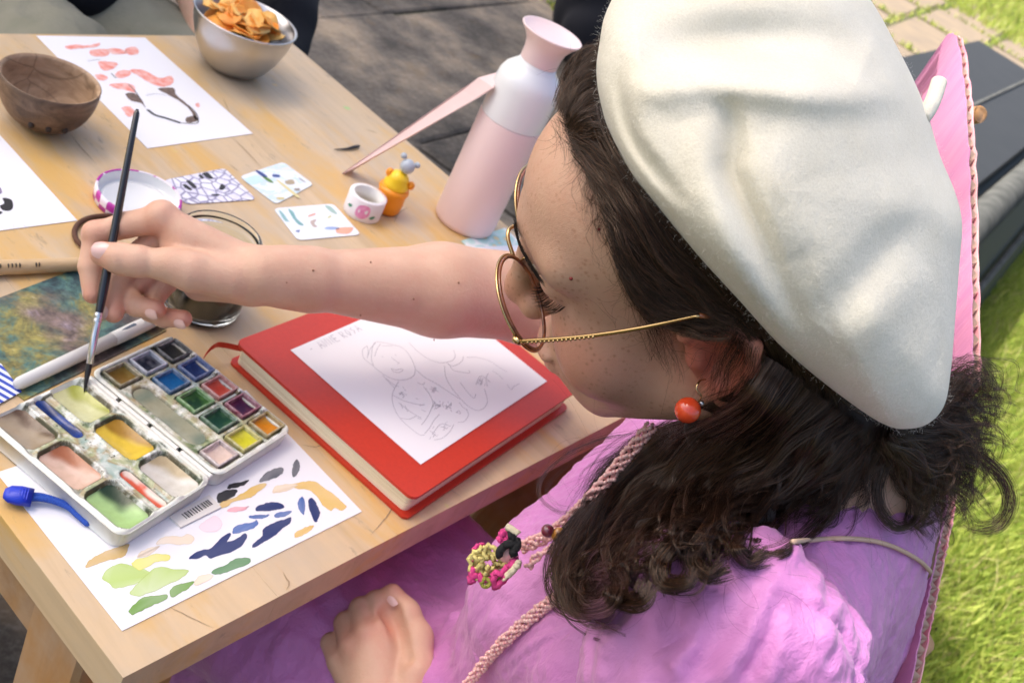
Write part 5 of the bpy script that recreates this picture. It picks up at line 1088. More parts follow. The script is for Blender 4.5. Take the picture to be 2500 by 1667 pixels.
old_ = bs_.inputs['Normal'].links[0].from_socket; bw_ = N(nt, 'Bump', i_Strength=.75, i_Distance=.0035); nt.links.new(nw.outputs[0], bw_.inputs['Height']); nt.links.new(old_, bw_.inputs['Normal']); nt.links.new(bw_.outputs[0], bs_.inputs['Normal'])
dress_o = mesh('dress', DV2, DF, M_DRESS, person, True, dcol)
# cream cord lying over the back of the yoke and a red hem edge on the bodice
dpt = DV2; dq = proj(dpt)
def on_dress(x, y, lift=.0015, r=10):
    m_ = np.hypot(dq[:, 0] - x, dq[:, 1] - y) < r
    return px(x, y, (float(dq[m_, 2].min()) if m_.any() else .62) - lift)
cp = [(1935, 1322), (2000, 1316), (2060, 1314), (2120, 1318), (2170, 1330), (2215, 1350), (2250, 1372), (2272, 1395)]
mb = MB(); mb.tube(smooth_path([on_dress(*p) for p in cp], 50), .0014, 8); mb.build('neck_cord', simple('cream_cord', (.60, .42, .30), .8, bump=.6, bscale=1500), person, True)

# ================================================================ beret
OUT = [(1463, 110), (1456, 175), (1466, 250), (1492, 335), (1540, 425), (1605, 505), (1700, 620), (1800, 728), (1900, 838), (2000, 925), (2100, 1000), (2160, 1036), (2205, 1047), (2262, 1036), (2305, 990), (2322, 900), (2332, 780), (2343, 640), (2349, 545), (2332, 470), (2295, 380), (2268, 290), (2235, 205), (2190, 115), (2125, 0), (2040, -95), (1920, -150), (1780, -165), (1640, -130), (1530, -50), (1480, 30)]
ODP = [.520, .516, .510, .504, .498, .493, .494, .500, .518, .538, .548, .552, .556, .562, .566, .570, .574, .578, .580, .582, .584, .586, .588, .588, .588, .588, .586, .580, .566, .548, .530]
bc = np.array([1890., 455.]); op_ = smooth_path(np.c_[np.array(OUT, float), np.array(ODP)], 400, True)
na, nr = 260, 84
an = np.unwrap(np.arctan2(op_[:, 1] - bc[1], op_[:, 0] - bc[0])); sgn = 1 if an[-1] > an[0] else -1
tq = np.linspace(0, 1, na, endpoint=False); ci = (tq * len(op_)).astype(int); ol = op_[ci]
FOLDS_ = [([(1500, 235), (1620, 215), (1750, 200), (1900, 222), (2050, 236), (2190, 228), (2270, 260)], 46, .0075), ([(1560, 130), (1700, 108), (1850, 100), (2000, 105), (2110, 150)], 70, -.0150),
         ([(1768, 235), (1784, 300), (1790, 370), (1790, 430), (1850, 560), (1905, 700), (1958, 810)], 30, -.0085), ([(1690, 290), (1725, 430), (1800, 640), (1850, 760)], 52, .0045), ([(1850, 330), (1900, 480), (1960, 620)], 60, .0030),
         ([(2010, 800), (2090, 690), (2180, 590), (2290, 520)], 48, -.0045), ([(2080, 880), (2180, 740), (2270, 650)], 55, .0035), ([(1508, 130), (1510, 230), (1535, 330), (1600, 420), (1680, 510)], 22, -.0050), ([(2280, 960), (2300, 860), (2310, 780)], 22, -.0035), ([(2130, 60), (2200, 170), (2250, 300)], 40, .004)]
FOLDS = [(smooth_path(np.c_[np.array(p_, float), np.zeros(len(p_))], 40)[:, :2], s_, a_) for p_, s_, a_ in FOLDS_]
def bsurf(front):
    rr_ = np.sin(np.linspace(0, np.pi / 2, nr)); V_ = []
    for i, r in enumerate(rr_):
        xy = bc + (ol[:, :2] - bc) * r; dm_ = .552; dc = ol[:, 2] * r ** 2 + dm_ * (1 - r ** 2)
        if front:
            h = .092 * (max(0, 1 - r ** 2.4)) ** .56; fd = np.zeros(na)
            for pl_, sg_, am in FOLDS: d_, t_ = seg_dist(xy, pl_); fd += 1.45 * am * np.exp(-(d_ / sg_) ** 2) * np.sin(np.pi * np.clip(t_, 0, 1)) ** .8
            fd *= min(1, (1 - r) * 7); nz3 = np.c_[xy / 90., np.full(na, 3.)]; fd += (.0012 * vnoise(nz3, .7, 21) + .0002 * vnoise(nz3, 2.7, 22)) * min(1, (1 - r) * 8 + .2)
            d = dc - h - fd
        else: d = dc + .040 * (max(0, 1 - r ** 2.5)) ** .6
        V_.append(np.array([px(x, y, dd) for (x, y), dd in zip(xy, d)]))
    return np.array(V_)
Vf, Vb = bsurf(True), bsurf(False)
Vall = np.concatenate([Vf.reshape(-1, 3), Vb[:-1].reshape(-1, 3)]); idx = np.arange(nr * na).reshape(nr, na); ib = np.concatenate([np.arange((nr - 1) * na).reshape(nr - 1, na) + nr * na, idx[-1:]])
def gridf(ix, flip):
    a = ix[:-1]; b = ix[1:]; f_ = np.stack([a, b, np.roll(b, -1, 1), np.roll(a, -1, 1)], -1).reshape(-1, 4); return f_[:, ::-1] if flip else f_
BF = np.concatenate([gridf(idx, sgn > 0), gridf(ib, sgn < 0)])
def felt_mat():
    m, nt, b = newmat('cream_felt'); L = nt.links; v = coords(nt); n = N(nt, 'TexNoise', i_Scale=30.0, i_Detail=4.0); L.new(v, n.inputs[0]); n2 = N(nt, 'TexNoise', i_Scale=900.0, i_Detail=5.0, i_Roughness=.7); L.new(v, n2.inputs[0]); n3 = N(nt, 'TexNoise', i_Scale=260.0, i_Detail=4.0); L.new(v, n3.inputs[0])
    c = ramp(nt, n.outputs[0], [(.3, (.73, .69, .555)), (.7, (.77, .74, .62))]); c = mixc(nt, 1.0, c, ramp(nt, n2.outputs[0], [(.3, (.88, .87, .85)), (.7, (1.04, 1.04, 1.04))]), 'MULTIPLY'); L.new(c, b.inputs['Base Color'])
    b.inputs['Roughness'].default_value = 1.0; b.inputs['Specular IOR Level'].default_value = .15; b.inputs['Sheen Weight'].default_value = .35; b.inputs['Sheen Roughness'].default_value = .5
    bp = N(nt, 'Bump', i_Strength=.55, i_Distance=.0007); L.new(n2.outputs[0], bp.inputs['Height']); b2 = N(nt, 'Bump', i_Strength=.35, i_Distance=.0012); L.new(n3.outputs[0], b2.inputs['Height']); L.new(bp.outputs[0], b2.inputs['Normal']); L.new(b2.outputs[0], b.inputs['Normal']); return m
M_FELT = felt_mat()
beret = empty('beret', px(*bc, .53), 'cream felt beret with soft folds worn on the painting woman', 'hat')
mesh('crown', Vall, BF, M_FELT, beret, True)
st = [px(2250, 292, .578), px(2270, 262, .583), px(2282, 235, .588), px(2291, 205, .592), px(2293, 198, .593)]
mb = MB(); mb.tube(smooth_path(st, 24), [.0044] * 21 + [.0040, .003, .0012], 14); mb.build('stalk', M_FELT, beret, True)
# felt fuzz: very short fibres on the crown
def hair_obj(name, strands, radii, mat, parent, root_tip=(1.0, .35)):
    cu = bpy.data.hair_curves.new(name); n = [len(s_) for s_ in strands]; cu.add_curves(n)
    P = np.concatenate(strands).astype(np.float32); cu.points.foreach_set('position', P.ravel())
    rd_ = np.concatenate([r * np.linspace(root_tip[0], root_tip[1], k) * np.clip(.22 + np.linspace(0, 1, k) * 7, 0, 1) for r, k in zip(np.broadcast_to(radii, (len(n),)), n)]).astype(np.float32)
    at = cu.attributes.get('radius') or cu.attributes.new('radius', 'FLOAT', 'POINT'); at.data.foreach_set('value', rd_)
    cu.materials.append(mat); o = bpy.data.objects.new(name, cu); COL.objects.link(o); o.parent = parent; o.matrix_parent_inverse = parent.matrix_world.inverted(); return o
bn = vnormals(Vall, BF); rf = np.random.default_rng(31); sel = rf.choice(nr * na, 9000, p=None); S_ = []
for i in sel:
    p0 = Vall[i] + rf.normal(0, .0012, 3); d = bn[i] + rf.normal(0, .75, 3); d /= np.linalg.norm(d); l = rf.uniform(.0008, .0024); b_ = rf.normal(0, .4, 3); S_.append(np.array([p0, p0 + d * l * .6, p0 + (d + b_) * l]))
hair_obj('fuzz', S_, .000035, simple('felt_fibre', (.82, .80, .73), .9), beret)
# ================================================================ hair
# depth map of skin and dress, so that locks can lie on them
gx, gy = 12, 12; DMW, DMH = 230, 170; DM = np.full((DMH, DMW), np.nan)
allq = np.concatenate([proj(V), proj(DV2)]); ix = ((allq[:, 0] + 60) / gx).astype(int); iy = ((allq[:, 1] + 60) / gy).astype(int); ok = (ix >= 0) & (ix < DMW) & (iy >= 0) & (iy < DMH)
tmp = np.full(DMH * DMW, 9.0); np.minimum.at(tmp, iy[ok] * DMW + ix[ok], allq[ok, 2]); DM = tmp.reshape(DMH, DMW)
for it in range(60):                        # grow outwards past the silhouette
    e = DM > 8
    if not e.any(): break
    Pm = np.pad(DM, 1, constant_values=9.0); st_ = np.stack([Pm[1 + a:DMH + 1 + a, 1 + b:DMW + 1 + b] for a in (-1, 0, 1) for b in (-1, 0, 1)]); w_ = st_ < 8; av = (st_ * w_).sum(0) / np.maximum(w_.sum(0), 1); DM = np.where(e & (w_.sum(0) > 0), av + .004, DM)
DM = np.minimum(DM, .9)
for it in range(3): Pm = np.pad(DM, 1, mode='edge'); DM = sum(Pm[1 + a:DMH + 1 + a, 1 + b:DMW + 1 + b] for a in (-1, 0, 1) for b in (-1, 0, 1)) / 9
def sdepth(x, y):
    fx = np.clip((np.asarray(x) + 60) / gx - .5, 0, DMW - 2); fy = np.clip((np.asarray(y) + 60) / gy - .5, 0, DMH - 2); i, j = fx.astype(int), fy.astype(int); u, v = fx - i, fy - j
    return DM[j, i] * (1 - u) * (1 - v) + DM[j, i + 1] * u * (1 - v) + DM[j + 1, i] * (1 - u) * v + DM[j + 1, i + 1] * u * v
rh = np.random.default_rng(77)
def px_arr(A): return CAM + A[:, 2:3] * (cF + (A[:, 0:1] - 1250) / FPX * cR - (A[:, 1:2] - 833.5) / FPX * cU)
def to3(path):                              # rows (x, y, lift or -depth) -> points
    A = np.asarray(path, float).copy(); d = np.where(A[:, 2] < 0, -A[:, 2], sdepth(A[:, 0], A[:, 1]) - A[:, 2]); return np.c_[A[:, :2], d]
STR = []; RADS = []
def locks(guides, n, npt=18, spread=(5, 24), curl=(4, 12), turns=(1.0, 2.5), clump=14, rad_=.00013, frizz=1.0, zs=.006, trim=(.6, 1.0), grow=1.2, feather=0.0):
    """strands between neighbouring guides, gathered in small helical clumps (pixel space + depth)"""
    npt = int(npt * 1.35); G = [smooth_path(to3(g), npt) for g in guides]; nc = max(1, n // clump); t = np.linspace(0, 1, npt); mp = .00024
    for c in range(nc):
        k = rh.integers(0, max(1, len(G) - 1)); w = rh.random(); base = G[k] * (1 - w) + G[min(k + 1, len(G) - 1)] * w if len(G) > 1 else G[0].copy()
        T_ = np.gradient(base[:, :2], axis=0); T_ /= np.linalg.norm(T_, axis=1)[:, None] + 1e-9; Nn_ = np.c_[-T_[:, 1], T_[:, 0]]
        ph, cy, am, sg_ = rh.uniform(0, 6.28), rh.uniform(*turns), rh.uniform(*curl), rh.choice([-1, 1]); off = rh.normal(0, spread[1] * .5); R_ = am * (.18 + t ** grow); th_ = sg_ * 6.28 * cy * t ** rh.uniform(.9, 1.3) + ph; drift = rh.normal(0, spread[1] * .6)
        cb = base.copy(); cb[:, :2] += Nn_ * (off + drift * t ** 1.5 + R_ * (np.cos(th_) - math.cos(ph) * (1 - t)))[:, None]; zoff = rh.normal(0, zs); cb[:, 2] += zoff + R_ * np.sin(th_) * mp
        tr_ = rh.uniform(*trim); thick = rh.uniform(.5, 1.4)
        for s_ in range(clump):
            o = rh.normal(0, spread[0] * thick); oz = rh.normal(0, spread[0] * thick * mp); a2 = abs(rh.normal(0, 1.5)) * frizz; c2_, p2 = rh.uniform(1.5, 5), rh.uniform(0, 6.28); wild = rh.random() < .07; A = cb.copy()
            if wild: a2 = a2 * 3 + 6; c2_ *= .5
            A[:, :2] += Nn_ * (o * (1 - .55 * t) + a2 * np.sin(6.28 * c2_ * t + p2) * (.15 + t))[:, None] + T_ * (a2 * .7 * np.cos(6.28 * c2_ * t + p2 + 1) * (.15 + t))[:, None]
            A[:, 2] += oz * (1 - .4 * t) + a2 * mp * .8 * np.sin(6.28 * c2_ * t + p2 * 1.7) - (abs(a2) * mp * t if wild else 0)
            A[:, 2] = np.where(A[:, 0] < 2290, np.minimum(A[:, 2], sdepth(A[:, 0], A[:, 1]) - .0012), A[:, 2]); m_ = max(5, int(npt * min(1, tr_ * rh.uniform(.88, 1.08)))); s0_ = int(npt * feather * rh.random() ** 1.5); STR.append(px_arr(A[s0_:max(m_, s0_ + 5)])); RADS.append(rad_ * rh.uniform(.55, 1.25) * (.6 if wild else 1))
bandA = [[(1362, 262, .004), (1385, 200, .010), (1420, 140, .012), (1470, 110, .010), (1540, 90, .0)], [(1385, 300, .002), (1405, 260, .008), (1440, 215, .012), (1500, 200, .010), (1570, 210, .0)], [(1405, 345, .001), (1430, 330, .007), (1470, 330, .010), (1530, 360, .008), (1600, 400, .0)]]
locks(bandA, 2400, 16, (4, 18), (3, 8), (1.5, 4), 9, .00010, 1.6, .003, (.7, 1), 1.2, .30)
bandB = [[(1400, 325, .0), (1445, 370, .006), (1500, 440, .010), (1580, 540, .010), (1660, 640, .004)], [(1450, 415, .0), (1490, 480, .006), (1535, 560, .011), (1610, 650, .012), (1720, 720, .006)],
         [(1490, 500, .0), (1520, 570, .006), (1565, 650, .011), (1640, 720, .012), (1760, 770, .006)], [(1515, 590, .0), (1540, 655, .005), (1585, 720, .010), (1660, 765, .012), (1780, 790, .008)], [(1535, 665, .0), (1565, 730, .004), (1610, 780, .007), (1680, 800, .011), (1790, 815, .010)]]
locks(bandB, 8000, 18, (5, 22), (4, 11), (1.2, 3.2), 12, .00012, 1.3, .0035, (.8, 1), 1.2, .30)
locks([[(1540, 440, .006), (1590, 520, .012), (1660, 620, .014), (1750, 710, .012), (1860, 810, .008)], [(1500, 420, .006), (1560, 540, .012), (1640, 660, .015), (1740, 740, .014), (1850, 830, .01)]], 3000, 18, (6, 26), (4, 11), (1.2, 3), 14, .00012, 1.1, .004, (.8, 1))
locks([[(1470, 200, .004), (1500, 320, .010), (1560, 430, .012), (1640, 530, .012), (1740, 650, .010), (1850, 770, .010)], [(1480, 190, .002), (1530, 330, .006), (1600, 430, .008), (1690, 530, .008), (1790, 650, .008), (1890, 780, .008)]], 3200, 20, (6, 22), (3, 8), (1.2, 3), 14, .00012, 1.0, .003, (.85, 1))
locks([[(1392, 322, .0), (1440, 345, .005), (1500, 390, .009), (1580, 470, .008)], [(1405, 350, .0), (1455, 385, .005), (1515, 445, .009), (1600, 530, .008)], [(1375, 290, .001), (1420, 300, .006), (1480, 330, .009), (1560, 400, .006)]], 1500, 16, (5, 18), (3, 8), (1.2, 3), 10, .00011, 1.4, .003, (.8, 1), 1.2, .2)
hl_ = smooth_path(np.array([(1372, 275, 0), (1395, 325, 0), (1440, 410, 0), (1482, 500, 0), (1510, 590, 0), (1532, 665, 0), (1565, 735, 0), (1610, 790, 0)], float), 200)
for i in range(900):                        # baby hairs feather the hairline
    k_ = rh.integers(0, 199); x0, y0 = hl_[k_, :2] + rh.normal(0, 7, 2) + np.array([-1, .35]) * abs(rh.normal(0, 9)); tg = hl_[min(k_ + 1, 199), :2] - hl_[max(k_ - 1, 0), :2]; a = math.atan2(tg[1], tg[0]) - rh.uniform(.1, .8); cv = rh.normal(0, .10); L_ = rh.uniform(5, 11); P_ = [(x0, y0)]
    for j in range(11): a += cv; P_.append((P_[-1][0] + L_ * math.cos(a), P_[-1][1] + L_ * math.sin(a)))
    A = np.array(P_); STR.append(px_arr(np.c_[A, sdepth(A[:, 0], A[:, 1]) - np.linspace(.0003, rh.uniform(.002, .006), len(A))])); RADS.append(.00007)
# behind the ear, then the long mass on the shoulder
massC = [[(1890, 880, .016), (1820, 985, .022), (1720, 1040, .022), (1600, 1090, .030), (1490, 1190, .045), (1410, 1310, .060), (1378, 1410, .070), (1420, 1468, .075), (1500, 1440, .075)],
         [(1910, 900, .016), (1840, 1000, .024), (1740, 1070, .028), (1630, 1160, .038), (1535, 1270, .050), (1460, 1370, .065), (1440, 1440, .070), (1490, 1450, .072)],
         [(1950, 930, .018), (1870, 1020, .026), (1770, 1110, .030), (1670, 1210, .034), (1590, 1310, .036), (1530, 1400, .035), (1510, 1440, .035)],
         [(2000, 970, .018), (1910, 1060, .026), (1820, 1140, .030), (1730, 1230, .030), (1660, 1320, .026), (1610, 1390, .020)],
         [(2060, 1010, .018), (1980, 1080, .026), (1890, 1160, .028), (1800, 1240, .024), (1720, 1320, .018), (1670, 1380, .012)],
         [(2120, 1035, .018), (2050, 1095, .024), (1970, 1160, .022), (1890, 1230, .016), (1820, 1290, .010), (1770, 1340, .008)]]
locks(massC, 13000, 26, (6, 38), (14, 44), (1.4, 3.2), 16, .00013, 1.3, .009, (.55, 1.0), 1.0)
locks([massC[0], massC[1]], 3600, 28, (6, 28), (14, 38), (1.4, 2.8), 18, .00013, 1.0, .010, (.8, 1.0), 1.0)
for ring_ in ([(1600, 1190, .05), (1510, 1290, .065), (1430, 1370, .075), (1385, 1430, .080), (1410, 1480, .080), (1475, 1475, .080), (1500, 1425, .080), (1460, 1395, .080)], [(1640, 1210, .045), (1560, 1320, .055), (1500, 1400, .060), (1500, 1455, .062), (1560, 1465, .062), (1590, 1420, .062)],
              [(1720, 1210, .035), (1660, 1300, .035), (1610, 1370, .034), (1620, 1425, .034), (1680, 1425, .034), (1700, 1385, .034)], [(1560, 1180, .05), (1450, 1260, .07), (1385, 1340, .08), (1372, 1400, .085), (1410, 1420, .085), (1440, 1390, .085)], [(1800, 1220, .028), (1740, 1300, .024), (1700, 1360, .022), (1730, 1400, .022), (1780, 1380, .022)], [(1900, 1190, .024), (1840, 1270, .02), (1800, 1330, .018), (1830, 1370, .018), (1880, 1350, .018)]):
    locks([ring_], 420, 28, (6, 16), (4, 10), (.6, 1.4), 20, .00013, .9, .005, (.88, 1.0))
locks([[(1840, 770, .010), (1880, 830, .014), (1910, 900, .018), (1900, 980, .022)], [(1870, 780, .010), (1930, 860, .014), (1960, 930, .018), (1940, 1010, .024)], [(1930, 850, .010), (2010, 930, .016), (2050, 990, .020), (2030, 1050, .024)], [(2040, 940, .010), (2120, 1000, .016), (2180, 1030, .020), (2180, 1080, .024)]], 2600, 14, (6, 26), (4, 10), (.8, 2), 14, .00012, 1.2, .005, (.8, 1))
# upper edge by the nape and the loose locks on the back
locks([[(2080, 1020, .02), (2060, 1100, .02), (2010, 1180, .012), (1940, 1250, .008), (1870, 1300, .006)], [(2160, 1040, .02), (2150, 1110, .016), (2110, 1160, .010), (2080, 1210, .006), (2030, 1260, .005)]], 1500, 18, (6, 46), (8, 24), (1.2, 3), 10, .00011, 1.8, .006, (.4, 1))
locks([[(2190, 1040, .022), (2160, 1120, .022), (2140, 1190, .016), (2150, 1250, .014), (2190, 1290, .014), (2235, 1270, .014), (2245, 1225, .014)]], 190, 24, (5, 14), (3, 8), (.6, 1.2), 16, .00010, 1.0, .003, (.85, 1))
locks([[(2120, 1040, .02), (2090, 1140, .016), (2040, 1230, .012), (1990, 1290, .012), (1930, 1335, .012), (1870, 1350, .012), (1830, 1325, .012)]], 150, 24, (5, 14), (3, 8), (.6, 1.2), 15, .00009, 1.0, .003, (.85, 1))
# frizz behind the head on the right
locks([[(2200, 1030, -.60), (2280, 985, -.62), (2350, 950, -.63), (2410, 965, -.64), (2440, 1020, -.65)], [(2190, 1050, -.60), (2280, 1060, -.62), (2350, 1060, -.63), (2400, 1100, -.64), (2420, 1160, -.65)], [(2180, 1060, -.60), (2250, 1110, -.62), (2310, 1150, -.63), (2340, 1210, -.64), (2340, 1270, -.65)], [(2160, 1060, -.605), (2210, 1140, -.62), (2240, 1220, -.635), (2260, 1290, -.645), (2250, 1340, -.65)]], 5200, 18, (7, 42), (12, 28), (1.2, 3.0), 12, .00011, 1.6, .012, (.5, 1), .6)
locks([[(2250, 1020, -.61), (2320, 945, -.62), (2380, 925, -.62), (2420, 955, -.63), (2450, 1000, -.64)]], 600, 16, (8, 40), (12, 26), (1.2, 3), 6, .00009, 2.0, .010, (.4, 1), .6)
locks([[(2290, 1080, -.62), (2380, 1110, -.63), (2440, 1160, -.635), (2462, 1220, -.635), (2440, 1275, -.635), (2385, 1288, -.635), (2345, 1262, -.635)]], 150, 26, (7, 16), (4, 9), (.5, 1.0), 12, .00009, 1.0, .004, (.8, 1))
# curl in front of the chest, wisps at the temple and forehead
locks([[(1560, 1060, .02), (1470, 1075, .05), (1390, 1110, .08), (1330, 1165, .10), (1325, 1215, .11), (1370, 1248, .11), (1430, 1240, .11)]], 30, 24, (4, 12), (3, 7), (.5, 1), 6, .00007, 1.4, .004, (.85, 1))
locks([[(1650, 1040, .015), (1560, 1070, .03), (1480, 1120, .045), (1420, 1190, .06), (1410, 1270, .07)], [(1640, 1060, .02), (1560, 1120, .035), (1500, 1190, .045), (1450, 1290, .06), (1400, 1380, .07)]], 420, 20, (6, 30), (8, 20), (1, 2.5), 7, .00008, 1.8, .008)
locks([[(1545, 700, .003), (1565, 770, .004), (1590, 850, .005), (1600, 875, .006), (1575, 870, .006)], [(1600, 780, .004), (1640, 850, .006), (1660, 920, .008), (1650, 980, .008)]], 50, 16, (6, 20), (4, 9), (1, 2), 3, .00006, 1.6, .002)
locks([[(1790, 800, .010), (1760, 860, .012), (1735, 930, .012), (1700, 1010, .014)], [(1850, 850, .014), (1830, 910, .016), (1790, 960, .016), (1740, 1020, .016)]], 200, 16, (6, 26), (5, 12), (1, 2.5), 4, .00007, 1.8, .003)
locks([[(1440, 400, .0), (1425, 430, .003), (1430, 460, .004), (1455, 480, .004)], [(1500, 560, .0), (1480, 600, .003), (1490, 640, .004), (1520, 660, .004)], [(1390, 310, .0), (1370, 340, .004), (1375, 380, .005), (1400, 400, .004)]], 90, 14, (4, 30), (4, 10), (.8, 2), 3, .00006, 1.5, .001)
nfly = 0
for i in range(420):                        # single flyaway hairs
    x0, y0 = [(rh.uniform(1400, 1560), rh.uniform(150, 560)), (rh.uniform(1500, 1750), rh.uniform(560, 860)), (rh.uniform(1450, 2200), rh.uniform(1020, 1330)), (rh.uniform(1350, 1900), rh.uniform(1250, 1450)), (rh.uniform(2200, 2440), rh.uniform(930, 1250))][rh.integers(0, 5)]
    a = rh.uniform(0, 6.28); cv = rh.normal(0, .35); s_ = rh.uniform(8, 17); P_ = [(x0, y0)]; lift = rh.uniform(.006, .03)
    if x0 < 1760 and y0 < 870: s_ *= .45; lift = .004
    for j in range(15): a += cv * .5 + rh.normal(0, .05); P_.append((P_[-1][0] + s_ * math.cos(a), P_[-1][1] + s_ * math.sin(a)))
    A = np.array(P_); d = np.full(len(A), rh.uniform(.60, .65)) if x0 > 2250 else sdepth(A[:, 0], A[:, 1]) - lift - (.03 if (x0 < 1600 and y0 > 1200) else 0)
    d = np.minimum(d, d[0] + .03); STR.append(px_arr(np.c_[A, d])); RADS.append(.00005)
def hair_mat(name, dark, light):
    m, nt, b = newmat(name); L = nt.links; hi = N(nt, 'HairInfo'); c = ramp(nt, hi.outputs['Random'], [(0., dark), (.70, tuple((a * 3 + b_) / 4 for a, b_ in zip(dark, light))), (1., light)]); L.new(c, b.inputs['Base Color'])
    b.inputs['Roughness'].default_value = .27; b.inputs['Specular IOR Level'].default_value = .7; b.inputs['Specular Tint'].default_value = (1, .82, .68, 1); return m
M_HAIR = hair_mat('dark_brown_hair', (.014, .0063, .0038), (.088, .040, .021))
# dark under-mass so that the locks have body
hm = Field()
for gch, r0, r1, e in ((massC[0], .010, .004, -3), (massC[1], .012, .005, -2), (massC[2], .014, .006, -1), (massC[3], .014, .005, -1), (massC[4], .012, .004, -1), (massC[5], .010, .003, -1)):
    A = to3(gch)[:e]; A[:, 2] += .014; Pg = px_arr(A); n = len(Pg); rr_ = np.linspace(r0, r1, n); hm.chain(list(Pg[1:]), list(rr_[1:]), .010)
for g_ in bandB[1:4]:
    A = to3(g_); A[:, 2] += .012; Pg = px_arr(A)[2:]; hm.chain(list(Pg), [.006, .008, .006], .008)
rimp = np.array([(1500, 150), (1525, 250), (1560, 340), (1625, 425), (1710, 520), (1810, 630), (1905, 735), (1990, 830), (2090, 920), (2180, 970)], float)
hm.chain(list(px_arr(np.c_[rimp, np.minimum(sdepth(rimp[:, 0], rimp[:, 1]), .60) + .006])), [.006] * 6 + [.008, .010, .014, .014], .008)
hm.chain([px(1900, 900, .585), px(2060, 990, .61), px(2190, 1020, .635), px(2270, 1020, .645)], [.020, .022, .020, .010], .02)
hv, hf = hm.mesh((.36, -.05, .84), (.80, .30, 1.26), .003)
hv = relax(hv, hf, 2, .5); hn_ = vnormals(hv, hf); hv = hv + hn_ * (.0025 * vnoise(hv, 60, 41) + .0015 * vnoise(hv, 160, 42))[:, None]
hobj = hair_obj('hair', STR, np.array(RADS), M_HAIR, person, (1.0, .45))
tag(hobj, 'long dark brown wavy hair falling over the shoulder')
um = mesh('hair_underlayer', hv, hf, simple('dark_hair_mass', (.012, .006, .004), .7, bump=.6, bscale=300, stretch=(1, 1, 1)), hobj, True)
# eyebrow and lashes
EB = []; ER = []
for s_ in (-1, 1):
    for i in range(520):
        t = rh.random(); p = np.array([s_ * (10 + 40 * t), 100 - 3 * t - 14 * t * t, 46 + 6 * math.sin(2.6 * t) - 5 * t + rh.normal(0, 2.4 * (1 - .5 * t))])
        d = np.array([s_ * (.8 + .3 * t), -.15 - .5 * t, .45 * (1 - t) - .15 + rh.normal(0, .15)]); d /= np.linalg.norm(d); l = rh.uniform(5, 9)
        p = p + np.array([0, 1.2, 0]); EB.append(np.array([HL(*p), HL(*(p + d * l * .5 + [0, 1.2, 0])), HL(*(p + d * l))])); ER.append(.00013)
M_LASH = simple('brow_hair', (.010, .006, .004), .7, spec=.15)
hair_obj('eyebrow_hairs', EB, np.array(ER), M_LASH, person, (1, .3))
EL = []
for s_ in (-1, 1):
    for i in range(220):
        t = rh.random(); p = np.array([s_ * (18 + 27 * t), 90.2 - 10 * (t - .4) ** 2 * 4 + rh.normal(0, .25), 17.0 - 1.5 * math.sin(3.1 * t)]); d = np.array([s_ * (.55 * (t - .35)), 1, -.35]); d /= np.linalg.norm(d); l = rh.uniform(6, 9.5) * (.7 + .5 * t)
        EL.append(np.array([HL(*p), HL(*(p + d * l * .5 + [0, 0, -1.0])), HL(*(p + d * l + [0, 0, .6]))]))
hair_obj('eyelashes', EL, .00013, M_LASH, person, (1, .2))
# small moles on the temple and forehead
for x_, y_, r_ in ((1508, 604, .0022), (1463, 560, .0009), (1394, 680, .0010), (1430, 305, .0010)):
    mb = MB(); mb.sphere(px(x_, y_, float(sdepth(x_, y_))) + cF * .0004, r_, 12, 8); mb.build('mole', simple('mole', (.22, .02, .018), .5), bodyo, True)
# ================================================================ glasses, earring, necklace
M_GOLD = simple('gold_wire', (.62, .42, .20), .22, 1.0); M_TORT = simple('tortoiseshell', (.10, .025, .012), .2, c2=(.30, .09, .03), nscale=160, coat=.5)
gl = empty('glasses', HL(0, 110, 14), 'gold and tortoiseshell round wire glasses worn by the woman', 'glasses')
m, nt, b = newmat('lens'); b.inputs['Base Color'].default_value = (1, 1, 1, 1); b.inputs['Roughness'].default_value = .0; tr = N(nt, 'BsdfTransparent'); gs = N(nt, 'BsdfGlossy', i_Roughness=.0); fr = N(nt, 'Fresnel', i_IOR=1.45); mx = N(nt, 'MixShader')
nt.links.new(fr.outputs[0], mx.inputs[0]); nt.links.new(tr.outputs[0], mx.inputs[1]); nt.links.new(gs.outputs[0], mx.inputs[2]); nt.links.new(mx.outputs[0], nt.nodes['Material Output'].inputs[0]); M_LENS = m
al = rad(17); th = np.linspace(0, 2 * np.pi, 64, endpoint=False)
def ringpt(c, s_, a, r=1.0, fwd=0.0):
    a = np.asarray(a); ww = 27.5 * r; hh = 25.5 * r; lat = ww * np.cos(a); ver = hh * np.sin(a) * (1 + .06 * np.cos(a) * s_)
    P = np.stack([c[0] + lat, c[1] - np.abs(lat) * .0 + lat * s_ * -.10 + ver * math.sin(al) + fwd, c[2] + ver * math.cos(al)], -1); return np.array([HL(*q) for q in P.reshape(-1, 3)])
LC = {-1: (-35, 103, 12), 1: (34, 102, 17)}
for s_ in (-1, 1):
    mb = MB(); mb.tube(ringpt(LC[s_], s_, th), .0008, 8, closed=True); rim = mb.build('rim', M_GOLD, gl, True)
    mb = MB(); mb.tube(ringpt(LC[s_], s_, th, .955, -.9), .0011, 8, closed=True); mb.build('inner_rim', M_TORT, rim, True)
    P = ringpt(LC[s_], s_, th, .93); mb = MB(); mb.poly(P); mb.build('lens', M_LENS, gl)
i0 = ringpt(LC[-1], -1, [rad(28)])[0]; i1 = ringpt(LC[1], 1, [rad(152)])[0]; mid = (i0 + i1) / 2
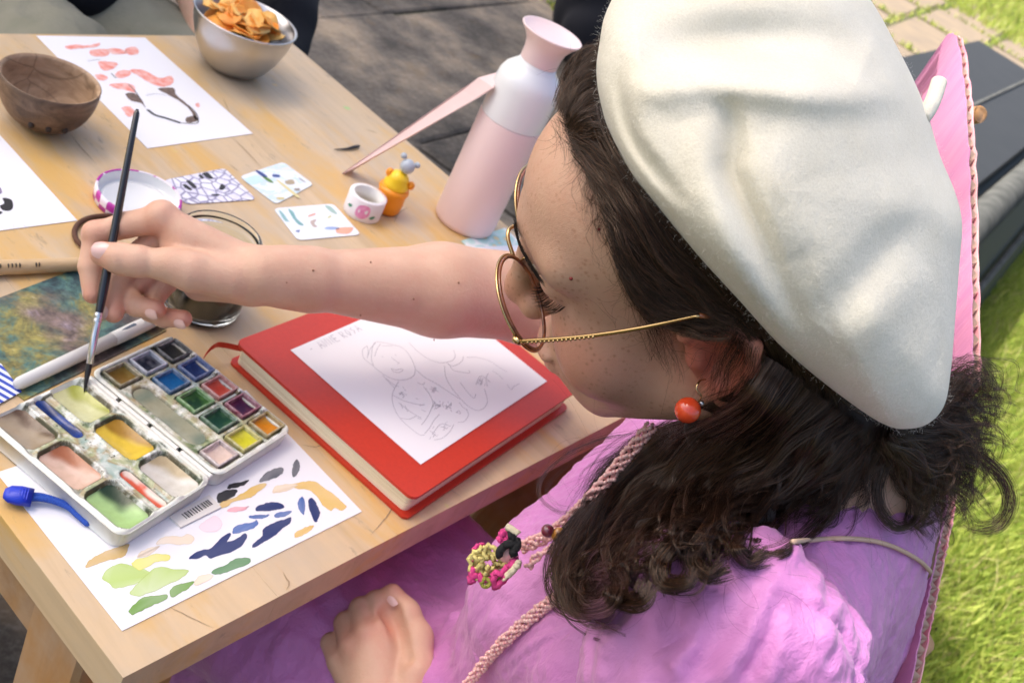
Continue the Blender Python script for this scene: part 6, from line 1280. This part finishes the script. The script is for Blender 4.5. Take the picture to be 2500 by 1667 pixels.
mb = MB(); mb.tube(smooth_path([i0, i0 * .7 + i1 * .3 + HM[:, 1] * .003 + HM[:, 2] * .005, mid + HM[:, 1] * .0035 + HM[:, 2] * .0065, i0 * .3 + i1 * .7 + HM[:, 1] * .003 + HM[:, 2] * .005, i1], 24), .0012, 8); mb.build('bridge', M_GOLD, gl, True)
for s_, a in ((-1, 10), (1, 170)):
    p0 = ringpt(LC[s_], s_, [rad(a)])[0]; back = -HM[:, 1]; mb = MB(); mb.tube(smooth_path([p0, p0 + back * .003 + HM[:, 2] * .003, p0 + back * .006 + HM[:, 2] * .001, p0 + back * .0075 - HM[:, 2] * .003], 16), .0006, 6); pa_ = mb.build('pad_arm', M_GOLD, gl, True)
    mb = MB(); mb.sphere(p0 + back * .0085 - HM[:, 2] * .005, (.0018, .0030, .0050), 12, 8, HM); mb.build('nose_pad', simple('clear_pad', (.7, .6, .5), .2), pa_, True)
hg = {-1: ringpt(LC[-1], -1, [rad(176)])[0], 1: ringpt(LC[1], 1, [rad(4)])[0]}
for s_ in (-1, 1):
    h0 = hg[s_] ; h1 = h0 + HM[:, 0] * s_ * .004 - HM[:, 1] * .003; ear = HL(s_ * 73, 4, 33); e2 = HL(s_ * 76, -12, 22)
    if s_ < 0: ear = px(1708, 770, float(sdepth(1708, 770)) - .019); e2 = px(1800, 800, proj(HL(-77, -12, 22))[2])
    mb = MB(); mb.tube([h0, h0 + HM[:, 0] * s_ * .0025, h1], .0020, 8); mb.build('hinge', M_GOLD, gl, True)
    pth = smooth_path([h1, h1 * .66 + ear * .34 + HM[:, 0] * s_ * .003, h1 * .33 + ear * .67 + HM[:, 0] * s_ * .003, ear], 40); mb = MB(); mb.tube(pth, np.linspace(.0014, .0009, 40), 8); te = mb.build('temple', M_GOLD, gl, True)
    mb = MB(); mb.tube(smooth_path([ear, ear * .5 + e2 * .5 + HM[:, 2] * .002, e2], 12), .0013, 8); mb.build('temple_tip', M_TORT, te, True)
    mb = MB()
    for k in range(2, 18): mb.sphere(pth[k] - HM[:, 0] * -s_ * .0011, .0009, 6, 4)
    mb.build('engraving', M_GOLD, te, True); 
er = empty('earring', px(1680, 1000, .575), 'coral orange bead earring hanging from the left ear', 'earring')
M_CORAL = simple('coral_bead', (.72, .075, .02), .14, c2=(.62, .05, .015), nscale=300, coat=.6)
ec = px(1679, 1001, .535); mb = MB(); mb.sphere(ec, 32.5 * .535 / FPX, 32, 20); mb.build('bead', M_CORAL, er, True)
lobe = px(1718, 940, proj(HL(-74, -2, -24))[2] - .006)
mb = MB(); mb.tube(smooth_path([px(1702, 985, .540), px(1712, 968, .537), px(1700, 950, .535), px(1708, 930, .537), px(1722, 926, .548)], 24), .0005, 6); mb.build('hook', M_GOLD, er, True)
mb = MB(); mb.sphere(px(1712, 984, .540), .0016, 12, 8); mb.build('cap', simple('steel_cap', (.5, .5, .5), .3, 1.0), er, True)
# beads
nk = empty('necklace', px(1350, 1300, .66), 'pink beaded necklace with a crocheted pendant on the chest', 'necklace')
M_BEAD = simple('pink_glass_bead', (.82, .36, .36), .12, c2=(.88, .62, .55), nscale=420, coat=.8)
def bead_rope(path, n, spread, r, strands, name):
    P = smooth_path(path, n); T_ = np.gradient(P, axis=0); T_ /= np.linalg.norm(T_, axis=1)[:, None]; mb = MB()
    for k in range(strands):
        for i in range(n):
            ph = 2 * np.pi * k / strands + i * .35; a = np.cross(T_[i], vw); a /= np.linalg.norm(a); b_ = np.cross(T_[i], a); q = P[i] + spread * (math.cos(ph) * a + math.sin(ph) * b_ * .7) + rh.normal(0, .0003, 3); mb.sphere(q, r * rh.uniform(.85, 1.15), 8, 6)
    o = mb.build(name, M_BEAD, nk, True); o['kind'] = 'stuff'; return o
bead_rope([px(1590, 1040, .655), px(1540, 1100, .665), px(1490, 1160, .672), px(1440, 1215, .675), px(1385, 1272, .674), px(1330, 1310, .672), px(1275, 1335, .668)], 74, .0032, .0015, 4, 'bead_strand')
bead_rope([px(1440, 1255, .672), px(1400, 1300, .668), px(1350, 1335, .664), px(1310, 1360, .662), px(1290, 1385, .662)], 36, .0016, .0014, 2, 'bead_strand')
bead_rope([on_dress(1372, 1452, .012), on_dress(1330, 1478, .006), on_dress(1280, 1520, .005), on_dress(1230, 1565, .005), on_dress(1185, 1615, .006), on_dress(1140, 1672, .008)], 60, .0030, .0014, 5, 'bead_strand')
mb = MB(); mb.sphere(px(1337, 1295, .655), .0042, 16, 12); mb.build('dark_bead', simple('garnet', (.16, .02, .04), .1, coat=.8), nk, True)
mb = MB(); mb.sphere(px(1362, 1304, .655), (.0040, .0040, .0055), 16, 12); mb.build('amber_bead', simple('amber', (.45, .18, .03), .1, coat=.8), nk, True)
pc = np.array([1198., 1375.]); dp = .655
M_YARN = {k: simple('yarn_' + k, c, .85, bump=.8, bscale=1500) for k, c in (('yellow', (.72, .62, .22)), ('pink', (.72, .06, .26)), ('black', (.010, .010, .012)), ('cream', (.74, .66, .46)), ('green', (.35, .36, .06)))}
pdn = empty('pendant_holder', (0, 0, 0)); bpy.data.objects.remove(pdn)
def yarn(name, pts, r, col, n=30, closed=False, wob=.0009):
    P = smooth_path([px(x, y, d) for x, y, d in pts], n, closed); P = P + np.random.default_rng(n + int(pts[0][0])).normal(0, wob, P.shape); mb = MB(); mb.tube(P, np.asarray(r) * .72, 7, closed=closed); return mb.build(name, M_YARN[col], nk, True)
for k in range(3): yarn('crochet_ring', [(pc[0] + math.cos(t) * (46 - 14 * k) - 6, pc[1] + math.sin(t) * (40 - 12 * k), dp + .002 * k) for t in np.linspace(0, 6.28, 11)[:-1]], .0022, 'yellow', 44, True)
for k in range(7): t = k * .9; yarn('crochet_spoke', [(pc[0] - 6 + math.cos(t) * 14, pc[1] + math.sin(t) * 12, dp - .001), (pc[0] - 6 + math.cos(t) * 46, pc[1] + math.sin(t) * 40, dp - .001)], .0020, 'yellow', 10)
yarn('crochet_edge', [(1155, 1385, dp), (1150, 1420, dp), (1166, 1400, dp), (1190, 1412, dp), (1215, 1428, dp - .002), (1240, 1400, dp - .004), (1262, 1368, dp - .005), (1246, 1380, dp - .006), (1212, 1402, dp - .004), (1205, 1432, dp)], .0030, 'pink', 60)
yarn('crochet_edge', [(1152, 1365, dp), (1158, 1340, dp + .002), (1176, 1328, dp + .003)], .0020, 'pink', 14)
yarn('crochet_flower', [(1222, 1310, dp), (1234, 1302, dp), (1244, 1314, dp), (1230, 1322, dp), (1222, 1312, dp)], .0030, 'pink', 30)
yarn('black_bow', [(1216, 1352, dp - .006), (1230, 1334, dp - .007), (1250, 1324, dp - .008), (1264, 1326, dp - .008), (1256, 1340, dp - .008), (1258, 1356, dp - .007)], .0036, 'black', 24)
yarn('black_bow', [(1246, 1304, dp - .006), (1256, 1314, dp - .008), (1264, 1326, dp - .008)], .0026, 'black', 12)
yarn('cream_tassel', [(1228, 1418, dp - .006), (1244, 1400, dp - .008), (1258, 1384, dp - .009), (1270, 1368, dp - .009)], [.0012] * 4 + [.0032] * 14 + [.002] * 2, 'cream', 20, wob=.0003)
yarn('cream_bead', [(1238, 1286, dp - .004), (1250, 1292, dp - .005), (1266, 1304, dp - .006)], .0034, 'cream', 12, wob=.0001)
yarn('green_ring', [(1186 + math.cos(t) * 10, 1422 + math.sin(t) * 10, dp - .002) for t in np.linspace(0, 6.28, 9)[:-1]], .0018, 'green', 24, True, .0002)
mb = MB(); mb.sphere(px(1240, 1352, dp), (.006, .006, .004), 16, 10, frame_to(vw)); mb.build('pink_button', simple('pink_button', (.78, .45, .42), .4), nk, True)

# ================================================================ chair with painted cardboard
cphi = rad(40); cn = np.array([-math.sin(cphi), math.cos(cphi), 0]); cP0 = np.array([.735, .020, 0])
def onback(x, y, off=0.0):                  # pixel -> point on the upright plane of the chair back
    d = cF + (x - 1250) / FPX * cR - (y - 833.5) / FPX * cU; return CAM + d * (((cP0 - CAM) @ cn + off) / (d @ cn))
ch = empty('chair', (.72, -.06, 0), 'wooden chair the painting woman sits on', 'chair')
M_CHW = wood_mat('chair_wood', (.46, .23, .08), (.36, .16, .05), (.5, .26, .08), .4, .4, 2, .5)
crot = rotz(rad(18)); c0 = np.array([.70, .02, 0])
def cw(x, y, z): return c0 + crot @ np.array([x, y, z], float)
mb = MB(); mb.box(cw(0, 0, .425), (.40, .40, .028), crot, .006); mb.build('seat', M_CHW, ch)
for x in (-.17, .17):
    for y in (-.17, .17):
        mb = MB(); mb.box(cw(x, y, .2075), (.035, .035, .405), crot, .003); mb.build('leg', M_CHW, ch)
for q_ in (onback(2200, 500, -.05), onback(2290, 1500, -.05)): mb = MB(); mb.tube([[q_[0], q_[1], .44], q_ * np.array([1, 1, 0]) + [0, 0, .86]], .014, 12); mb.build('back_post', M_CHW, ch, True)
mb = MB(); mb.tube(smooth_path([px(2190, 335, 1.10), px(2290, 302, 1.06), px(2380, 282, 1.03), px(2394, 279, 1.025)], 20), [.0085] * 17 + [.008, .006, .003], 14); mb.build('rail', M_CHW, ch, True)
M_CBP = simple('pink_paint', (.68, .29, .44), .5, c2=(.52, .21, .39), nscale=22, bump=.4, bscale=120, stretch=(4, 4, .6)); M_CBE = simple('cardboard_edge', (.76, .52, .46), .9, c2=(.76, .24, .34), nscale=60); M_FLT = simple('flute', (.62, .46, .36), .9)
def cardboard(name, near, far, th, label, seed):
    """near: px polyline of the visible cut edge, far: px polyline of the other side; both top to bottom"""
    A = smooth_path(near, 60); B = A * np.array([1, 1, 0]) + np.array([0, 0, .47]); o = empty(name, A[-1], label, 'cardboard'); r = np.random.default_rng(seed)
    wv = B - A; nrm = np.repeat(-cn[None], 60, 0)
    A = A + (wv / np.linalg.norm(wv, axis=1)[:, None]) * r.normal(0, .0007, (60, 1))
    def sheet_(off, t, mat, nm):
        a, b2 = A + nrm * off, B + nrm * off; mb = MB(); n = 60; Vv = np.concatenate([a, b2, a + nrm * t, b2 + nrm * t]); f_ = []
        for i in range(n - 1): f_ += [(i, i + 1, n + i + 1, n + i), (2 * n + i, 3 * n + i, 3 * n + i + 1, 2 * n + i + 1), (i, 2 * n + i, 2 * n + i + 1, i + 1), (n + i, n + i + 1, 3 * n + i + 1, 3 * n + i)]
        f_ += [(0, n, 3 * n, 2 * n), (n - 1, 3 * n - 1, 4 * n - 1, 2 * n - 1)]; mb.add(Vv, f_); return mb.build(nm, mat, o)
    sheet_(0, .0010, M_CBP, 'front_liner'); sheet_(th - .001, .0010, M_CBE, 'back_liner')
    Lc = np.linalg.norm(A[-1] - A[0]); nf = int(Lc / .0085); mb = MB(); tt = np.linspace(0, 59, nf * 8); i = np.minimum(tt.astype(int), 58); u = (tt - i)[:, None]; c = A[i] * (1 - u) + A[i + 1] * u; wd = wv[i] / np.linalg.norm(wv[i], axis=1)[:, None]; nn = nrm[i]
    s_ = .5 + .42 * np.sin(np.arange(len(tt)) / 8 * 2 * np.pi + .5 * np.sin(np.arange(len(tt)) / 31)); c = c + nn * (th * s_)[:, None] + wd * .0006; n = len(c); mb.add(np.concatenate([c, c + wd * .02]), [(k, k + 1, n + k + 1, n + k) for k in range(n - 1)]); mb.build('fluting', M_FLT, o); return o
cardboard('painted_cardboard', [onback(2284, 190), onback(2296, 120), onback(2312, 87), onback(2334, 90), onback(2350, 180), onback(2360, 300), onback(2366, 450), onback(2370, 600), onback(2372, 760), onback(2372, 940)], None, .0075, 'tall pink painted cardboard sheet rising behind the beret', 3)
cardboard('painted_cardboard', [onback(2316, 1197, -.012), onback(2300, 1290, -.012), onback(2280, 1380, -.012), onback(2260, 1480, -.012), onback(2240, 1580, -.012), onback(2218, 1690, -.012), onback(2190, 1830, -.012)], None, .0075, 'lower pink painted cardboard sheet behind the pink dress', 4)
mb = MB(); mb.prism([onback(2310, 1060, .004), onback(2285, 1290, .004), onback(2262, 1400, .004), onback(2262, 1400, .004) * np.array([1, 1, 0]) + [0, 0, .6], onback(2310, 1060, .004) * np.array([1, 1, 0]) + [0, 0, .6]], -cn * .004); tag(mb.build('cardboard_strip', simple('brown_cardboard', (.20, .12, .07), .9)), 'raw brown cardboard strip between the two pink panels', 'cardboard')

# ================================================================ dark garden box on the lawn
M_BOX = simple('black_box', (.010, .011, .011), .6, c2=(.014, .015, .015), nscale=8, bump=.2, bscale=60); M_DUST = simple('dusty_edge', (.030, .032, .030), .85, c2=(.075, .077, .072), nscale=14, det=6); M_GREENB = simple('dark_green_side', (.008, .014, .006), .6, c2=(.011, .018, .008), nscale=6)
g1 = np.array([4.12, .300, 0]); bd = nz(np.array([1, .085, 0])); bnrm = np.array([-bd[1], bd[0], 0])
gbx = empty('garden_box', g1, 'black plastic garden storage box with a dusty rounded rim', 'storage box')
def bp_(s_, w_, z): q = g1 + bd * s_ + bnrm * w_; return np.array([q[0], q[1], z])
def extr(prof, s0_, s1_, name, mat, smooth=False, par=None):
    n = len(prof); mb = MB(); mb.add([bp_(s0_, w_, z_) for w_, z_ in prof] + [bp_(s1_, w_, z_) for w_, z_ in prof], [(i, (i + 1) % n, n + (i + 1) % n, n + i)[::-1] for i in range(n)] + [tuple(range(n)), tuple(range(n, 2 * n))[::-1]]); return mb.build(name, mat, par or gbx, smooth)
extr([(0, .004), (.05, .17), (.06, .17), (.16, .38), (.9, .40), (.95, .004)], -.7, 3.0, 'box_side', M_GREENB)
extr([(.045, .175), (.036, .185), (.048, .198), (.060, .190)], -.7, 3.02, 'side_ridge', M_DUST)
extr([(.15 + .06 * (1 - math.cos(t)) - .02, .372 + .065 * math.sin(t)) for t in np.linspace(-.5, 2.9, 12)], -.72, 3.02, 'rim', M_DUST, True)
extr([(.27, .405), (.27, .452), (.95, .462), (.95, .405)], -.6, 2.95, 'lid', M_BOX)
extr([(.55, .4595), (.55, .466), (.565, .466), (.565, .4595)], -.6, 2.95, 'lid_rib', M_DUST)

# ================================================================ people and things beyond the table
p2 = empty('person', (.86, 1.45, 0), 'person in sage trousers and a navy top seated across the table', 'person')
M_SAGE = simple('sage_cotton', (.20, .20, .145), .85, c2=(.26, .25, .19), nscale=18, bump=.5, bscale=160, dist=.002); M_NAVY = simple('navy_knit', (.004, .005, .010), .95, bump=.4, bscale=400)
sk2 = Field(); sk2.rc((.96, 1.40, .86), (1.02, 1.20, .70), .042, .036, .02); sk2.rc((1.02, 1.20, .70), (.99, 1.11, .668), .030, .024, .01); sk2.rc((.99, 1.11, .668), (.955, 1.075, .655), .022, .016, .01)
sk2.rc((.86, 1.48, .60), (.86, 1.46, 1.05), .10, .10, .03); sk2.rc((.86, 1.46, 1.05), (.86, 1.42, 1.30), .06, .055, .03); sk2.el((.86, 1.40, 1.42), (.075, .095, .115), .03)
for k in range(4): sk2.rc((.955 + .012 * k, 1.072, .655), (.935 + .016 * k, 1.035, .640), .0085, .007, .006)
v2, f2 = sk2.mesh((.70, .98, .50), (1.12, 1.62, 1.58), .005); mesh('body', v2, f2, M_SKIN, p2, True, np.zeros((len(v2), 3)))
tr2 = Field(); tr2.rc((.79, 1.45, .575), (.765, 1.09, .600), .098, .085, .04); tr2.rc((.93, 1.45, .575), (.975, 1.10, .585), .098, .080, .04); tr2.rc((.765, 1.09, .600), (.76, 1.09, .10), .085, .075, .03); tr2.rc((.975, 1.10, .585), (.99, 1.10, .10), .080, .075, .03); tr2.rc((.79, 1.47, .56), (.93, 1.47, .56), .11, .11, .05)
v2, f2 = tr2.mesh((.60, .96, .02), (1.12, 1.66, .74), .006); n2_ = vnormals(v2, f2); v2 = v2 + n2_ * (.005 * vnoise(v2, 18, 51) + .004 * (1 - 2 * np.abs(vnoise(v2 * np.array([1, .5, 1]), 28, 52))))[:, None]; mesh('trousers', v2, f2, M_SAGE, p2, True)
to2 = Field(); to2.rc((.86, 1.46, .68), (.86, 1.45, 1.10), .125, .14, .05); to2.rc((.72, 1.45, 1.12), (.68, 1.36, .86), .062, .052, .03); to2.rc((1.0, 1.45, 1.12), (.985, 1.41, .88), .062, .056, .03); to2.rc((.84, 1.34, .665), (.90, 1.27, .655), .075, .055, .05)
v2, f2 = to2.mesh((.56, 1.16, .54), (1.12, 1.66, 1.28), .007); mesh('top', v2, f2, M_NAVY, p2, True)
M_BLK = simple('black_chair_plastic', (.012, .012, .014), .45)
bc2 = empty('chair', (1.02, 1.50, 0), 'black garden chair under the person in sage trousers', 'chair')
mb = MB(); mb.box((.88, 1.50, .44), (.50, .46, .03), None, .008); mb.build('seat', M_BLK, bc2)
mb = MB(); mb.box((.88, 1.74, .72), (.50, .03, .50), None, .01); mb.build('backrest', M_BLK, bc2)
for x in (.66, 1.10):
    for y in (1.30, 1.70): mb = MB(); mb.box((x, y, .2125), (.04, .04, .425), None, .004); mb.build('leg', M_BLK, bc2)
q0, q1, q2, q3_ = px(690, -60, 1.75), px(792, -60, 1.75), px(748, 128, 1.72), px(640, 128, 1.72)
coat = empty('dark_coat', (q2 + q3_) / 2, 'black coat hanging over the arm of the garden chair', 'coat')
cf_ = Field(); cf_.rc(px(735, -120, 1.78), px(705, 40, 1.76), .045, .040, .03); cf_.rc(px(705, 40, 1.76), px(690, 115, 1.74), .040, .036, .03); cf_.rc(px(690, -120, 1.80), px(665, 60, 1.77), .045, .035, .03); cf_.rc(px(690, 115, 1.74), px(640, 300, 1.66), .036, .034, .03)
v2, f2 = cf_.mesh(np.min([px(780, -160, 1.9), px(560, 330, 1.6), px(560, -160, 1.8), px(780, 330, 1.7)], 0) - .12, np.max([px(780, -160, 1.9), px(560, 330, 1.6), px(560, -160, 1.8), px(780, 330, 1.7)], 0) + .12, .006); v2 = v2 + vnormals(v2, f2) * (.006 * vnoise(v2, 22, 61))[:, None]; mesh('cloth', v2, f2, M_NAVY, coat, True)
# navy rucksack standing on the paving
rk = pz(1400, 150, 0); ruck = empty('rucksack', rk, 'dark navy rucksack standing on the paving behind the bottle', 'rucksack')
s_r = (rk - CAM) @ cF / FPX; rf_ = Field(); hx = np.array([cR[0], cR[1], 0]); hx /= np.linalg.norm(hx); hy = np.array([-hx[1], hx[0], 0])
rf_.el(rk + hx * 40 * s_r + [0, 0, 150 * s_r], (150 * s_r, 95 * s_r, 175 * s_r), .05, rot=np.stack([hx, hy, (0, 0, 1)], 1)); rf_.el(rk + hx * 30 * s_r - hy * 70 * s_r + [0, 0, 90 * s_r], (110 * s_r, 50 * s_r, 85 * s_r), .03, rot=np.stack([hx, hy, (0, 0, 1)], 1))
v2, f2 = rf_.mesh(rk - .55, rk + .75, .012); v2 = v2 + vnormals(v2, f2) * (.012 * vnoise(v2, 9, 71))[:, None]; mesh('bag_body', v2, f2, M_NAVY, ruck, True)
mb = MB(); mb.tube(smooth_path([rk + hx * 0 * s_r + [0, 0, 315 * s_r], rk + hx * 20 * s_r + [0, 0, 370 * s_r], rk + hx * 70 * s_r + [0, 0, 370 * s_r], rk + hx * 85 * s_r + [0, 0, 315 * s_r]], 20), 8 * s_r, 8); mb.build('handle', M_NAVY, ruck, True)
